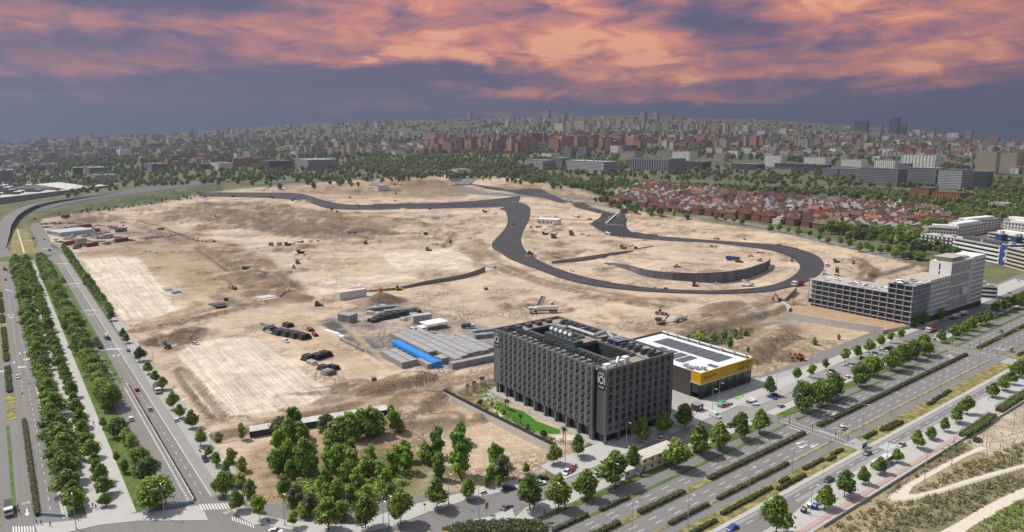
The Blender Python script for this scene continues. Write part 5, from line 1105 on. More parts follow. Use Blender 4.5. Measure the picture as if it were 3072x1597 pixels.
# ---- apartment blocks on the right
def block(name, P, Q, depth, h, storeys, wall, label, cat='apartment block', style='ribbon', win=None, n=8, group=None, z=None, roof=None, band=None, base=False, setb=None):
    """block whose long face runs P -> Q (seen from the camera side), windows are parts"""
    (x0, y0),(x1, y1) = P, Q; L = math.hypot(x1 - x0, y1 - y0); a = math.atan2(y1 - y0, x1 - x0)
    e = empty(name, (x0, y0, Tz((x0 + x1) / 2,(y0 + y1) / 2) if z is None else z), a, label, cat, group); fh = h / storeys; b = MB(); win = win or MATS['dark_window']
    b.box(0, L, 0, depth, -2, h); b.obj('wall', wall, e); b = MB(); b.box(-.3, L + .3,-.3, depth + .3, h, h + .25); b.box(.4, L - .4,.4,.7, h + .25, h + .9); b.obj('roof', roof or CONC, e)
    dp = max(1, int(depth / (L / n)))
    for k in range(storeys):
        z0 = k * fh + fh * .35; z1 = k * fh + fh * .82
        if style == 'ribbon':
            q = MB(); q.box(L * .02, L * .98,-.08,.1, z0, z1); q.box(-.08,.1, depth * .05, depth * .95, z0, z1); q.box(L - .1, L + .08, depth * .05, depth * .95, z0, z1); q.obj('window', win, e)
            if band: q = MB(); q.box(-.5, L + .5,-.6,.05, k * fh - fh * .15, k * fh + fh * .3); q.box(-.6,.05,-.6, depth, k * fh - fh * .15, k * fh + fh * .3); q.obj('balcony_band', band, e)
        elif style == 'punched':
            wm = MB(); w = L / n * .45; wm.box(0, w, -.08,.1,0, fh * .5); me = wm.mesh('window', win)
            for i in range(n): ob('window', me, e, (L / n * (i + .28),0, z0))
            wm = MB(); wm.box(-.08,.1,0, w, 0, fh * .5); me = wm.mesh('window', win)
            for i in range(dp): ob('window', me, e, (0, depth / dp * (i + .28), z0)); 
        elif style == 'strips': pass
    if style == 'strips':
        for i in range(n): q = MB(); q.box(L / n * (i + .2), L / n * (i + .8),-.1,.1, h * .12, h * .9); q.obj('window', win, e)
        for i in range(dp): q = MB(); q.box(-.1,.1, depth / dp * (i + .2), depth / dp * (i + .8), h * .12, h * .9); q.obj('window', win, e)
    rs = random.Random(int(L * 7 + h)); r = MB()
    for i in range(max(2, int(L / 14))): x = rs.uniform(1, L - 4); y = rs.uniform(depth * .2, depth * .6); r.box(x, x + rs.uniform(2,4), y, y + rs.uniform(2,4), h + .25, h + rs.uniform(1.6,3.2))
    r.obj('roof_plant', roof or CONC, e)
    if setb: s = MB(); s.box(L * .1, L * .9, depth * .25, depth * .85, h + .25, h + 3.2); s.obj('penthouse', setb, e)
    return e
WAP = mat('white_render', (.60,.58,.55),.8,.08,.3, rand=.15); DGB = mat('dark_brick', (.075,.072,.075),.85,.2,.6); PKB = mat('pale_pink_render', (.50,.43,.38),.85,.1,.4); BLP = mat('blue_panel', (.03,.07,.24),.6,.1,.5); GLG = glass('blue_grey_glass', (.05,.07,.085),.2)
block('apartment_block', F_('b3', [(1510,480)])[0], F_('b3', [(1843,532)])[0],22,15.5,4, DGB, 'dark grey brick apartment block with white framed windows', style='punched', win=WHITEP, n=8)
block('apartment_block', F_('b3', [(1850,540)])[0], F_('b3', [(2310,640)])[0],20,16.5,4, WAP, 'long white apartment block with dark ribbon windows', style='ribbon', band=WHITEP, setb=GLG)
block('apartment_block', F_('b3', [(2375,662)])[0], F_('b3', [(2620,730)])[0],20,18,5, PKB, 'pale pink apartment block with balconies right of the blue panel', style='ribbon', band=PKB)
e = block('apartment_block', F_('b3', [(2318,650)])[0], F_('b3', [(2372,662)])[0],19,20,6, BLP, 'narrow blue panelled stair block with pale emblem', style='none')
q = MB(); q.box(6,7.2,-.12,0,5,15); q.box(4.4,8.8,-.12,0,5,8); q.box(4.6,8.6,-.12,0,13,15); q.obj('emblem', WHITEP, e)
block('apartment_block', F_('b3', [(2190,520)])[0], F_('b3', [(2660,610)])[0],20,21,6, PKB, 'taller pale apartment block behind with two blue panels', style='ribbon', band=PKB, setb=WHITEP)
for x in (2260,2410):
    P0, P1 = F_('b3', [(x, 533 + (x - 2190) * .19)])[0], F_('b3', [(x + 60,544 + (x - 2190) * .19)])[0]
    block('blue_stair_panel', P0, P1,8,22,6, BLP, 'blue panelled stair shaft on the tall pale block, %s one' % ('nearer' if x > 2300 else 'farther'), style='none', cat='stair shaft')
for i, (x0, y0, x1, y1, h) in enumerate(((1600,400,1900,420,15),(1900,380,2180,330,13),(1990,330,2330,290,14),(2360,380,2700,420,19),(2350,300,2560,330,15),(2560,340,2760,380,15))):
    block('apartment_block', F_('b3', [(x0, y0)])[0], F_('b3', [(x1, y1)])[0],18, h, max(3, int(h // 3.4)), WAP, 'white terraced apartment block, %s of those stepping back behind the dark block' % ordn(i + 1), style='punched', n=10, setb=WHITEP, group='white terraced blocks')
block('office_pavilion', F_('z5', [(1120,1310)])[0], F_('z5', [(1385,1330)])[0],14,9,3, WAP, 'low white stepped building beside the white tower', style='ribbon', band=WHITEP)

# ------------------------------------------------------------------ vehicles and machines
RUB = mat('tyre_rubber', (.03,.03,.03),.9,.2,2); CHAS = mat('chassis', (.06,.06,.06),.8,.3,1.0); CGL = glass('car_glass', (.02,.025,.03),.1); LAMP_ = mat('lamp_lens', (.7,.7,.68),.3,.05,1)
PC = {'white': (.62,.62,.60), 'silver': (.35,.36,.37), 'grey': (.16,.165,.17), 'black': (.025,.025,.028), 'red': (.35,.02,.02), 'blue': (.02,.07,.35), 'yellow': (.55,.38,.02), 'orange': (.55,.17,.03), 'maroon': (.14,.03,.035), 'green': (.08,.12,.07), 'lime': (.5,.55,.05), 'cream': (.5,.45,.36), 'sky': (.1,.35,.6)}
def paintm(c): return mat('paint_' + c, PC[c],.35,.06,.8, spec=.5)
def wheels(e, xs, y, r=.34, w=.24):
    b = MB(); b.tube((0,-w / 2,0),(0, w / 2,0), r, n=12, mi=0); b.tube((0,-w / 2 - .01,0),(0, w / 2 + .01,0), r * .55, n=8, mi=1); me = b.mesh('wheel', [RUB, MATS['duct_metal']])
    for x in xs:
        for s in (-1,1): ob('wheel', me, e, (x, s * y, r))
PROTO = {}
def car_proto(kd, c):
    L, W, H, cz = {'hatch': (4.1,1.8,1.48,.86), 'suv': (4.5,1.88,1.68,.98), 'saloon': (4.7,1.84,1.44,.86), 'van': (5.4,2.0,2.25,1.15), 'pickup': (5.3,1.9,1.8,1.05)}[kd]
    e = empty('car', (0,0,0)); h = L / 2; f = .30; pm = paintm(c)
    side = {'hatch': [(-h, .3),(h, .3),(h, .62),(h - .15,.75),(h - 1.15, cz),(-h + .1, cz),(-h, .8)], 'suv': [(-h, .34),(h, .34),(h, .78),(h - .12,.9),(h - 1.2, cz),(-h + .1, cz),(-h, .9)], 'saloon': [(-h, .3),(h, .3),(h, .6),(h - .2,.74),(h - 1.35, cz),(-h + .9, cz),(-h + .05,.84),(-h, .7)],
            'van': [(-h, .34),(h, .34),(h, .85),(h - .15,1.0),(h - .95, cz + .05),(-h + .02, cz + .05)], 'pickup': [(-h, .4),(h, .4),(h, .9),(h - .15,1.0),(h - 1.3, cz),(-h, cz)]}[kd]
    b = MB(); b.profile(side, -W / 2, W / 2); b.obj('body', pm, e)
    x0, x1 = {'hatch': (-h + .08, h - 1.15), 'suv': (-h + .1, h - 1.2), 'saloon': (-h + .85, h - 1.4), 'van': (-h + .02, h - .95), 'pickup': (-.6, h - 1.35)}[kd]; s0, s1 = {'van': (.05,.75), 'hatch': (.42,.75), 'suv': (.3,.7), 'saloon': (.6,.8), 'pickup': (.15,.65)}[kd]
    lo = [(x0,-W / 2 + .03, cz),(x1,-W / 2 + .03, cz),(x1, W / 2 - .03, cz),(x0, W / 2 - .03, cz)]; hi = [(x0 + s0,-W / 2 + .2, H - .06),(x1 - s1,-W / 2 + .2, H - .06),(x1 - s1, W / 2 - .2, H - .06),(x0 + s0, W / 2 - .2, H - .06)]
    b = MB(); b.hexa(lo, hi); b.obj('window', CGL if kd != 'van' else pm, e)
    b = MB(); b.box(x0 + s0 - .02, x1 - s1 + .02,-W / 2 + .17, W / 2 - .17, H - .06, H); b.obj('roof', pm, e)
    if kd == 'van': b = MB(); b.box(x1 - .95, x1 - .3,-W / 2 + .04, W / 2 - .04, cz + .15, H - .4); b.obj('window', CGL, e)
    wheels(e, (-h + .8, h - .85), W / 2 - .12)
    for s in (-1,1): b = MB(); b.box(h - .05, h + .02, s * (W / 2 - .35) - .18, s * (W / 2 - .35) + .18,.62,.74); b.obj('headlight', LAMP_, e)
    return e
def place(proto, name, x, y, rz, label, cat, group=None, s=1.0, z=None):
    if proto in PROTO:
        e = copy_tree(PROTO[proto])
    else:
        e = BUILD[proto[0]](*proto[1:]); PROTO[proto] = e; KIDS[e.name] = list(e.children)
        e0 = e; e = copy_tree(e0)
    e.name = name; e.location = (x, y, Tz(x, y) if z is None else z); e.rotation_euler = (0,0, rz); e.scale = (s, s, s)
    tag(e, label, cat, group); return e
def heading(t, x, y, hd):
    if hd == 'U': return UA
    if hd == '-U': return UA + math.pi
    if hd == 'V': return UA + math.pi / 2
    if hd == '-V': return UA - math.pi / 2
    a = flat(t, x, y); b = flat(t, x + hd[0], y + hd[1]); return math.atan2(b[1] - a[1], b[0] - a[0])
def wh(e, xs, y, r, w=.35): wheels(e, xs, y, r, w)
def truck(kind, c1, c2):
    e = empty('truck', (0,0,0)); L = {'dump': 8.2,'mixer': 8.8,'silo': 14.0,'flat': 9.0,'tanker': 9.0,'raised': 8.2}[kind]; h = L / 2
    b = MB(); b.box(-h, h - .1,-.5,.5,.75,1.05); b.obj('chassis', CHAS, e)
    b = MB(); b.profile([(h - 2.2,.8),(h, .8),(h, 1.7),(h - .25,2.75),(h - 2.2,2.85)],-1.2,1.2); b.obj('cab', paintm(c1), e)
    b = MB(); b.box(h - .32, h + .01,-1.05,1.05,1.75,2.4); b.box(h - 1.6, h - .6,-1.22,1.22,1.75,2.4); b.obj('windscreen', CGL, e)
    pm = paintm(c2)
    if kind in ('dump', 'raised'):
        b = MB(); lo = [(-h, -1.15,1.15),(h - 2.5,-1.15,1.15),(h - 2.5,1.15,1.15),(-h, 1.15,1.15)]; hi = [(-h - .2,-1.25,2.6),(h - 2.4,-1.25,2.75),(h - 2.4,1.25,2.75),(-h - .2,1.25,2.6)]
        b.hexa(lo, hi); b.box(-h - .1, h - 2.6,-1.05,1.05,2.76,2.8,1)
        if kind == 'raised':
            c, s = math.cos(1.0), math.sin(1.0); b.v = [((x + h) * c - (z - 1.1) * s - h, y, (x + h) * s + (z - 1.1) * c + 1.1) for x, y, z in b.v]
        b.obj('dump_body', [pm, CHAS], e)
    elif kind == 'mixer':
        b = MB(); prev = None
        for x, r, z in ((-h + .1,.55,2.9),(-h + 1.0,.95,2.6),(-h + 2.6,1.2,2.3),(-h + 4.4,1.1,2.1),(-h + 5.6,.7,2.0)):
            if prev: b.tube((prev[0],0, prev[2]),(x, 0, z), prev[1], r, 14)
            prev = (x, r, z)
        b.obj('drum', pm, e)
    elif kind in ('silo', 'tanker'):
        b = MB(); x0, x1 = (-h, h - 2.6); ks = [(x0,.7),(x0 + .6,1.1),(x1 - .5,1.1),(x1,.7)] if kind == 'tanker' else [(x0,1.0),(x0 + .3,1.25),(x1 - 1.4,1.25),(x1,.5)]
        for (a, r0),(c, r1) in zip(ks, ks[1:]): b.tube((a, 0,2.25),(c, 0,2.25), r0, r1,14)
        b.obj('tank', pm, e, smooth=False)
        if kind == 'silo': b = MB(); [b.tube((x, 0,1.5),(x, 0,.8),.9,.2,10) for x in (-h + 2,-h + 5,-h + 8)]; b.obj('hopper', pm, e)
        b = MB(); b.box(x0 + .4, x1 - .6,-.3,.3,3.42,3.5); b.obj('walkway', CHAS, e)
    elif kind == 'flat': b = MB(); b.box(-h, h - 2.4,-1.2,1.2,1.06,1.3); b.obj('flatbed', pm, e); b = MB(); b.tube((h - 2.7,0,1.3),(h - 2.7,0,3.6),.2, n=8); b.tube((h - 2.7,0,3.6),(-h + 1.5,0,5.4),.16, n=6); b.obj('crane_arm', paintm('red'), e)
    wh(e, (h - 1.3, h - 2.9 if kind != 'silo' else h - 3.4,-h + 1.0,-h + 2.2) if L < 10 else (h - 1.3, h - 3.6,-h + 1.0,-h + 2.3,-h + 3.6),1.0,.5)
    return e
def excavator(c, up):
    e = empty('excavator', (0,0,0)); pm = paintm(c)
    for s in (-1,1): b = MB(); b.profile([(-1.9,.45),(-1.6,0),(1.6,0),(1.9,.45),(1.6,.85),(-1.6,.85)], s * 1.05, s * 1.6); b.obj('track', RUB, e)
    b = MB(); b.box(-1.9,1.3,-1.3,1.3,1.0,2.1); b.box(-1.9,-.6,-1.25,1.25,2.1,2.5); b.obj('body', pm, e); b = MB(); b.box(-.3,1.3,.3,1.3,2.1,3.1); b.obj('cab', CGL, e)
    z1 = 5.2 if up else 4.2; b = MB(); b.hexa([(1.0,-.25,1.6),(1.4,-.25,1.4),(1.4,.15,1.4),(1.0,.15,1.6)],[(3.6,-.2, z1),(4.2,-.2, z1 - .3),(4.2,.1, z1 - .3),(3.6,.1, z1)]); b.obj('boom', pm, e)
    b = MB(); b.hexa([(3.6,-.18, z1 + .1),(4.1,-.18, z1 + .2),(4.1,.08, z1 + .2),(3.6,.08, z1 + .1)],[(5.6,-.15,1.9),(5.9,-.15,2.1),(5.9,.05,2.1),(5.6,.05,1.9)]); b.obj('stick', pm, e)
    b = MB(); b.profile([(5.4,2.0),(6.0,2.1),(6.1,1.2),(5.5,.8),(5.0,1.1)],-.6,.5); b.obj('bucket', CHAS, e); return e
def roller(c):
    e = empty('roller', (0,0,0)); pm = paintm(c); b = MB(); b.box(-2.2,2.2,-.75,.75,.9,1.6); b.obj('body', pm, e)
    for x in (-1.7,1.7): b = MB(); b.tube((x, -.95,.75),(x, .95,.75),.75, n=16); b.obj('drum', CHAS, e)
    b = MB(); b.box(-1.0,.8,-.85,.85,2.9,3.0); b.obj('canopy', pm, e)
    for x in (-.9,.7):
        for y in (-.75,.75): b = MB(); b.box(x - .05, x + .05, y - .05, y + .05,1.6,2.9); b.obj('post', CHAS, e)
    return e
def loader(c):
    e = empty('loader', (0,0,0)); pm = paintm(c); b = MB(); b.profile([(-3,.9),(.2,.9),(.2,2.0),(-2.8,1.9)],-1.0,1.0); b.box(.2,2.2,-.8,.8,.9,1.5); b.obj('body', pm, e); b = MB(); b.box(-.9,.5,-.8,.8,2.0,3.2); b.obj('cab', CGL, e)
    b = MB(); b.profile([(3.0,.1),(4.0,.1),(3.2,1.4),(2.8,1.3)],-1.35,1.35); b.obj('bucket', CHAS, e); b = MB(); b.hexa([(1.2,-.6,1.5),(1.5,-.6,1.2),(1.5,.6,1.2),(1.2,.6,1.5)],[(3.0,-.6,1.0),(3.2,-.6,.6),(3.2,.6,.6),(3.0,.6,1.0)]); b.obj('arm', pm, e)
    wh(e, (-1.9,1.5),1.0,.8,.55); return e
def dozer(c):
    e = empty('bulldozer', (0,0,0)); pm = paintm(c)
    for s in (-1,1): b = MB(); b.profile([(-2.0,.5),(-1.6,0),(1.5,0),(1.9,.5),(1.4,1.0),(-1.5,1.1)], s * .85, s * 1.4); b.obj('track', RUB, e)
    b = MB(); b.box(-1.9,1.8,-.8,.8,.8,1.9); b.obj('body', pm, e); b = MB(); b.box(-1.6,.2,-.75,.75,1.9,3.1); b.obj('cab', CGL, e); b = MB(); b.profile([(2.5,.1),(2.8,.1),(2.6,.8),(2.8,1.4),(2.55,1.4),(2.35,.8)],-1.7,1.7); b.obj('blade', pm, e); return e
def crusher(c):
    e = empty('crusher', (0,0,0)); pm = paintm(c)
    for s in (-1,1): b = MB(); b.profile([(-3,.5),(-2.6,0),(2.6,0),(3,.5),(2.6,.9),(-2.6,.9)], s * .9, s * 1.5); b.obj('track', RUB, e)
    b = MB(); b.box(-4,4,-1.2,1.2,1.0,2.6); b.obj('body', pm, e); b = MB(); b.hexa([(-4,-1,2.6),(-1.4,-1,2.6),(-1.4,1,2.6),(-4,1,2.6)],[(-4.8,-1.9,4.2),(-.8,-1.9,4.2),(-.8,1.9,4.2),(-4.8,1.9,4.2)]); b.obj('hopper', CHAS, e)
    b = MB(); b.cb(6.2,0,2.8,6.4,1.0,.5, ry=-.45); b.obj('conveyor', CHAS, e); return e
def bus(): 
    e = empty('bus', (0,0,0)); w = paintm('white'); b = MB(); b.profile([(-6,.35),(6,.35),(6.05,1.2),(5.85,3.0),(5.6,3.1),(-5.9,3.1),(-6,2.9)],-1.27,1.27); b.obj('body', w, e)
    for s in (-1,1):
        for k in range(6): b = MB(); x = -5.4 + k * 1.85; b.box(x, x + 1.6, min(s * 1.24, s * 1.3), max(s * 1.24, s * 1.3),1.5,2.5); b.obj('window', CGL, e)
    b = MB(); b.box(6.0,6.09,-1.1,1.1,1.3,2.7); b.obj('windscreen', CGL, e); b = MB(); b.box(-6.06,-5.98,-1.0,1.0,1.7,2.6); b.obj('rear_window', CGL, e); b = MB(); b.box(-6.08,-5.96,-1.28,1.28,1.05,1.55); b.obj('stripe', mat('bus_blue', (.03,.04,.22),.4,.05,1), e)
    for x in (-3,0,2.6): b = MB(); b.box(x - .9, x + .9,-.7,.7,3.1,3.35); b.obj('roof_unit', w, e)
    wh(e, (-3.6,3.9),1.1,.5); return e
def moto():
    e = empty('motorcycle', (0,0,0)); b = MB(); b.profile([(-.8,.6),(.6,.55),(.7,.9),(.2,1.0),(-.8,.85)],-.16,.16); b.obj('body', paintm('black'), e); wheels(e, (-.65,.7),.0,.32,.14); b = MB(); b.box(.5,.6,-.35,.35,1.0,1.06); b.obj('handlebar', CHAS, e); return e
BUILD = dict(car=car_proto, truck=truck, excavator=excavator, roller=roller, loader=loader, dozer=dozer, crusher=crusher, bus=bus, moto=moto)
ZR = {'c0': .05,'d0': .05}
def veh(t, x, y, proto, hd, label, cat=None, s=1.0, group=None, z=None):
    X, Y = flat(t, x, y); k = proto[0]; nm = {'car': {'van': 'van', 'pickup': 'pickup'}.get(proto[1], 'car') if k == 'car' else '', 'truck': 'truck', 'dozer': 'bulldozer', 'moto': 'motorcycle'}.get(k, k)
    place(proto, nm, X, Y, heading(t, x, y, hd), label, cat or nm, group, s, z)
c = lambda k, col: ('car', k, col)
VEH = [
 ('c0', 180,785, c('hatch', 'white'), '-V', 'white car driving down the left road beside the clipped hedge'),('c0', 290,842,('moto',), '-V', 'motorcycle beside the white car on the left road', 'motorcycle'),('c0', 224,945,('moto',), '-V', 'motorcycle further back on the left road', 'motorcycle'),
 ('c0', 1092,768, c('hatch', 'sky'), 'V', 'bright blue car on the ramp under the trees'),('c0', 1378,912, c('hatch', 'red'), 'V', 'red car driving up the main avenue'),('c0', 1507,1108, c('hatch', 'silver'), 'V', 'silver hatchback behind the red car on the avenue'),('c0', 1316,1208, c('suv', 'white'), 'V', 'white SUV on the ramp beside the lawn'),('c0', 1770,1218, c('hatch', 'white'), 'V', 'white hatchback parked at the avenue kerb by the trees'),
 ('c0', 1290,516, c('saloon', 'grey'), 'V', 'grey car parked at the zebra crossing'),('c0', 1966,446, c('suv', 'white'),(60,12), 'white SUV on the sand beside the dug pit'),('c0', 1076,390,('truck', 'mixer', 'white', 'cream'), 'V', 'white concrete mixer truck on the avenue before the zebra crossing'),('c0', 1578,925,('truck', 'dump', 'white', 'grey'), '-V', 'grey tipper truck parked at the avenue kerb'),('c0', 1686,486,('excavator', 'black', False),(-30,-20), 'dark excavator standing in the white floored pit'),
 ('d0', 2066,612, c('suv', 'black'), '-V', 'black SUV parked on the avenue beside the site'),('d0', 2010,524,('moto',), '-V', 'dark motorcycle parked behind the black SUV', 'motorcycle'),('d0', 92,1130,('truck', 'dump', 'white', 'green'), '-V', 'white tipper truck waiting at the bottom left crossing'),
 ('d1', 200,1338, c('saloon', 'white'),(60,10), 'white car cut by the bottom edge of the picture'),('d1', 2520,1092, c('saloon', 'grey'),(50,-30), 'grey car turning out past the traffic sign'),('d1', 2548,903, c('suv', 'black'),(60,-12), 'dark car parked by the bench on the corner street'),('d1', 125,1232,('moto',),(20,20), 'motorcycle parked on the pavement below the scrub', 'motorcycle'),
 ('d2', 305,798, c('saloon', 'black'),(60,-10), 'black car parked behind the twin plane trees'),('d2', 285,850, c('hatch', 'white'),(60,-10), 'white car half hidden by the twin plane trees'),('d2', 545,742, c('hatch', 'white'),(-30,40), 'small white car behind the red one'),('d2', 592,722, c('hatch', 'red'),(-30,30), 'red car parked below the hotel wall end'),('d2', 612,690, c('hatch', 'silver'),(-30,30), 'silver car parked next to the red one'),('d2', 870,760, c('hatch', 'white'), 'U', 'white car under the very large plane tree'),
 ('d2', 1206,502, c('hatch', 'white'), 'U', 'white car on the forecourt in front of the hotel'),('d2', 1516,400, c('suv', 'white'), 'U', 'white car parked along the shaded hotel side'),('d2', 2042,172, c('van', 'white'), '-V', 'white van parked beyond the gatehouse'),('d2', 2430,40, c('van', 'white'),(40,20), 'white van parked at the supermarket'),('d2', 2400,48, c('suv', 'silver'),(40,20), 'silver SUV parked left of the white van'),('d2', 2215,1300, c('saloon', 'blue'), '-U', 'bright blue car on the lower service road'),('d2', 2200,270, c('suv', 'black'), 'U', 'dark car parked under the trees past the cabins'),
 ('d3', 750,290, c('hatch', 'white'), 'U', 'white car just past the crossing on the boulevard'),('d3', 1340,466, c('hatch', 'silver'), '-U', 'silver car on the service road past the zebra'),('d3', 996,546, c('hatch', 'grey'), '-U', 'dark grey car on the service road before the zebra'),('d3', 612,815, c('saloon', 'black'), '-U', 'black car half hidden behind a street tree on the service road'),('d3', 620,1025, c('hatch', 'red'), 'U', 'dark red car behind the street tree trunk'),('d3', 2105,415, c('suv', 'black'), 'U', 'black car parked behind the big dark hedge'),('d3', 1140,660,('bus',), 'U', 'white city bus with blue rear stripe at the stop', 'bus'),
 ('c3', 130,1078, c('hatch', 'silver'), 'U', 'silver car driving through the parking street'),('c3', 38,990, c('saloon', 'blue'),(40,14), 'dark blue car, leftmost of the parked dark pair'),('c3', 78,968, c('saloon', 'black'),(40,14), 'black car, right one of the parked dark pair'),('c3', 652,735, c('suv', 'black'),(40,14), 'black SUV parked below the first young trees'),('c3', 634,755, c('hatch', 'white'),(40,14), 'white car in front of the parked black SUV'),('c3', 792,668, c('saloon', 'white'),(40,6), 'white car parked alone on the parking street'),('c3', 960,604, c('suv', 'black'),(40,14), 'large black SUV before the white parked cars'),('c3', 1040,562, c('saloon', 'white'),(40,6), 'white car next to the large black SUV'),('c3', 1085,552, c('suv', 'silver'),(40,6), 'silver SUV third from the large black one'),('c3', 1156,517, c('suv', 'white'),(40,6), 'white SUV parked near the end of the row'),('c3', 1205,498, c('saloon', 'black'),(40,6), 'black car parked near the end of the row'),('c3', 1235,486, c('saloon', 'grey'),(40,6), 'dark grey car at the end of the parked row'),('c3', 1158,622, c('hatch', 'red'), '-U', 'small red car under the round trees'),('c3', 745,808, c('hatch', 'lime'), 'U', 'yellow green car behind the round trees'),('c3', 802,785, c('hatch', 'white'), 'U', 'white car behind the yellow green one'),
 ('c3', 1660,400, c('hatch', 'white'), 'U', 'white car at the corner of the far crossing'),('c3', 1708,372, c('van', 'white'), 'U', 'white box van near the frame building entrance'),('c3', 1762,352, c('suv', 'black'), 'U', 'black car parked behind the white box van'),('c3', 1806,332, c('hatch', 'silver'), 'U', 'silver car at the end of that short queue'),('c3', 2336,324, c('hatch', 'grey'), '-U', 'grey car alone on the far boulevard'),('z5', 1735,1065, c('hatch', 'white'),(30,30), 'white car on the far roundabout'),('z5', 1580,1240, c('hatch', 'white'),(40,-4), 'white car parked beside trees below the blue panel'),
 ('b0', 846,850, c('suv', 'black'), 'V', 'black car beside the middle zebra crossing of the avenue'),('b0', 446,402, c('hatch', 'black'), 'V', 'black car climbing the far avenue'),('b0', 350,205,('truck', 'dump', 'black', 'black'), 'V', 'dark lorry at the far end of the avenue'),('b0', 497,510,('truck', 'mixer', 'white', 'white'), 'V', 'white concrete mixer entering the roundabout'),('b0', 541,540, c('hatch', 'white'), '-V', 'white car at the roundabout entry'),('b0', 50,705,('truck', 'dump', 'orange', 'orange'), '-V', 'orange lorry on the left road'),('b0', 56,808, c('hatch', 'black'), '-V', 'black car behind the orange lorry'),
 ('b0', 1452,518, c('van', 'white'),(40,8), 'white van, leftmost of the three by the trench'),('b0', 1506,525, c('suv', 'white'),(40,8), 'white car in the middle of the three by the trench'),('b0', 1574,540, c('suv', 'white'),(40,8), 'white car, rightmost of the three by the trench'),('b0', 2352,900,('excavator', 'orange', True),(-40,-6), 'orange excavator raising its arm by the white strip'),('b0', 1985,388, c('van', 'white'),(10,-20), 'white van parked on the haul road below the spoil heaps'),('b0', 1756,362, c('saloon', 'grey'),(-40,10), 'grey car beside the red and white barriers'),('b0', 2170,210,('dozer', 'yellow'),(40,0), 'yellow bulldozer among the far spoil heaps'),('b0', 2150,425,('excavator', 'yellow', False),(-40,0), 'yellow excavator by the orange trench'),('b0', 1620,330,('truck', 'dump', 'maroon', 'maroon'),(40,0), 'dark red lorry near the barrier yard'),
 ('b1', 962,372,('truck', 'dump', 'white', 'white'),(-60,4), 'white tipper truck at the dark earth edge', None, 1.7),('b1', 165,466, c('hatch', 'white'),(40,-6), 'white car in front of the grey cabin on the field edge'),('b1', 378,462, c('van', 'white'),(40,-10), 'white van beside the dark red machine'),('b1', 325,460,('crusher', 'maroon'),(40,-4), 'dark red machine between parked white vans'),('b1', 445,430,('truck', 'flat', 'grey', 'grey'),(40,4), 'grey flatbed lorry with red crane on the field edge'),('b1', 555,425, c('van', 'white'),(40,0), 'white van next to the small blue car'),('b1', 625,418, c('hatch', 'blue'),(40,0), 'small blue car at the end of the parked row'),('b1', 410,556, c('suv', 'white'),(40,4), 'white SUV left of the drilling rig'),('b1', 496,560, c('suv', 'white'),(40,-4), 'white SUV right of the drilling rig'),('b1', 452,540,('crusher', 'black'),(40,0), 'dark drilling rig between two white SUVs', 'drilling rig'),
 ('b1', 415,636,('truck', 'dump', 'grey', 'green'),(20,40), 'dark tipper truck driving on the haul road', None, 1.3),('b1', 380,685,('loader', 'yellow'),(-20,40), 'yellow loader in front of the dark tipper'),('b1', 1430,908,('dozer', 'yellow'),(40,-4), 'bulldozer beside the sunken concrete wall', None, 1.2),('b1', 1628,1126,('roller', 'grey'),(40,20), 'grey road roller beside the pipe yard', None, 1.3),('b1', 625,1066,('dozer', 'grey'),(40,0), 'grey bulldozer at the crossroads of haul roads', None, 1.2),('b1', 1728,512,('dozer', 'grey'),(40,4), 'grey bulldozer on the pale tracked ground', None, 1.3),('b1', 1955,416,('loader', 'grey'),(-20,30), 'dark loader beside the long spoil ridge', None, 1.2),('b1', 1705,362,('excavator', 'black', False),(-40,0), 'black excavator near the spoil ridge', None, 1.3),('b1', 1100,436,('excavator', 'orange', False),(40,0), 'orange excavator in the long trench', None, 1.2),
 ('b1', 1040,70,('excavator', 'yellow', True),(-40,0), 'yellow excavator where the run-off area begins', None, 1.3),('b1', 760,100,('excavator', 'black', True),(-40,0), 'black excavator digging at the inner track edge', None, 1.2),('b1', 815,138,('dozer', 'orange'),(40,0), 'orange bulldozer inside the track bend'),('b1', 1745,98,('dozer', 'black'),(40,0), 'dark bulldozer beside the straight track'),('b1', 2300,125,('crusher', 'maroon'),(40,0), 'dark red crusher inside the track corner'),('b1', 2400,140,('truck', 'flat', 'white', 'white'),(40,10), 'white lorry with red crane inside the track corner'),('b1', 2130,1290,('truck', 'tanker', 'white', 'green'),(40,0), 'green tank trailer behind the hotel roof'),
 ('a1', 725,945,('excavator', 'red', True),(40,0), 'red excavator on the far spoil bank, left one'),('a1', 778,930,('dozer', 'yellow'),(40,0), 'small yellow bulldozer on top of the far spoil bank'),('a1', 1395,920,('excavator', 'black', True),(-40,0), 'black long-arm excavator on the far spoil bank', None, 1.5),('a1', 1405,975,('excavator', 'white', True),(-20,0), 'white excavator on the tracked slope', None, 1.3),('a1', 945,1003,('dozer', 'red'),(40,0), 'small red machine below the far bank'),('a1', 1400,1030,('dozer', 'grey'),(40,0), 'grey bulldozer on the pale strip above the run-off'),('a1', 170,1010,('excavator', 'black', True),(-40,0), 'black excavator on the left track stretch', None, 1.3),('a1', 370,1030,('excavator', 'black', True),(30,0), 'second black excavator along the left track stretch', None, 1.2),('a1', 1555,856,('truck', 'dump', 'white', 'white'),(40,0), 'white lorry by the curved white wall'),('a1', 1625,872,('truck', 'dump', 'white', 'grey'),(30,10), 'white and grey lorry beside the first by the curved wall'),('a1', 130,935,('loader', 'black'),(40,0), 'dark loader at the far left spoil edge'),
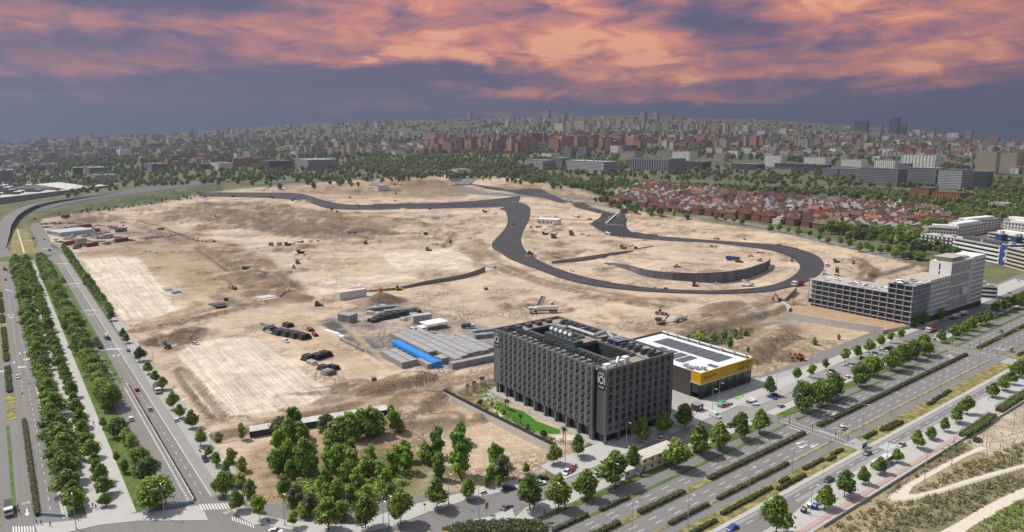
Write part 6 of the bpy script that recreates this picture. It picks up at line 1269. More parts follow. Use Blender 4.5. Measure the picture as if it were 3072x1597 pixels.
 ('a0', 1815,1026,('truck', 'mixer', 'white', 'white'),(-40,4), 'white mixer truck on the far left haul road'),('a0', 2345,1000,('excavator', 'black', True),(30,0), 'black excavator with raised arm at the far left', None, 1.4),('a0', 1150,1090,('truck', 'dump', 'white', 'white'),(40,-6), 'white lorry below the motorway bank'),('a0', 1540,1060,('truck', 'flat', 'white', 'grey'),(40,-4), 'white flatbed on the far left haul road'),('a0', 2300,880,('truck', 'dump', 'red', 'red'),(40,-3), 'red lorry on the far motorway'),('a0', 1550,948, c('van', 'white'),(40,-4), 'white van on the motorway'),('a0', 2100,890, c('hatch', 'black'),(40,-3), 'black car on the motorway'),
 ('b2', 706,352, c('van', 'white'),(40,0), 'white van, left one beside the crushing plant'),('b2', 762,366, c('van', 'white'),(40,-4), 'white van, right one beside the crushing plant'),('b2', 878,326, c('pickup', 'white'),(40,8), 'white pickup at the inner track edge'),('b2', 965,352,('truck', 'tanker', 'white', 'white'),(40,8), 'white water tanker on the track', None, 1.15),('b2', 1380,358,('roller', 'yellow'),(40,4), 'yellow road roller, left of the pair beside the track', None, 1.3),('b2', 1436,360,('roller', 'yellow'),(40,4), 'yellow road roller, right of the pair beside the track', None, 1.3),('b2', 1332,404, c('suv', 'white'),(-40,-4), 'white car nearest the roller pair'),('b2', 1455,397, c('saloon', 'white'),(40,4), 'white car on the track by the rollers'),('b2', 1632,412, c('saloon', 'white'),(40,4), 'white car on the track, next along from the rollers'),('b2', 2010,472, c('suv', 'grey'),(40,0), 'grey car of a pair inside the track loop'),('b2', 2052,475, c('saloon', 'silver'),(40,0), 'silver car of a pair inside the track loop'),('b2', 2252,470, c('suv', 'white'),(40,4), 'white car at the inner edge of the loop'),('b2', 2296,434, c('saloon', 'white'),(40,4), 'white car on the dark track of the loop'),('b2', 2336,400, c('saloon', 'black'),(40,-8), 'black car on sand outside the loop'),('b2', 2055,398,('roller', 'yellow'),(40,4), 'yellow road roller at the diagonal cut across the track', None, 1.3),
 ('b2', 2215,612,('truck', 'dump', 'blue', 'blue'),(-40,-4), 'blue tipper lorry on the sand inside the loop', None, 1.6),('b2', 2275,628,('dozer', 'grey'),(40,4), 'grey bulldozer beside the blue lorry', None, 1.4),('b2', 905,720, c('suv', 'white'),(40,10), 'white car alone below the curved dark wall'),('b2', 1442,890, c('suv', 'white'),(40,8), 'white car, left of the pair at the inner track edge'),('b2', 1536,898, c('suv', 'silver'),(-40,0), 'silver car, right of the pair at the inner track edge'),('b2', 1836,870,('dozer', 'orange'),(40,0), 'orange bulldozer below the curved dark wall', None, 1.2),('b2', 2058,848, c('suv', 'white'),(40,4), 'white car close under the curved dark wall'),('b2', 2345,828, c('van', 'white'),(40,4), 'white van behind the crane lorry'),('b2', 2365,868,('truck', 'flat', 'white', 'white'),(40,0), 'white flatbed lorry with red crane arm at the track', None, 1.1),('b2', 190,280,('excavator', 'yellow', True),(40,-4), 'yellow excavator loading beside the white site office'),('b2', 266,282,('truck', 'dump', 'orange', 'orange'),(40,0), 'orange dumper being loaded by the yellow excavator'),
 ('b2', 335,352,('crusher', 'black'),(40,0), 'black crusher, left of the crushing plant', None, 1.0),('b2', 420,382,('crusher', 'grey'),(60,-20), 'grey screening machine in the middle of the crushing plant', None, 1.3),('b2', 595,355,('crusher', 'black'),(40,20), 'black conveyor machine right of the crushing plant', None, 1.3),('b2', 650,178,('truck', 'silo', 'red', 'white'),(40,8), 'white articulated lorry with red cab on the inner sand'),('b2', 782,202,('roller', 'black'),(40,2), 'black paving machine by the track junction', 'paver', 1.4),('b2', 1122,492,('crusher', 'orange'),(40,0), 'orange machine beside the barrier line'),('b2', 1242,494,('excavator', 'black', True),(-30,0), 'black excavator at the end of the ramp'),('b2', 182,562,('dozer', 'black'),(40,4), 'black bulldozer at the inner track curve', None, 1.2),('b2', 312,1138,('truck', 'silo', 'white', 'white'),(-60,2), 'white silo lorry parked broadside on the sand', None, 1.5),('b2', 345,1085,('truck', 'raised', 'white', 'white'),(60,-10), 'white lorry with raised tank behind the silo lorry', None, 1.4),('b2', 1490,1152,('loader', 'orange'),(40,4), 'orange grader on the wide sandy road', 'grader', 1.2),('b2', 1690,1215,('truck', 'silo', 'white', 'white'),(60,-20), 'white tanker lorry on the dark strip behind the hotel', None, 1.0),('b2', 1495,1245,('crusher', 'cream'),(60,-20), 'pale soil stabiliser behind the tanker lorry', 'machine', 1.1),('b2', 2395,572,('roller', 'orange'),(40,0), 'orange roller behind the curved wall end'),('b2', 2490,615,('excavator', 'yellow', False),(-40,10), 'yellow excavator in the curved cutting'),('b2', 20,255,('dozer', 'maroon'),(40,0), 'dark red machine on the wide track corner'),('b2', 1655,680,('loader', 'grey'),(40,0), 'grey small loader on the sand inside the loop'),
 ('b3', 105,460,('roller', 'yellow'),(40,10), 'yellow road roller at the top of the loop', None, 1.3),('b3', 290,502,('roller', 'red'),(40,16), 'small red roller at the outer loop edge'),('b3', 592,660,('truck', 'silo', 'white', 'white'),(4,30), 'white lorry feeding the paver on the loop', None, 1.0),('b3', 565,755,('truck', 'dump', 'white', 'black'),(-4,30), 'white cab tipper at the paved loop edge', None, 1.25),('b3', 685,770,('truck', 'raised', 'white', 'grey'),(-20,30), 'white lorry with dark raised body beside the loop', None, 1.25),('b3', 300,862,('truck', 'dump', 'white', 'red'),(-60,10), 'white lorry with red tipping body on the loop', None, 1.5),('b3', 130,1035,('excavator', 'black', True),(-20,-4), 'black excavator on the dark bank by the yard wall', None, 1.2),('b3', 240,618,('dozer', 'grey'),(30,30), 'grey bulldozer at the inner loop edge'),('b3', 690,630,('crusher', 'grey'),(40,0), 'grey machine outside the loop', 'machine', .8),('b3', 858,645,('loader', 'orange'),(10,30), 'orange machine at the curved ditch'),('b3', 15,695, c('van', 'white'),(10,30), 'white van beside the curved wall end'),
 ('c1', 300,425,('car', 'van', 'white'),(40,20), 'white van beside the big stack of black pipes'),('c1', 130,330,('car', 'pickup', 'white'),(40,20), 'white pickup at the left end of the black pipes'),('c1', 1585,298,('truck', 'flat', 'white', 'white'),(40,20), 'white crane lorry beside the white canopy', None, .8),('c1', 1760,342,('car', 'pickup', 'white'),(-40,10), 'white pickup in front of the site canopy'),('c3', 310,605,('excavator', 'orange', False),(-40,10), 'orange excavator in the dark hole of the dug plot', None, 1.1),('z4', 1400,1240, c('van', 'white'), 'U', 'white van at the foot of the frame building'),('c3', 1640,320,('truck', 'flat', 'white', 'red'),(-40,10), 'white lorry with red crane at the frame building corner', None, 1.1),('c3', 1880,190,('truck', 'mixer', 'white', 'white'), 'U', 'white concrete mixer below the white tower, nearer one', None, 1.1),('c3', 1960,160,('truck', 'mixer', 'white', 'white'), 'U', 'white concrete mixer below the white tower, farther one', None, 1.1)]
for v in VEH: veh(*v[:5], v[5], *(v[6:] if len(v) > 6 else ()))
rs = random.Random(4)
YARD = [(500,560),(560,585),(600,560),(660,600),(740,590),(820,590),(870,590),(520,520),(640,510),(700,500),(760,480),(820,470),(290,640),(330,650),(400,650),(250,600),(300,600),(880,510),(950,500),(1020,490),(1080,480),(480,440),(430,430),(520,410),(770,390),(840,400),(900,390)]
for i, (x, y) in enumerate(YARD):
    X, Y = flat('z7', x, y); place(('car', ('hatch', 'suv', 'van')[i % 3],('white', 'white', 'silver', 'white', 'grey')[i % 5]),('car', 'car', 'van')[i % 3], X, Y, rs.uniform(0,3), '%s parked vehicle from the avenue in the crowded contractor yard' % ordn(i + 1), 'car', 'vehicles parked in the contractor yard')
for k in list(PROTO.values()):                            # the pattern vehicles themselves leave the scene
    for ch in list(k.children): bpy.data.objects.remove(ch)
    bpy.data.objects.remove(k)

# ------------------------------------------------------------------ things on the building site
PCON = mat('precast_concrete', (.30,.30,.295),.9,.2,.5, rand=.25); BLK = mat('black_plastic', (.018,.018,.02),.5,.2,.6); TARP = mat('blue_tarpaulin', (.02,.22,.62),.5,.25,.6, bump=.4)
def prow(u0, v0, v1, w, h, layers, label, step=2.3, grp='stacked precast concrete slabs'):
    e = bemp('precast_stack', u0, v0, label, 'concrete slabs', group=grp); lh = h / layers
    b = MB()
    for k in range(layers - 1): b.box(.08 * (k % 2), w - .08 * (k % 2),0.05, v1 - v0 - .05, k * lh + .1,(k + 1) * lh - .05)
    b.obj('lower_slab', PCON, e); n = int((v1 - v0) / step); q = MB(); q.box(0, w, .04, step - .04,0, lh - .06); me = q.mesh('slab', PCON)
    for i in range(n): ob('slab', me, e, (0, i * step, (layers - 1) * lh + .1 + rnd.uniform(-.03,.05)))
for i, a in enumerate([(160,317.5,343,4.5,3.4,4),(165.2,318,345,4.4,3.3,4),(181,326,373,4.6,3.2,4),(186.2,306,374,4.6,3.2,4),(191.6,309,374,4.6,3.1,4),(197,311,373,4.6,3.1,4),(202.5,312,352,4.6,2.9,4),(208,312,348,4.4,2.4,3),(213,314,352,4.4,2.4,3),(180.6,311,320,4.4,3.3,4),(153,0,0,0,0,0)][:-1]):
    prow(*a, 'row of stacked grey concrete slabs, %s one going from open sand towards the hotel' % ordn(i + 1))
e = bemp('tarpaulin_stack', 174,308,'stack covered by a long bright blue tarpaulin', 'tarpaulin'); b = MB(); n = 25
for i in range(n):
    y0, y1 = i * 2, i * 2 + 2; z = lambda y, x: 3.2 + .12 * math.sin(y * 1.7 + x) + .1 * math.sin(y * .6)
    for x0, x1 in ((0,1.6),(1.6,3.2),(3.2,4.6)): b.face([(x0, y0, z(y0, x0)),(x1, y0, z(y0, x1)),(x1, y1, z(y1, x1)),(x0, y1, z(y1, x0))])
    b.face([(0, y0, z(y0,0)),(0, y1, z(y1,0)),(-.35, y1,1.6 + .5 * math.sin(i * 2.1 + 1)),(-.35, y0,1.6 + .5 * math.sin(i * 2.1 - 1.1))])
b.face([(0,0,3.2),(-.4,-.5,0),(5,-.5,0),(4.6,0,3.2)]); b.obj('cover', TARP, e); b = MB(); b.box(.1,4.4,.1,49.8,0,2.9); b.obj('slab', PCON, e)
e = bemp('precast_row', 181,300.6,'row of upright grey concrete segments at the yard edge', 'concrete segments'); q = MB(); q.box(.04,1.16,0,3.6,0,3.3); me = q.mesh('segment', PCON)
for i in range(26): ob('segment', me, e, (i * 1.2,-.05 * i, 0))
e = bemp('precast_row', 170.6,309,'short row of upright concrete segments left of the blue tarpaulin', 'concrete segments'); q = MB(); q.box(0,3.0,.04,1.3,0,2.6); me = q.mesh('segment', PCON)
for i in range(9): ob('segment', me, e, (0, i * 1.36,0))
def blocks(t, x, y, n, step, size, label, m=PCON, ang='U', name='block_row', cat='concrete blocks', part='block'):
    X, Y = flat(t, x, y); e = empty(name, (X, Y, 0), heading(t, x, y, ang), label, cat); q = MB(); q.box(0, size[0],0, size[1],0, size[2]); me = q.mesh(part, m)
    for i in range(n): ob(part, me, e, (i * step, rnd.uniform(-.1,.1),0))
blocks('c1', 835,405,13,2.3,(1.6,1.1,1.5), 'row of grey concrete blocks beside the dark laydown strip', ang=(45,22))
blocks('z6', 850,440,9,1.5,(1.2,5,5.2), 'ribbed stack of pale concrete frames near the canopy', mat('pale_precast', (.46,.45,.43),.9,.15,.5),(60,-8))
blocks('c1', 820,215,4,2.6,(2.5,8,5.0), 'tall lone stack of grey concrete slabs at the yard edge', PCON, (40,6))
for i, (x, y, n) in enumerate(((330,270,9),(520,240,6),(0,225,8),(1960,640,8),(1990,720,9))): blocks('z6', x, y, n, 2.6,(2.5,4,2.6), 'group of grey concrete boxes, %s in the pipe yard from its middle' % ordn(i + 1), mat('blue_grey_precast', (.23,.25,.26),.9,.2,.5, rand=.3),(60,-6))
def pipes(t, x, y, n, lay, r, L, m, label, ang, step=None, cat='pipes'):
    X, Y = flat(t, x, y); e = empty('pipe_stack', (X, Y, 0), heading(t, x, y, ang), label, cat); b = MB(); b.tube((0,0,0),(L, 0,0), r, n=8); me = b.mesh('pipe', m, True)
    for k in range(lay):
        for i in range(n - k): ob('pipe', me, e, (rnd.uniform(-.3,.3),(i + k * .5) * r * 2.06, r + k * r * 1.75))
for i, a in enumerate([(70,310,8,3),(160,345,9,4),(240,360,9,4),(320,375,9,4),(400,390,8,4),(260,265,6,3)]): pipes('c1', a[0], a[1], a[2], a[3],.45,7, BLK, 'stack of black plastic pipes, %s from the left in the upper pipe store' % ordn(i + 1),(30,9))
for i, a in enumerate([(450,605,8,4),(540,595,8,4),(620,570,8,4),(610,700,7,3),(650,745,7,3),(720,690,5,3)]): pipes('c1', a[0], a[1], a[2], a[3],.42,6, BLK if i != 4 else mat('grey_plastic', (.2,.2,.21),.6,.2,.6), 'stack of %s pipes, %s in the lower pipe store' % ('grey' if i == 4 else 'black plastic', ordn(i + 1)),(30,9))
pipes('c1', 505,300,4,2,.5,6, paintm('maroon'), 'dark red pipes lying beside the upper pipe store', (30,22)); pipes('c1', 560,350,3,2,.5,6, paintm('maroon'), 'second short pile of dark red pipes', (30,22))
for i, a in enumerate([(1170,235,6,2),(1230,215,7,2),(1290,205,7,3),(1350,195,7,3),(1420,180,7,3),(1480,165,6,3)]): pipes('c1', a[0], a[1], a[2], a[3],.6,5, mat('dark_pipe', (.045,.05,.045),.7,.2,.6), 'stack of dark concrete pipes, %s from the left behind the canopy' % ordn(i + 1),(30,-6))
for i, a in enumerate([(110,265,7,2),(150,280,5,2),(570,660,6,2),(1230,160,5,2),(1160,150,6,2),(1290,85,6,2),(1220,100,6,2),(1490,215,5,2),(1540,200,4,2)]): pipes('c1', a[0], a[1], a[2], a[3],.55,3, mat('pale_pipe', (.5,.5,.48),.8,.15,.6), 'pile of pale concrete pipes, %s of those scattered through the stores' % ordn(i + 1),(30,-8))
def container(t, x, y, L, W, H, col, label, ang='U', cat='container'):
    X, Y = flat(t, x, y); e = empty('container', (X, Y, Tz(X, Y)), heading(t, x, y, ang), label, cat); m = paintm(col); b = MB(); b.box(-L / 2, L / 2,-W / 2, W / 2,.1, H); b.obj('wall', m, e)
    b = MB(); [b.box(-L / 2 + .2 + k * L / 14,-L / 2 + .35 + k * L / 14,-W / 2 - .06, W / 2 + .06,.2, H - .1) for k in range(14)]; b.obj('rib', m, e); b = MB(); b.box(-L / 2 - .05, L / 2 + .05,-W / 2 - .08, W / 2 + .08, H, H + .12); b.obj('roof', m, e)
    b = MB(); b.box(L / 2, L / 2 + .06,-W / 2 + .2, W / 2 - .2,.2, H - .2); b.obj('door', m, e)
container('b1', 965,985,22,5,6.0,'white', 'long white container hall on the sand by the sunken wall', (40,-6)); container('b1', 1245,930,2.4,2.4,3.5,'orange', 'small orange tank beside the sunken wall', (40,-6)); container('b1', 150,460,5,2.5,3.4,'grey', 'grey cabin at the start of the parked row', (40,-4)); container('b1', 235,455,6,2.5,3.4,'cream', 'pale cabin beside the parked vans', (40,-4))
container('b2', 430,255,8,3,3,'white', 'white trailer with red trim in front of the site office', (40,-4)); container('c0', 2270,10,3,2,2.4,'green', 'green generator box beside the orange excavator'); container('b0', 2480,700,8,3,3,'green', 'green container among the middle earth heaps', (40,0)); container('b1', 2310,905,3,2,2,'grey', 'grey box at the ditch end', (40,0)); container('c1', 1185,860,2.2,2,2.4,'grey', 'single grey concrete block on the bank edge', (40,-6))
for i, (x, y, L, col) in enumerate(((620,690,16,'maroon'),(1080,730,14,'maroon'),(1730,630,16,'maroon'),(860,325,12,'red'),(960,310,14,'red'),(830,690,12,'cream'),(1200,410,6,'red'),(500,160,14,'maroon'),(1720,410,16,'green'),(1420,540,14,'cream'))): container('z7', x, y, L, 3,4.2 if i != 5 else 7, col, '%s container of the contractor yard counting from the avenue gate, %s' % (ordn(i + 1), {'maroon': 'dark red', 'cream': 'pale'}.get(col, col)),(40,-6))
for i, (x, y, col) in enumerate([(220,230,'grey'),(320,250,'grey'),(440,220,'grey'),(60,250,'grey'),(90,320,'silver'),(400,370,'cream'),(620,240,'grey'),(700,300,'white'),(760,250,'silver'),(1000,360,'white'),(1080,350,'silver'),(1150,370,'grey'),(1420,310,'silver'),(1500,300,'white'),(1580,320,'silver'),(1480,350,'green'),(1640,340,'silver'),(1230,470,'grey'),(1280,460,'grey'),(1330,550,'cream'),(520,500,'sky'),(1120,520,'sky'),(1160,550,'white'),(1380,690,'grey'),(1480,660,'silver'),(1540,640,'grey'),(800,740,'black'),(760,790,'black'),(940,720,'black'),(1640,540,'grey'),(1880,600,'red'),(1980,610,'red'),(570,210,'black')]):
    X, Y = flat('z7', x, y); e = empty('material_pile', (X, Y, 0), rs.uniform(0,.6), '%s %s heap of stacked material in the contractor yard' % (ordn(i + 1), {'sky': 'pale blue'}.get(col, col)), 'material pile', 'material heaps in the contractor yard')
    for k in range(5): b = MB(); b.cb(rs.uniform(-4,4), rs.uniform(-1.5,1.5),.9 + .5 * (k % 2), rs.uniform(2,6), rs.uniform(1,2.4), rs.uniform(.8,1.8), rz=rs.uniform(-.2,.2)); b.obj('bundle', paintm(col if k % 2 else ('silver', 'grey', col)[k % 3]), e)
for i in range(70):
    X, Y = flat('z7', rs.uniform(380,1800), rs.uniform(200,640)); col = rs.choice(['white', 'silver', 'grey', 'grey', 'maroon', 'cream', 'white', 'black']); e = empty('material_pile', (X, Y, Tz(X, Y)), rs.uniform(0,.6), 'small %s pallet pile, %s of the loose ones in the contractor yard' % (col, ordn(i + 1)), 'material pile', 'loose pallet piles in the contractor yard')
    for k in range(3): b = MB(); b.cb(rs.uniform(-3,3), rs.uniform(-1.5,1.5),.7, rs.uniform(1.5,4), rs.uniform(1,2.2), rs.uniform(.8,1.7), rz=rs.uniform(-.4,.4)); b.obj('bundle', paintm(col), e)
def shed(name, P, Q, w, h, wall, roof, label, cat='shed', slope=.4):
    (x0, y0),(x1, y1) = P, Q; L = math.hypot(x1 - x0, y1 - y0); e = empty(name, (x0, y0,0), math.atan2(y1 - y0, x1 - x0), label, cat); b = MB(); b.box(0, L, 0, w, 0, h); b.obj('wall', wall, e)
    n = max(2, int(L / 3)); q = MB(); q.hexa([(.02,-.4, h),(L / n - .02,-.4, h),(L / n - .02, w + .4, h + slope),(.02, w + .4, h + slope)],[(.02,-.4, h + .12),(L / n - .02,-.4, h + .12),(L / n - .02, w + .4, h + .12 + slope),(.02, w + .4, h + .12 + slope)]); me = q.mesh('roof_sheet', roof)
    for i in range(n): ob('roof_sheet', me, e, (i * L / n, 0,0))
    return e
PALESH = mat('pale_sheet', (.48,.46,.43),.7,.15,.6, rand=.2)
shed('long_shed', uv(70,276.5), uv(126,264.5),4.2,2.8, HG2, PALESH, 'long low shed with pale roof behind the scrub wood'); shed('yard_shed', flat('z7', 80,470), flat('z7', 370,520),40,5, PALESH, mat('pale_blue_roof', (.38,.45,.48),.6,.15,.4, rand=.2), 'big shed with pale blue roof in the contractor yard')
e = shed('site_office', flat('b2', 250,240), flat('b2', 460,250),16,7, WHITEP, WHITEP, 'white flat-roofed site office inside the track corner', 'office', .2)
for k in range(5): b = MB(); b.box(3 + k * 6,5 + k * 6,-.1,.05,1.5,4); b.obj('window', GLASS, e)
e = empty('canopy', (*flat('z6', 1140,560),0), heading('z6', 1140,560,(300,-60)), 'white flat canopy roof with cabin beside the slab stacks', 'canopy'); b = MB(); b.box(-2,14,-1,9,3.9,4.1); b.obj('roof', WHITEP, e)
for x in (-1,13):
    for y in (0,8.5): b = MB(); b.box(x, x + .25, y, y + .25,0,3.9); b.obj('post', CHAS, e)
b = MB(); b.box(-6,-1.5,-1,5,0,3); b.obj('cabin', WHITEP, e); b = MB(); b.box(-5,-4,-1.06,-.98,.2,2.4); b.obj('door', GLASS, e)
for i, (t, x, y, L, W, m) in enumerate((('b0', 1770,932,8,6, TARP),('b0', 2190,1055,14,9, mat('dark_sheet', (.08,.085,.09),.7,.3,.6)),('b0', 1690,905,9,5, PCON),('b1', 110,985,16,12, mat('pale_slab', (.5,.48,.46),.9,.15,.4)),('c1', 790,340,22,2.4, WHITEP))):
    X, Y = flat(t, x, y); e = empty('sheet_stack', (X, Y, Tz(X, Y)), heading(t, x, y, (40,16)),['blue sheeting spread on the left field', 'dark sheets laid out near the left field corner', 'grey pallets beside the blue sheeting', 'pale concrete base slab among red clay heaps', 'long white beam lying on the dark laydown strip'][i], 'sheeting'); n = 4
    for k in range(n): b = MB(); b.box(-L / 2 + k * L / n, -L / 2 + (k + .92) * L / n, -W / 2, W / 2,0,.5 + .3 * ((k * 7) % 3)); b.obj('sheet', m, e)
# retaining walls of the circuit
def vwall(name, t, pts, hs, m, label, step=6.0, th=.6, cat='retaining wall'):
    P = [flat(t, *p) for p in pts]; e = empty(name, (P[0][0], P[0][1],0),0, label, cat); d = [0]
    for a, b_ in zip(P, P[1:]): d.append(d[-1] + math.dist(a, b_))
    n = int(d[-1] / step); pr = [Vector((*p, 0)) for p in P]; q = resample([tuple(v) for v in pr], n + 1); ss = np.linspace(0, d[-1], n + 1); hh = np.interp(ss, d, hs)
    for i in range(n):
        a, b_ = q[i], q[i + 1]; dv = (b_ - a).normalized(); nn = Vector((-dv.y, dv.x, 0)) * th / 2; o = Vector((P[0][0], P[0][1],0)); g_ = dv * .04
        mb = MB(); lo = [a + g_ - nn - o, b_ - g_ - nn - o, b_ - g_ + nn - o, a + g_ + nn - o]; mb.hexa([(v.x, v.y, -.3) for v in lo],[(lo[0].x, lo[0].y, hh[i]),(lo[1].x, lo[1].y, hh[i + 1]),(lo[2].x, lo[2].y, hh[i + 1]),(lo[3].x, lo[3].y, hh[i])]); mb.obj('panel', m, e)
    return e
NETW = mat('dark_netted_concrete', (.125,.13,.14),.8,.4,.3, rand=.5, streak=(1,1,.25))
vwall('retaining_wall', 'b2', [(925,642),(1150,700),(1320,765),(1500,795),(1800,822),(2060,836),(2300,806),(2460,752),(2560,700),(2590,650)],[1,5,6.5,6.5,7.5,9.5,9.5,9,8,6], NETW, 'long curved dark retaining wall inside the track loop')
vwall('retaining_wall', 'b1', [(800,950),(1000,930),(1390,905),(1700,850),(1950,812),(2150,770),(2300,715)],[.5,.8,2,3,3.6,3.8,4.2], CONCD, 'grey wall of the sunken underpass approach on the sand')
vwall('underpass_portal', 'b1', [(2292,668),(2400,692)],[2.5,2.5], CONC, 'pale concrete portal at the head of the underpass approach', 4,2.5,'portal')
vwall('retaining_wall', 'b2', [(400,640),(700,612),(1000,560),(1220,516)],[2.5,4,3.5,1], mat('ramp_wall_concrete', (.26,.24,.22),.9,.25,.4), 'grey ramp wall on the sand inside the track corner')
vwall('boundary_wall', 'a2', [(725,1068),(900,1100),(1085,1140)],[4.5,5,6], WALLW, 'white concrete wall below the brown bank at the top track', 6,.6,'wall')
vwall('portal_wall', 'a2', [(1090,1145),(1160,1125)],[7,7], CONCD, 'dark portal at the right end of the white wall', 4,1,'portal')
vwall('hoarding', 'a2', [(0,1038),(200,1052),(360,1075),(580,1100)],[3.5,3,3.5,3], mat('white_hoarding', (.5,.47,.46),.8,.35,.15, rand=.6), 'patchy white hoarding along the upper track', 5,.3,'hoarding')
vwall('retaining_wall', 'a1', [(1310,800),(1400,845),(1560,840)],[9,11,9], mat('cream_concrete', (.48,.47,.42),.9,.1,.3), 'curved cream wall at the far end of the site', 6,1)
vwall('rubble_line', 'b2', [(1250,205),(1450,235),(1700,270),(1950,305)],[1.5,1.8,1.2,.8], mat('white_rubble', (.5,.46,.43),.95,.4,.4, rand=.6), 'line of whitish rubble blocks on the slope above the loop', 4,1.5,'rubble')
BARR = [paintm('red'), paintm('white')]
def barriers(t, p0, p1, n, where, rows=1):
    (x0, y0),(x1, y1) = flat(t, *p0), flat(t, *p1); a = math.atan2(y1 - y0, x1 - x0); b = MB(); b.profile([(-.3,0),(.3,0),(.15,.9),(-.15,.9)],-.9,.9); b.v = [(y, x, z) for x, y, z in b.v]
    ms = [b.mesh('barrier', m) for m in BARR]
    for r in range(rows):
        for i in range(n):
            f = (i + .5) / n; o = ob('barrier', ms[(i + r) % 2], None, (x0 + (x1 - x0) * f + r * 6 * math.sin(a), y0 + (y1 - y0) * f - r * 6 * math.cos(a),0), a); o.scale = (1.5,1.6,1.5); o.location.z = Tz(o.location.x, o.location.y)
            tag(o, ('red' if (i + r) % 2 == 0 else 'white') + ' plastic barrier, %s %s' % (ordn(i + 1) + (' of row %s' % ordn(r + 1) if rows > 1 else ' in line'), where), 'barrier', 'red and white barriers ' + where)
barriers('b2', (1240,500),(1415,470),14,'at the ramp end inside the track'); barriers('z7', (2160,570),(2560,520),16,'stored in rows near the spoil heaps', 3); barriers('b0', (1650,390),(1890,368),14,'along the haul road beyond the store'); barriers('b0', (1930,412),(2110,425),8,'beside the orange trench'); barriers('b1', (250,980),(340,955),8,'by the red clay heaps'); barriers('a1', (1940,885),(2100,915),14,'along the far slip road'); barriers('a1', (1930,840),(2420,838),22,'across the far junction'); barriers('z8', (1090,612),(1420,580),20,'lined up behind the contractor yard'); barriers('b2', (590,715),(640,730),4,'beside the inner track edge'); barriers('b2', (2460,535),(2530,535),5,'at the curved wall end'); barriers('b2', (1080,380),(1160,385),6,'beside the track bend')
# ---- street furniture
def lamp_proto(h=11, arm=1.6):
    e = empty('street_lamp', (0,0,0)); b = MB(); b.tube((0,0,0),(0,0, h),.13,.07,8); b.obj('pole', METAL, e); b = MB(); b.tube((0,0, h),(arm, 0, h + .25),.06,.05,6); b.obj('arm', METAL, e); b = MB(); b.box(arm - .3, arm + .6,-.17,.17, h + .2, h + .34); b.obj('luminaire', WHITEP, e); b = MB(); b.box(-.2,.2,-.2,.2,0,.5); b.obj('base', METAL, e); return e
LP = lamp_proto()
LAMPS = [('d0', 768,1302,'at the junction corner near the left hedge'),('d0', 1657,1197,'in front of the largest lawn tree'),('d0', 2140,632,'beside the parked black SUV'),('d0', 2278,932,'first from the zebra on the site pavement'),('c0', 1412,570,'beside the grey parked car'),('c0', 1545,690,'just before the tipper truck'),('c0', 1126,180,'where the ploughed field corner meets the pavement'),('d1', 290,1265,'at the foot of the scrub wood'),('d1', 1340,1285,'among the three large corner trees'),('d1', 1938,1050,'right of the two blue signs'),('d1', 2243,1200,'on the junction island by the traffic sign'),('d1', 2552,870,'near the small thin corner tree'),('d1', 1285,1340,'at the bottom edge by the crossing'),('d2', 432,1142,'between the twin corner trees'),('d2', 1018,936,'before the single low cabin'),('d2', 1148,492,'in front of the hotel corner'),('d2', 535,668,'by the garden wall end'),('d2', 1638,692,'in front of the double cabins'),('d2', 2095,505,'past the far cabin'),('d2', 1205,1345,'at the bottom edge of the boulevard'),('d2', 1768,1268,'beside the long clipped hedge end'),('d2', 2380,966,'at the end of the bus-lane hedge')]
LAMPS += [('c3', x, y, 'on the lower bus-lane verge, %s from the near crossing' % ordn(i + 1)) for i, (x, y) in enumerate(((945,1300),(1233,1165),(1485,1045),(1735,910),(1927,798),(2115,688),(2290,570),(2445,480)))] + [('d3', 240,745,'before the crossing on the lower verge, second'),('d3', 612,545,'before the crossing on the lower verge, nearest it'),('c3', 268,1182,'on the upper verge beside the near crossing'),('c3', 862,872,'on the upper verge among the round trees'),('c3', 82,915,'beside the dark pair of parked cars'),('c3', 420,780,'behind the second young tree'),('c3', 2210,1010,'by the red car on the lower pavement'),('c3', 1755,1310,'before the first sapling of the cycle path'),('d3', 425,1165,'beside the waste bins'),('d3', 1185,690,'at the bus stop'),('zr', 700,400,'behind the white forecourt van'),('zr', 800,300,'at the green forecourt paint'),('c3', 2120,560,'on the upper pavement of the far crossing'),('d3', 1845,655,'on the zigzag park path'),('d3', 1573,830,'low on the park path bend'),('d3', 2460,345,'in the sandy playground')]
for t, x, y, w in LAMPS:
    X, Y = flat(t, x, y); l = copy_tree(LP, None, (X, Y, .1), UA + (math.pi / 2 if t in ('d0', 'c0') else -math.pi / 2)); tag(l, 'tall grey street lamp ' + w, 'street lamp', 'street lamps'); l.name = 'street_lamp'
for ch in list(LP.children): bpy.data.objects.remove(ch)
bpy.data.objects.remove(LP)
def signal(x, y, rz, label, mast=True):
    e = empty('traffic_light', (x, y, .1), rz, label, 'traffic light', 'traffic lights of the boulevard crossings'); b = MB(); b.tube((0,0,0),(0,0,5.2 if mast else 3.0),.09, n=8); b.obj('pole', CHAS, e)
    if mast: b = MB(); b.tube((0,0,5.2),(3.4,0,5.6),.07, n=6); b.obj('mast_arm', METAL, e)
    for p in ([(3.4,5.1)] if mast else []) + [(0,2.6)]: b = MB(); b.box(p[0] - .16, p[0] + .16,-.16,.16, p[1] - .45, p[1] + .45); b.obj('signal_head', CHAS, e)
for i, (t, x, y, m) in enumerate((('d3', 212,275,1),('d3', 572,300,1),('d3', 108,240,0),('d3', 443,320,0),('d3', 678,400,1),('d3', 800,440,0),('c3', 1850,460,1),('c3', 2120,490,1),('c3', 2022,500,0),('c3', 2202,545,0),('c3', 2290,570,0))):
    X, Y = flat(t, x, y); signal(X, Y, UA - math.pi / 2,'traffic light %s at the %s crossing, %s from the parking side' % ('with overhead arm' if m else 'on a short post', 'near' if t == 'd3' else 'far', ordn(i + 1 if i < 6 else i - 5)), bool(m))
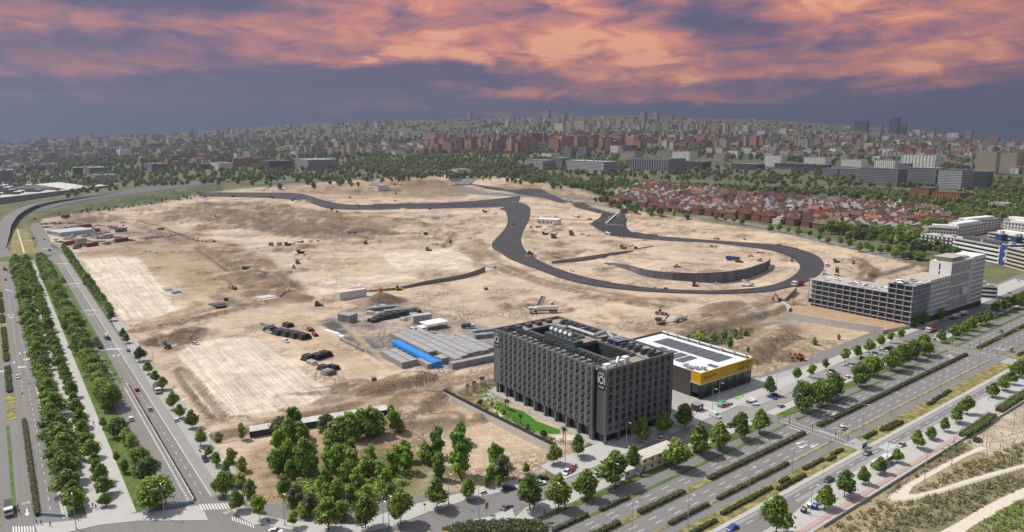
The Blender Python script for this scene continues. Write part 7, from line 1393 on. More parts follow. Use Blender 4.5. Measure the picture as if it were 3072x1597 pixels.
def signpost(t, x, y, h, w, hh, m, label, rz):
    X, Y = flat(t, x, y); e = empty('traffic_sign', (X, Y, .1), rz, label, 'sign'); b = MB(); b.tube((0,0,0),(0,0, h),.06, n=6); b.obj('post', METAL, e); b = MB(); b.box(-w / 2, w / 2,-.08,-.04, h - hh, h); b.obj('panel', m, e)
signpost('d1', 1698,1118,2.6,.7,.7, paintm('blue'), 'small blue square sign, left one by the corner tree', 0); signpost('d1', 1793,1090,2.6,.7,.7, paintm('blue'), 'small blue square sign, right one by the corner tree', 0); signpost('d1', 2322,1155,4.2,1.6,2.2, mat('sign_back', (.2,.22,.2),.6,.1,1), 'grey direction sign on the junction island', .9); signpost('d2', 325,1225,4.2,1.5,2.2, MATS['sign_back'], 'grey direction sign beside the shrub bed', .9); signpost('d3', 556,765,3.4,.8,.8, paintm('red'), 'red and white round sign on the dry grass', .6); signpost('z8', 485,955,3,3,2.4, paintm('blue'), 'blue sign beside the far avenue', 0); signpost('c0', 1230,835,2.4,.7,.7, paintm('blue'), 'small blue sign at the tip of the grass strip', 0)
signpost('a3', 2440,925,30,12,14, mat('billboard', (.45,.4,.42),.7,.3,.2), 'tall billboard mast in the trees at far right', 0)
for i, (x, y, c1) in enumerate(((358,1135,'black'),(425,1090,'green'),(470,1098,'blue'))):
    X, Y = flat('d3', x, y); e = empty('waste_bin', (X, Y, .05), UA, ['black waste container at the kerb, nearest the bottom edge', 'white and green bottle bank in the middle of the three bins', 'blue paper container, last of the three bins'][i], 'bin'); b = MB(); b.hexa([(-.8,-.6,.2),(.8,-.6,.2),(.8,.6,.2),(-.8,.6,.2)],[(-1,-.75,1.5),(1,-.75,1.5),(1,.75,1.5),(-1,.75,1.5)]); b.obj('body', paintm(c1), e); b = MB(); b.profile([(-1.02,1.5),(1.02,1.5),(.6,1.8),(-.6,1.8)],-.78,.78); b.obj('lid', paintm(c1 if c1 != 'green' else 'white'), e)
X, Y = flat('d1', 2295,955); e = empty('bench', (X, Y, .12), UA, 'dark wooden bench on the corner pavement', 'bench'); b = MB(); b.box(-1.2,1.2,-.25,.25,.4,.48); b.obj('seat', BARK, e); b = MB(); b.box(-1.2,1.2,.22,.3,.5,.95); b.obj('backrest', BARK, e)
for s in (-1,1): b = MB(); b.box(s - .06, s + .06,-.22,.22,0,.4); b.obj('leg', CHAS, e)
def stop(t, x, y, label):
    X, Y = flat(t, x, y); e = empty('bus_shelter', (X, Y, .12), UA, label, 'bus shelter'); b = MB(); b.box(-2,2,-.7,.7,2.4,2.52); b.obj('roof', METAL, e); b = MB(); b.box(-2,2,-.68,-.63,.2,2.3); b.obj('glass_wall', MATS['blue_grey_glass'], e)
    for s in (-1.95,1.9): b = MB(); b.box(s, s + .08,-.7,-.6,0,2.4); b.obj('post', METAL, e)
stop('c3', 1640,520,'glass bus shelter on the upper side near the far crossing'); stop('c3', 2430,520,'glass bus shelter on the dry grass strip past the far crossing'); stop('d3', 955,485,'small glass shelter on the grass strip at the near crossing')
panels_wall('ramp_parapet', [AV(40.0,236), AV(40.0,376)],1.1,.3, WALLW, 'white ramp wall between the ramp and the main avenue', step=6); panels_wall('ramp_parapet', [AV(31.2,237), AV(31.2,330)],.9,.25, WALLW, 'low white wall between the lawn and the ramp', step=6); panels_wall('ramp_parapet', [AV(31.5,236.5), AV(39.8,235)],1.2,.25, mat('blue_grey_rail', (.25,.33,.42),.6,.1,.5), 'blue grey parapet across the end of the ramp', step=2); panels_wall('ramp_parapet', [AV(-1.6,256), AV(4.6,250)],1.1,.25, MATS['blue_grey_rail'], 'blue grey parapet across the end of the sunken carriageway', step=2)
e = empty('kerb_blocks', (*AV(4.2,252),.13),0,'line of white kerb blocks along the sunken carriageway wall', 'kerb blocks'); q = MB(); q.box(-.3,.3,-.35,.35,0,.35); me = q.mesh('block', WHITEP); o0 = AV(4.2,252)
for i in range(100): x, y = AV(4.2,252 + i * 1.45); ob('block', me, e, (x - o0[0], y - o0[1],0), UA)
e = empty('kerb_blocks', (*AV(38.6,238),.05),0,'line of white kerb blocks beside the ramp wall', 'kerb blocks'); o0 = AV(38.6,238)
for i in range(84): x, y = AV(38.6,238 + i * 1.6); ob('block', me, e, (x - o0[0], y - o0[1],0), UA)
def rail(name, t, pts, h, label, step=2.5, m=None, rails=(.5,1.0), cat='fence', drape=True, pw=.1):
    P = [flat(t, *p) for p in pts]; e = empty(name, (P[0][0], P[0][1],0),0, label, cat); o = P[0]; m = m or CHAS; q = MB(); q.box(-pw / 2, pw / 2,-pw / 2, pw / 2,-.2, h); me = q.mesh('post', m); S = along(P, step)
    for (x, y, a) in S[:290]: ob('post', me, e, (x - o[0], y - o[1], Tz(x, y) if drape else 0), a)
    b = MB()
    for (x0, y0, _),(x1, y1, _) in zip(S, S[1:]):
        for f in rails: b.tube((x0 - o[0], y0 - o[1], Tz(x0, y0) + h * f),(x1 - o[0], y1 - o[1], Tz(x1, y1) + h * f), pw * .4, n=4, caps=False)
    r = b.obj('rail', m, e); r['kind'] = 'stuff'
rail('timber_fence', 'd3', [(1200,985),(1230,1030),(1330,1040),(1500,1012),(1750,948),(2000,868),(2300,778),(2620,685)],1.1,'brown timber rail fence along the zigzag park path', 2.2, BARK, (.55,.95)); rail('timber_fence', 'd3', [(1205,975),(1260,915),(1420,820),(1620,710),(1850,590),(2060,490)],1.1,'brown timber rail fence on the upper side of the park path', 2.2, BARK, (.55,.95))
rail('site_fence', 'b3', [(180,1080),(330,1030),(510,985)],3,'dark fence on the bank left of the unfinished building', 3, CHAS, (.2,.5,.95), pw=.16); rail('site_fence', 'b3', [(1000,800),(1250,735),(1480,668)],3,'brown slatted fence along the slope beside the white tower', 2, BARK, (.2,.5,.95), pw=.3); rail('site_fence', 'b3', [(0,345),(400,420),(800,510),(1150,580),(1500,655)],2.6,'grey mesh fence between the site and the street trees', 4, METAL, (.3,.95), pw=.14); rail('site_fence', 'b2', [(150,0),(700,60 - 40),(1200,85),(1900,200),(2571,315)],2.6,'grey mesh fence above the pale slope', 4, METAL, (.3,.95), pw=.14)
panels_wall('park_wall', [BV(196,102.6), BV(300,102.8), BV(520,102.9)],1.0,.3, CONC, 'low grey wall along the outer edge of the cycle path', step=6)
# people
def person_mesh(name, pose, col):
    J = {'still': [(0,0,.95),(0,0,1.2),(0,0,1.42),(0,0,1.56),(.02,0,1.7),(.0,.1,.5),(0,.11,.06),(.12,.11,.04),(0,-.1,.5),(0,-.11,.06),(.12,-.11,.04),(0,.2,1.4),(.02,.25,1.12),(.08,.24,.86),(0,-.2,1.4),(.02,-.25,1.12),(.08,-.24,.86)],
         'walk': [(0,0,.93),(0,0,1.18),(0,0,1.4),(.01,0,1.54),(.03,0,1.68),(.18,.1,.5),(.3,.11,.07),(.42,.11,.06),(-.1,-.1,.5),(-.32,-.11,.14),(-.2,-.11,.05),(0,.2,1.38),(-.14,.25,1.12),(-.1,.24,.88),(0,-.2,1.38),(.14,-.25,1.12),(.26,-.24,.92)]}[pose]
    E = [(0,1),(1,2),(2,3),(3,4),(0,5),(5,6),(6,7),(0,8),(8,9),(9,10),(2,11),(11,12),(12,13),(2,14),(14,15),(15,16)]; Rr = [.15,.14,.16,.06,.11,.085,.05,.045,.085,.05,.045,.07,.05,.04,.07,.05,.04]
    me = bpy.data.meshes.new('tmp'); me.from_pydata(J, E, []); o = ob('tmp', me); sm = o.modifiers.new('s', 'SKIN'); sv = me.skin_vertices[0].data
    for i, r in enumerate(Rr): sv[i].radius = (r, r); sv[i].use_root = i == 0
    o.modifiers.new('d', 'SUBSURF').levels = 1; dg = bpy.context.evaluated_depsgraph_get(); m2 = bpy.data.meshes.new_from_object(o.evaluated_get(dg)); bpy.data.objects.remove(o); m2.name = name; m2.materials.clear()
    for cc in (col[0], col[1],(.35,.2,.14),(.03,.02,.015)): m2.materials.append(mat('cloth_%.2f_%.2f_%.2f' % cc, cc, .9,.1,3))
    for p in m2.polygons: z = p.center.z; p.material_index = 3 if z > 1.68 else 2 if z > 1.5 else 0 if z > .9 else 1; p.use_smooth = True
    return m2
PM = [person_mesh('person', 'still', ((.04,.04,.05),(.03,.03,.05))), person_mesh('person', 'walk', ((.2,.35,.5),(.05,.05,.07))), person_mesh('person', 'walk', ((.05,.05,.05),(.06,.05,.05))), person_mesh('person', 'still', ((.45,.08,.1),(.05,.05,.06)))]
for i, (t, x, y, k, lb) in enumerate((('d0', 942,255,0,'person in dark clothes walking alone on the promenade'),('d0', 935,1085,2,'person in dark clothes, left of the pair under the promenade tree'),('d0', 968,1100,2,'person in dark clothes, right of the pair under the promenade tree'),('d0', 785,1215,1,'person in a light blue top by the junction lamp'),('d0', 508,1275,2,'person in dark clothes waiting at the parapet, right one'),('d0', 416,1262,2,'person in dark clothes waiting at the parapet, middle one'),('d0', 370,1255,0,'person in dark clothes waiting at the parapet, left one'),('d0', 185,1100,0,'dark clothed person on the verge beside the tipper truck'),('d0', 195,1150,2,'dark clothed person nearer the crossing beside the tipper truck'),('h', 575,1035,3,'person in a red top on the hotel terrace'),('d3', 1165,745,2,'person standing on the pavement behind the bus'),('d3', 1245,670,2,'person boarding beside the bus'),('d1', 1742,1305,2,'person crossing the junction on foot'),('zr', 460,425,3,'person in red beside the gatehouse'))):
    X, Y = flat(t, x, y); o = ob('person', PM[k], None, (X, Y, .2), rnd.uniform(0,6)); tag(o, lb, 'person')
# trolley bay of the supermarket
X, Y = flat('zr', 900,300); e = empty('trolley_bay', (X, Y, .1), UA, 'trolley bay with a green roof on the supermarket forecourt', 'trolley bay'); b = MB(); b.box(-4,4,-1.2,-1.0,0,1.0); b.box(-4,-3.8,-1.0,1.4,0,1.0); b.obj('wall', CONCD, e); b = MB(); b.hexa([(-3.4,-.8,2.2),(0,-.8,2.2),(0,1.4,2.2),(-3.4,1.4,2.2)],[(-3.2,-.6,2.7),(-.2,-.6,2.7),(-.2,1.2,2.7),(-3.2,1.2,2.7)]); b.obj('roof', mat('teal_canopy', (.05,.3,.25),.6,.1,1), e)
for k in range(5): b = MB(); b.box(-3 + k * 1.2,-2.2 + k * 1.2,-.6,.5,.3,1.0); b.obj('trolley', [METAL, paintm('red')][k == 4], e)
for i, (x, y, w) in enumerate(((790,280,60),(1070,180,70),(1150,140,50))): sheet('forecourt_paint', F_('zr', [(x - w, y - 8),(x, y - 26),(x + w, y + 8),(x, y + 26)]),.32 + .004 * i, mat('green_paint', (.17,.42,.1),.8,.1,1, space='World'))

# ------------------------------------------------------------------ beyond the site: roads, hall, suburb, city, woods
def G2(t, pts): return [gp(t, *p)[:2] for p in pts]
ribbon('motorway', F_('a0', [(420,1135),(640,1072),(1000,1012),(1500,962),(2000,908),(2571,862)]), F_('a0', [(400,1090),(640,1025),(1000,978),(1500,918),(2000,872),(2571,835)]),60,.6, ASPH_D)
ribbon('motorway', G2('a1', [(-20,862),(400,825),(830,812),(1300,785)]), G2('a1', [(-20,836),(400,795),(830,780),(1300,762)]),40,1.0, ASPH_D)
ribbon('road', F_('b2', [(-600,-40),(100,-10),(700,5),(1200,70),(1900,180),(2571,295),(3000,400),(3500,520),(4050,630)]), F_('b2', [(-600,-62),(100,-28),(720,-12),(1220,48),(1920,155),(2600,268),(3040,372),(3540,490),(4090,600)]),120,.35, ASPH)
ribbon('road', G2('a1', [(1950,862),(2050,820),(2150,800),(2260,790)]), G2('a1', [(2100,856),(2200,815),(2230,795),(2300,785)]),12,1.0, ASPH)
def viaduct():
    P = [flat('z8', x, y, 7.0) for x, y in [(-60,1000),(20,830),(60,740),(190,590),(420,470),(700,405),(1000,362),(1300,325),(1650,280)]]; q = resample([(x, y, 0) for x, y in P],60); o = Vector((P[0][0], P[0][1],0))
    e = empty('viaduct', o, 0,'curved concrete road viaduct at far left above the motorway', 'viaduct'); b = MB(); r1 = MB(); zz = lambda i: 7.0 * min(1, i / 14 + .02)
    for i in range(59):
        a, c_ = q[i] - o, q[i + 1] - o; d = (c_ - a).normalized(); n_ = Vector((-d.y, d.x, 0)); z0, z1 = zz(i), zz(i + 1); w = 8
        b.hexa([(*(a - n_ * w).xy, z0 - 1.2),(*(c_ - n_ * w).xy, z1 - 1.2),(*(c_ + n_ * w).xy, z1 - 1.2),(*(a + n_ * w).xy, z0 - 1.2)],[(*(a - n_ * w).xy, z0),(*(c_ - n_ * w).xy, z1),(*(c_ + n_ * w).xy, z1),(*(a + n_ * w).xy, z0)])
        for s in (-1,1): r1.hexa([(*(a + n_ * s * w).xy, z0 - .4),(*(c_ + n_ * s * w).xy, z1 - .4),(*(c_ + n_ * s * (w + .3)).xy, z1 - .4),(*(a + n_ * s * (w + .3)).xy, z0 - .4)],[(*(a + n_ * s * w).xy, z0 + .9),(*(c_ + n_ * s * w).xy, z1 + .9),(*(c_ + n_ * s * (w + .3)).xy, z1 + .9),(*(a + n_ * s * (w + .3)).xy, z0 + .9)])
        if i > 14 and i % 6 == 0: m = MB(); m.tube((a.x, a.y, -1),(a.x, a.y, z0 - 1.2),1.2, n=10); m.obj('pillar', CONC, e)
    b.obj('deck', ASPH, e); r1.obj('parapet', CONC, e)
viaduct()
def hall():
    e = empty('exhibition_hall', (-1420,1235,0),0,'huge flat exhibition hall with rows of dark roof lights at far left', 'hall'); b = MB(); b.box(0,480,0,420,0,13); b.obj('wall', mat('hall_wall', (.30,.31,.33),.7,.1,.05), e); b = MB(); b.box(-2,482,-2,422,13,14); b.obj('roof', mat('hall_roof', (.46,.43,.42),.8,.25,.02), e)
    q = MB(); q.box(0,34,0,4,0,2.2); me = q.mesh('roof_light', mat('roof_light_dark', (.05,.05,.055),.5,.3,.2))
    for i in range(8):
        for j in range(13): 
            for k in (0,6): ob('roof_light', me, e, (20 + i * 56 + (j % 2) * 14,14 + j * 31 + k, 14))
    b = MB(); b.hexa([(330,250,14),(470,250,14),(470,330,14),(330,330,14)],[(398,250,24),(402,250,24),(402,330,24),(398,330,24)]); b.obj('ridge_roof', mat('pale_gable', (.6,.57,.53),.8,.1,.05), e)
    b = MB(); b.box(0,300,-3,-.1,0,11); b.obj('glass_front', GLG, e); b = MB(); b.box(480.1,481,370,412,5,11); b.obj('sign', mat('navy_sign', (.03,.04,.09),.6,.2,.2), e)
hall()
def facade(name, col, win=(.06,.065,.07), fx=3.6, fz=3.1, band=False):
    m = bpy.data.materials.new(name); m.use_nodes = True; MATS[name] = m; t = NT(m.node_tree); b = t.n['Principled BSDF']; b.inputs['Roughness'].default_value = .85
    sp = t.new('ShaderNodeSeparateXYZ'); t.l.new(t.new('ShaderNodeTexCoord').outputs['Object'], sp.inputs[0]); nz = t.new('ShaderNodeSeparateXYZ'); t.l.new(t.new('ShaderNodeNewGeometry').outputs['Normal'], nz.inputs[0])
    fr = lambda v, s: t.math('FRACT', t.math('DIVIDE', v, s)); wz = t.math('MULTIPLY', t.math('GREATER_THAN', fr(sp.outputs[2], fz),.32), t.math('LESS_THAN', fr(sp.outputs[2], fz),.8)); h = t.math('ADD', sp.outputs[0], sp.outputs[1])
    w = t.math('MULTIPLY', wz, t.math('LESS_THAN', fr(h, fx),.95 if band else .5)); w = t.math('MULTIPLY', w, t.math('LESS_THAN', nz.outputs[2],.5)); oi = t.new('ShaderNodeObjectInfo').outputs['Random']; k = t.math('ADD', .75, t.math('MULTIPLY', oi, .5)); n = t.noise(t.new('ShaderNodeTexCoord').outputs['Object'],.12,3)
    k = t.math('MULTIPLY', k, t.math('ADD', .8, t.math('MULTIPLY', n, .4))); t.l.new(t.mix(w, t.mix(1.0,(*col, 1), t.comb(k, k, k), 'MULTIPLY'), win), b.inputs['Base Color']); return m
FB = [facade('brick_facade', (.36,.15,.105)), facade('brown_facade', (.38,.25,.18)), facade('cream_facade', (.52,.46,.37)), facade('white_facade', (.66,.65,.63)), facade('grey_facade', (.36,.36,.37)), facade('dark_facade', (.10,.105,.12)), facade('banded_facade', (.5,.5,.5),(.07,.08,.09),30,3.4, True), facade('orange_brick_facade', (.34,.14,.07))]
FN = ['red brick', 'brown', 'cream', 'white', 'grey', 'dark', 'banded white', 'orange brick']; RT = [mat('far_roof_%d' % i, c_, .9,.3,.1, rand=.4) for i, c_ in enumerate([(.25,.12,.08),(.3,.28,.26),(.42,.41,.40),(.14,.14,.145),(.16,.1,.085)])]
def pbl(t, xl, yl, xr, yr, ytop, fi, label, depth=None, roof=1, style=None, n=10):
    """building placed by its base line and top in the picture, standing on the terrain there"""
    a = gp(t, xl, yl); b_ = gp(t, xr, yr); d = math.hypot(a[0], a[1]); s = TILES[t][2]; h = max(6,(yl - ytop) / s * d / F); L = math.dist(a[:2], b_[:2]) * .95; q_ = (a[0] + UY * L, a[1] - UX * L); a = (a[0] - UY * L * .25, a[1] + UX * L * .25, a[2]); b_ = (a[0] + UY * L, a[1] - UX * L, b_[2]); dp = depth or min(L * .6,40); st = max(2, int(h / 3.4))
    return block('office_block' if fi in (4,5,6) else 'apartment_block', a[:2], b_[:2], dp, h, st, FBW[fi], label, 'building', style or ('ribbon' if fi in (4,5,6) else 'punched'), GLG if fi in (4,5,6) else None, n, None, min(a[2], b_[2]) - 1, RT[roof], None)
FBW = [mat('brick_wall', (.24,.10,.07),.9,.15,.1), mat('brown_wall', (.27,.17,.12),.9,.15,.1), mat('cream_wall', (.42,.36,.28),.9,.1,.1), mat('white_wall', (.72,.71,.69),.9,.1,.1), mat('grey_wall', (.24,.25,.26),.8,.1,.1), mat('dark_wall', (.07,.075,.085),.6,.2,.1), mat('band_wall', (.52,.52,.52),.8,.1,.1), mat('orange_wall', (.34,.14,.07),.9,.15,.1)]
for a in [('a2', 175,690,410,705,595,6,'low round ended office with pale green roof', 60,2),('a2', 415,695,600,695,580,4,'square glass office tower on the pale green roofed office', 40),('a2', 605,712,1240,718,608,6,'long office with pale green roof beyond the houses', 60,2),('a2', 1275,716,1740,700,585,4,'grey blue office with tall dark window strips', 70,3,'strips', 16),('a2', 320,592,490,592,535,3,'white slab block behind the round ended office'),('a2', 525,590,660,590,488,4,'first grey twin tower beyond the long office'),('a2', 680,572,810,572,478,4,'second grey twin tower beyond the long office'),('a2', 1005,562,1120,562,460,3,'white framed tower left of the cream slab'),('a2', 1135,520,1265,520,455,5,'dark tower with white frame above the cream slab'),('a2', 1120,620,1330,625,520,2,'big cream slab block with many windows'),('a2', 1650,620,1880,620,520,3,'big white slab block right of the cream one'),('a2', 2050,615,2180,615,545,2,'cream block right of the white slab'),('a2', 2260,690,2571,690,640,5,'low dark glass office with cream gate block'),('a2', 1750,690,2030,690,615,5,'dark low office row right of the striped office'),
          ('a3', 1755,888,2000,896,722,6,'office with bold white horizontal bands', 60,3),('a3', 2010,880,2110,870,740,5,'dark office wing behind the white banded office'),('a3', 1460,856,1745,862,700,4,'grey banded office left of the white banded one', 50),('a3', 1315,825,1450,830,660,4,'tall grey banded office end block'),('a3', 985,850,1375,850,702,4,'long blue grey office with diagonal stairs on its face', 50,3),('a3', 760,790,975,795,698,4,'grey banded office, second of the row above the brick houses'),('a3', 585,762,755,768,690,4,'grey banded office at the left of the row above the brick houses'),('a3', 0,668,205,672,562,3,'white slab apartments at the left of the white group'),('a3', 410,645,640,648,575,3,'white slab apartments second of the white group'),('a3', 780,668,985,670,600,3,'white slab apartments third of the white group'),('a3', 1115,695,1320,700,610,3,'white slab apartments fourth of the white group'),('a3', 1410,690,1750,700,560,3,'tall stepped white apartments behind the banded offices'),('a3', 2120,735,2255,735,555,2,'cream tower, left of the pair at far right'),('a3', 2310,725,2440,725,560,2,'cream tower, right of the pair at far right'),('a3', 2490,725,2600,725,560,0,'brick tower at the right picture edge'),('a3', 1465,1002,1680,1010,892,7,'orange brick block with blue grey roof, left one', 40,3),('a3', 1695,1020,2010,1028,932,7,'orange brick block with blue grey roof, right one', 40,3),('a3', 2245,1115,2410,1118,1045,3,'white church-like building by the sports field', 30,2),('a3', 80,745,320,750,690,2,'low cream office with slate roof', 30,3),('a3', 180,690,700,690,640,5,'dark low office strip before the white slabs', 40,3),
          ('a1', 425,694,830,690,598,4,'large pale grey box building by the motorway', 90,2,'none'),('a1', 60,692,375,692,612,5,'large dark box building by the motorway', 70,3,'none'),('a1', 865,572,915,572,465,2,'slim cream tower left of the tallest mid tower'),('a1', 920,577,1003,577,430,2,'tallest cream banded tower of the middle distance'),('a1', 1115,552,1240,555,482,2,'cream block beyond the wood'),('a1', 1530,510,1640,510,430,3,'white striped block above the wood'),('a1', 1340,560,1520,560,515,3,'low white block at the wood edge'),('a1', 745,480,920,480,425,5,'dark slab block with pale end'),('a1', 1650,735,1950,745,700,3,'white low houses with arches at the park edge'),('a1', 1990,750,2180,755,690,3,'white building with dark roof and tents in the park'),('a1', 1160,885,1370,885,845,3,'white site sheds at the far end of the circuit'),
          ('a0', 1490,724,1765,724,645,4,'grey framed office left of the motorway bend'),('a0', 2005,694,2140,694,645,5,'dark cube shaped office left of the motorway'),('a0', 2140,696,2425,698,632,3,'white office with projecting roof'),('a0', 1185,582,1450,580,505,3,'white banded block among brick blocks'),('a0', 850,625,985,625,552,2,'cream rounded block among brick blocks'),('a0', 735,765,855,765,690,5,'dark office beyond the exhibition hall'),('a0', 870,740,1265,742,680,4,'long grey office beyond the exhibition hall'),('a0', -40,808,210,805,722,4,'grey pillared office behind the exhibition hall'),('a0', 930,815,1330,790,755,2,'long shed with dark roof beside the hall', 50,3),('a0', 1150,500,1390,500,470,6,'long low pale building on the far slope'),('a0', 2290,385,2571,390,345,6,'long glassy building on the far ridge')]: pbl(*a)
# landmark towers and the far city
def tvtower():
    x, y, z = gp('a1', 1716,205); d = math.hypot(x, y); h = 180 / 3.3477 * d / F; e = empty('broadcast_tower', (x, y, z - 5),0,'tall slender broadcast tower with a round deck on the skyline', 'tower'); b = MB(); b.tube((0,0,0),(0,0, h * .55), h * .035, h * .022,12); b.obj('shaft', CONC, e)
    b = MB(); b.tube((0,0, h * .5),(0,0, h * .56), h * .03, h * .085,14); b.tube((0,0, h * .56),(0,0, h * .6), h * .085, h * .075,14); b.tube((0,0, h * .6),(0,0, h * .66), h * .075, h * .03,14); b.obj('deck', CONC, e); b = MB(); b.tube((0,0, h * .66),(0,0, h * .8), h * .022, h * .016,8); b.tube((0,0, h * .8),(0,0, h), h * .01, h * .006,6); b.obj('antenna', METAL, e)
tvtower()
rs = random.Random(11)
CITYM = {}
def city_mesh(fi, w, d, h, ri):
    k = (fi, round(w / 6) * 6, round(d / 4) * 4, round(h / 4) * 4, ri)
    if k not in CITYM:
        _, w, d, h, _ = k; w = max(w, 6); d = max(d, 8); h = max(h, 8); b = MB(); b.box(-w / 2, w / 2,-d / 2, d / 2,-6, h, 0); b.box(-w / 2 - .3, w / 2 + .3,-d / 2 - .3, d / 2 + .3, h, h + .7,1); b.box(-w * .2, w * .12,-d * .2, d * .25, h + .7, h + 3.6,1); CITYM[k] = b.mesh('city_block', [FB[fi], RT[ri]])
    return CITYM[k]
NC = [0]
def cblock(x, y, w, d, h, fi, rz, ri=1, label=None, grp=None, z=None):
    NC[0] += 1; o = ob('city_block', city_mesh(fi, w, d, h, ri), None, (x, y, Tz(x, y) if z is None else z), rz); tag(o, label or '%s apartment block in the far city' % FN[fi], 'building', grp or '%s blocks of the far city' % FN[fi])
for i, (t, x0, x1, yb, yt, fi) in enumerate([('a2', 345,385,200,112,4),('a2', 1290,1350,225,128,4),('a2', 1420,1476,220,132,4),('a2', 500,550,215,152,1),('a2', 425,550,330,238,2),('a2', 630,760,310,215,2),('a3', 885,990,320,235,5),('a3', 1090,1140,335,270,4),('a3', 1225,1297,340,208,5),('a3', 1303,1372,340,252,5),('a3', 1985,2036,400,318,4),('a3', 1815,1900,400,340,3),('a3', 2235,2305,420,375,1),('a3', 1465,1525,355,308,3),('a1', 2135,2170,200,135,4),('a1', 1200,1245,275,230,3)]):
    x, y, z = gp(t, (x0 + x1) / 2, yb); d = math.hypot(x, y); cblock(x, y, (x1 - x0) / 3.35 * d / F, 30,(yb - yt) / 3.35 * d / F, fi, UA + math.pi / 2,3,'%s high-rise standing above the far skyline, %s of them from the middle outward' % (FN[fi], ordn(i + 1)), 'high-rises on the far skyline', z)
def band(n, t0, x0, x1, y0, y1, pal, hmin, hmax, wmin, wmax):
    for _ in range(n):
        sx = rs.uniform(x0, x1); f = (sx - x0) / (x1 - x0); sy = rs.uniform(y0, y1)
        x, y, z = gp(t0, sx, sy); cblock(x, y, rs.uniform(wmin, wmax), rs.uniform(12,18), rs.uniform(hmin, hmax) * 1.2, rs.choice(pal), UA + math.pi / 2 + rs.choice([0,0,0,.35,-.3,1.57]) + rs.uniform(-.08,.08), rs.choice([0,0,1,2,4]), None, None, z)
band(34,'S', 1280,1560,440,462,[0,0,0,1,1],30,46,22,44); band(46,'S', 1536,1920,432,452,[0,0,0,0,1],28,44,24,60); band(20,'S', 1920,2320,430,448,[0,0,1,2],24,40,24,50); band(30,'S', 980,1290,440,466,[0,1,2,2],16,28,24,60); band(26,'S', 2150,2560,455,478,[3,3,2,2],12,22,20,50)
band(34,'S', 2560,3072,440,480,[0,1,2,0],16,34,20,50); band(40,'S', 180,760,440,500,[1,1,0,2,7],12,20,40,90); band(30,'S', 1660,2250,380,402,[2,2,2,4],36,52,20,40); band(24,'S', 0,240,470,520,[1,4,3],10,18,40,90)
def city_mass():
    V = []; Fc = []; Mi = []; b = MB()
    for _ in range(2400):
        sx = rs.uniform(-60,3130); top = float(np.interp(sx, RIDGE_X, RIDGE_Y)); sy = top + 3 + (rs.random() ** 1.1) * (96 if sx > 700 else 70); x, y, z = CITYPT(sx, sy)
        if math.hypot(x, y) < 2300: continue
        h = rs.choice([9,12,15,15,18,22,30]) * rs.uniform(.8,1.2); w, d = rs.uniform(14,60), rs.uniform(12,22); a = UA + rs.choice([1.57,1.57,1.2,1.9,0]); c_, s_ = math.cos(a), math.sin(a); i = len(b.v); b.box(-w / 2, w / 2,-d / 2, d / 2,-8, h, rs.choice([0,1,1,2,2,3,4,4]), False); b.m[-5] = 8 + rs.choice([0,1,2,4])
        for k in range(i, len(b.v)): vx, vy, vz = b.v[k]; b.v[k] = (x + vx * c_ - vy * s_, y + vx * s_ + vy * c_, z + vz)
    o = b.obj('distant_city', FB + RT); o['kind'] = 'stuff'; tag(o, 'mass of distant city blocks fading into haze', 'city')
# a table of terrain points for quick scattering
_ks = np.geomspace(600,9000,260)
def CITYPT(sx, sy):
    dx, dy, dz = ray(sx, sy); X, Y = dx * _ks, dy * _ks; d = CAMH + dz * _ks - T(X, Y); i = int(np.argmax(d < 0)); i = i if d[i] < 0 else len(_ks) - 1
    return X[i], Y[i], CAMH + dz * _ks[i] - 2
city_mass()
# ---- houses of the suburb
HW = [mat('house_white', (.56,.54,.50),.9,.1,.3), mat('house_brick', (.2,.095,.07),.9,.2,.4), mat('house_cream', (.45,.38,.28),.9,.1,.3), mat('house_orange', (.38,.19,.08),.9,.1,.3), mat('house_red', (.20,.035,.035),.9,.1,.3)]
HR = [mat('tile_brown', (.13,.085,.072),.9,.3,.6, rand=.4), mat('tile_red', (.24,.095,.062),.9,.3,.6, rand=.3), mat('slate', (.12,.125,.135),.8,.25,.6, rand=.4), mat('terrace_roof', (.42,.40,.37),.9,.2,.6)]
HP = {}
def house(x, y, rz, wi, ri, L, W, h, label, grp):
    k = (wi, ri, L, W, h)
    if k not in HP:
        b = MB(); b.box(-L / 2, L / 2,-W / 2, W / 2,-1, h); wm = b.mesh('wall', HW[wi]); b = MB(); rh = W * .42
        if ri == 3: b.box(-L / 2 - .2, L / 2 + .2,-W / 2 - .2, W / 2 + .2, h, h + .8); b.box(-L * .2, L * .3,-W * .3, W * .3, h + .8, h + 3.4)
        else:
            b.v = [(-L / 2 - .5,-W / 2 - .5, h),(L / 2 + .5,-W / 2 - .5, h),(L / 2 + .5, W / 2 + .5, h),(-L / 2 - .5, W / 2 + .5, h),(-L / 2 - .5,0, h + rh),(L / 2 + .5,0, h + rh)]; b.f = [(0,1,5,4),(2,3,4,5),(1,2,5),(3,0,4),(3,2,1,0)]; b.m = [0,0,1,1,1]
        rm = b.mesh('roof', [HR[ri], HW[wi]]); b = MB(); b.box(L * .2, L * .2 + 1.1,-W * .12, W * .12, h, h + rh + 1.4); cm = b.mesh('chimney', HW[1 if wi != 0 else 0]); b = MB(); [b.box(-L * .4 + i * L * .27,-L * .4 + i * L * .27 + 1.5,-W / 2 - .06,-W / 2 + .02, z, z + 1.4) for i in range(4) for z in (1, h - 2.2)]; gm = b.mesh('window', GLASS); HP[k] = (wm, rm, cm, gm)
    e = empty('house', (x, y, Tz(x, y)), rz, label, 'house', grp); wm, rm, cm, gm = HP[k]; ob('wall', wm, e); r = ob('roof', rm, e); ob('chimney', cm, r); g = ob('window', gm, e); g['kind'] = 'stuff'
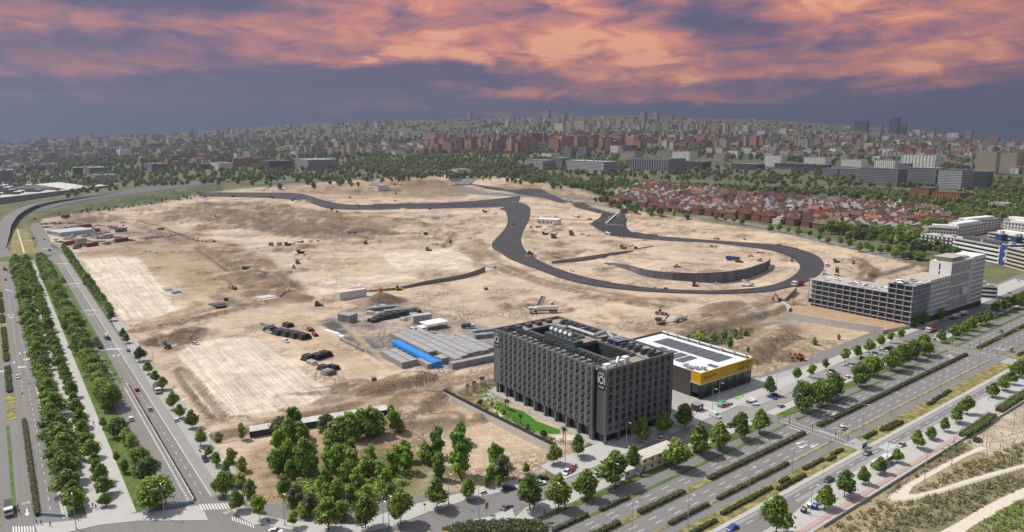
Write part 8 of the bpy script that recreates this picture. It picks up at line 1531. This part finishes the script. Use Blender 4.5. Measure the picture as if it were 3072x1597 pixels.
SUB = [flat('D', *p) for p in [(1520,520),(1560,492),(1680,468),(1880,446),(2060,452),(2210,476),(2330,520),(2420,578),(2340,600),(2080,582),(1900,562),(1800,552),(1690,536)]]
def suburb():
    xs = [p[0] for p in SUB]; ys = [p[1] for p in SUB]; cx, cy = sum(xs) / len(xs), sum(ys) / len(ys); a = .62; c_, s_ = math.cos(a), math.sin(a); n = 0; W = [('white', 'cream', 'brick'),0]
    wn = ['white', 'brick', 'cream', 'orange', 'dark red']; rn = ['brown tiled roof', 'red tiled roof', 'slate roof', 'flat terrace roof']
    for i in range(-30,31):
        for j in range(-40,41):
            u, v = i * 31 + rs.uniform(-4,4), j * 21 + rs.uniform(-2,2); x, y = cx + u * c_ - v * s_, cy + u * s_ + v * c_
            if not inpoly(np.array([x]), np.array([y]), SUB)[0] or rs.random() < .08 or n >= 310: continue
            f = fbm(np.array([x]), np.array([y]),120,2,77)[0]; wi, ri = (1, rs.choice([0,0,1])) if f > .6 else rs.choice([(0,1),(0,1),(0,3),(0,2),(0,0),(2,0),(1,0),(0,1),(3,0),(4,3)]); n += 1
            house(x, y, a + rs.choice([0,0,0, math.pi / 2]), wi, ri, rs.choice([16,19]), rs.choice([12,13.5]), rs.choice([7,9.5]), '%s house with %s in the suburb beyond the circuit' % (wn[wi], rn[ri]), '%s houses with %s' % (wn[wi], rn[ri]))
suburb()
# ---- trees out there
GT = KINDS['far_tree']
NF = [0]
def ftree(x, y, h, label, grp, lf=None):
    NF[0] += 1; k = NF[0] % 4; o = ob('tree', GT[k][0], None, (x, y, Tz(x, y)), rs.uniform(0,6)); s = h / 10 * rs.uniform(.85,1.15); o.scale = (s * 1.1, s * 1.1, s); tag(o, label, 'tree', grp)
for t, pts, h in (('a2', [(800,960),(850,975),(905,990),(965,1000),(1040,1020),(1105,1035),(1165,1040),(1325,1070),(1400,1080),(1480,1095),(1555,1115),(1630,1130),(1710,1150),(1790,1165),(1880,1185),(2050,1215),(2140,1230),(2225,1245),(2310,1260)],11),('b3', [(20,325),(110,325),(200,340),(300,360),(410,380),(515,425),(595,445),(720,465),(815,490),(915,525),(985,520),(1035,545),(1120,540)],11)):
    for i, (x, y) in enumerate(pts): X, Y = flat(t, x, y); tree('young_tree' if i % 3 else 'plane_tree', X, Y, h * rs.uniform(.85,1.1), 'round street tree, %s along the road above the %s' % (ordn(i + 1), 'brown bank' if t == 'a2' else 'pale slope'), 'street trees between site and suburb', 1.25)
for i, (x, y, h) in enumerate([(640,345,24),(720,350,24),(830,350,20),(960,360,21),(1040,370,20),(1120,370,22),(1210,390,22),(1290,400,20),(1360,410,23),(1420,420,24),(1470,440,24),(1600,330,26),(1680,330,22),(1750,310,22),(880,390,19),(1150,430,14),(1230,440,14),(1200,520,11),(1320,540,14),(1360,600,12),(1440,600,13),(1500,610,12),(1540,600,12),(2000,250,24),(1900,280,22),(2100,230,22),(2250,180,20),(1280,580,12)]):
    X, Y = flat('b3', x, y); tree('purple_tree' if i in (3,14) else 'broad_tree', X, Y, h * .72,('purplish' if i in (3,14) else 'big green') + ' park tree, %s of the belt between suburb and white flats' % ordn(i + 1), 'park trees beside the white flats', 1.35)
def scatter(poly, n, hmin, hmax, label, grp, t='D'):
    P = poly; xs = [p[0] for p in P]; ys = [p[1] for p in P]; k = 0
    while k < n:
        sx, sy = rs.uniform(min(xs), max(xs)), rs.uniform(min(ys), max(ys))
        if not inpoly(np.array([sx]), np.array([sy]), P)[0]: continue
        x, y, z = gp(t, sx, sy); ftree(x, y, rs.uniform(hmin, hmax), label, grp); k += 1
scatter([(1540,530),(1600,495),(1880,455),(2200,485),(2380,575),(2080,576),(1800,550),(1680,530)],130,9,14,'garden tree among the suburb houses', 'garden trees of the suburb'); scatter([(1480,505),(1560,495),(1640,540),(1700,540),(1760,556),(1700,552),(1600,540)],35,7,12,'bushy tree beside the suburb road', 'bushy trees on the suburb edge'); scatter([(2040,575),(2330,590),(2420,640),(2380,650),(2250,630),(2080,598)],50,8,13,'leafy tree between the pale slope and the suburb', 'trees between pale slope and suburb'); scatter([(1180,455),(1330,450),(1480,470),(1560,500),(1470,490),(1330,466),(1200,462)],35,9,14,'tree behind the brown bank at the site end', 'trees behind the brown bank'); scatter([(520,455),(700,440),(960,455),(960,470),(760,476),(560,480)],45,9,15,'tree on the motorway verge beyond the far spoil banks', 'trees on the motorway verge')
def woodland():
    src = leaves(lobes_oval(500,4.6,1.5,8.8,10, SH_ROUND),64,1.7,501, LEAF7,'tmp'); n0 = len(src.vertices); co = np.empty(n0 * 3, np.float32); src.vertices.foreach_get('co', co); co = co.reshape(-1,3); la = np.empty(n0, np.float32); src.attributes['leaf'].data.foreach_get('value', la); out = []; lf = []
    AREAS = [([(1050,375),(1600,388),(1600,428),(1340,425),(1050,402)],600,9,16),([(960,395),(1120,400),(1340,425),(1340,450),(1180,452),(1000,448),(860,425)],620,11,18),([(300,430),(760,405),(1000,412),(1180,440),(1000,458),(640,455),(420,470),(300,470)],700,8,15),([(2080,480),(2350,500),(2560,470),(2640,480),(2640,560),(2430,560),(2330,560),(2200,520)],620,9,16),([(1480,450),(1640,465),(1900,475),(2300,492),(2300,500),(1900,490),(1500,480)],320,9,15),([(1330,430),(1500,470),(1480,480),(1320,458)],200,10,16),([(0,470),(120,455),(300,450),(300,480),(160,500)],120,8,14),([(60,555),(300,520),(560,478),(560,492),(300,528),(130,545)],260,2.5,5),([(1000,350),(1400,330),(2200,350),(2576,400),(2576,440),(1600,390),(1000,390)],1500,12,20),([(1330,405),(1700,415),(2200,440),(2576,450),(2576,480),(2100,470),(1500,448),(1330,430)],700,8,14),([(0,440),(300,415),(900,395),(1000,410),(500,430),(0,470)],500,8,14),([(0,400),(600,350),(1000,350),(1000,395),(500,405),(0,440)],1400,12,20)]
    for poly, n, h0, h1 in AREAS:
        xs = [p[0] for p in poly]; ys = [p[1] for p in poly]; sx = np.array([rs.uniform(min(xs), max(xs)) for _ in range(n * 3)]); sy = np.array([rs.uniform(min(ys), max(ys)) for _ in range(n * 3)]); ok = np.where(inpoly(sx, sy, poly))[0][:n]
        for i in ok:
            x, y, z = CITYPT(sx[i] * K, sy[i] * K); s = rs.uniform(h0, h1) / 10; a = rs.uniform(0,6.3); c_, s_ = math.cos(a), math.sin(a); v = co * s; out.append(np.stack([v[:, 0] * c_ - v[:, 1] * s_ + x, v[:, 0] * s_ + v[:, 1] * c_ + y, v[:, 2] + Tz(x, y) - .5],-1)); lf.append(np.clip(la * .7 + rs.random() * .4,0,1))
    P = np.concatenate(out).astype(np.float32); N = len(P); me = bpy.data.meshes.new('woodland'); me.vertices.add(N); me.vertices.foreach_set('co', P.ravel()); me.loops.add(N); me.loops.foreach_set('vertex_index', np.arange(N, dtype=np.int32)); me.polygons.add(N // 4); me.polygons.foreach_set('loop_start', np.arange(0, N, 4, dtype=np.int32)); me.polygons.foreach_set('loop_total', np.full(N // 4,4, np.int32))
    at = me.attributes.new('leaf', 'FLOAT', 'POINT'); at.data.foreach_set('value', np.concatenate(lf).astype(np.float32)); me.update(calc_edges=True); me.materials.append(LEAF7); o = ob('woodland', me); o['kind'] = 'stuff'; tag(o, 'far-off woods and street greenery between the city blocks', 'woodland'); bpy.data.meshes.remove(src)
woodland()

# ------------------------------------------------------------------ the hazy air
def haze():
    b = MB(); b.box(-8250,8250,-8250,8250,-60,540); o = b.obj('haze', []); o['kind'] = 'stuff'; o['label'] = 'thin grey haze over the distant city'; o['category'] = 'haze'
    m = bpy.data.materials.new('haze'); m.use_nodes = True; t = NT(m.node_tree); t.n.clear(); out = t.new('ShaderNodeOutputMaterial'); v = t.new('ShaderNodeVolumePrincipled')
    v.inputs['Color'].default_value = (.36,.41,.53,1); v.inputs['Density'].default_value = 1.3e-4; v.inputs['Anisotropy'].default_value = .72
    t.l.new(v.outputs[0], out.inputs['Volume']); o.data.materials.append(m)
haze()
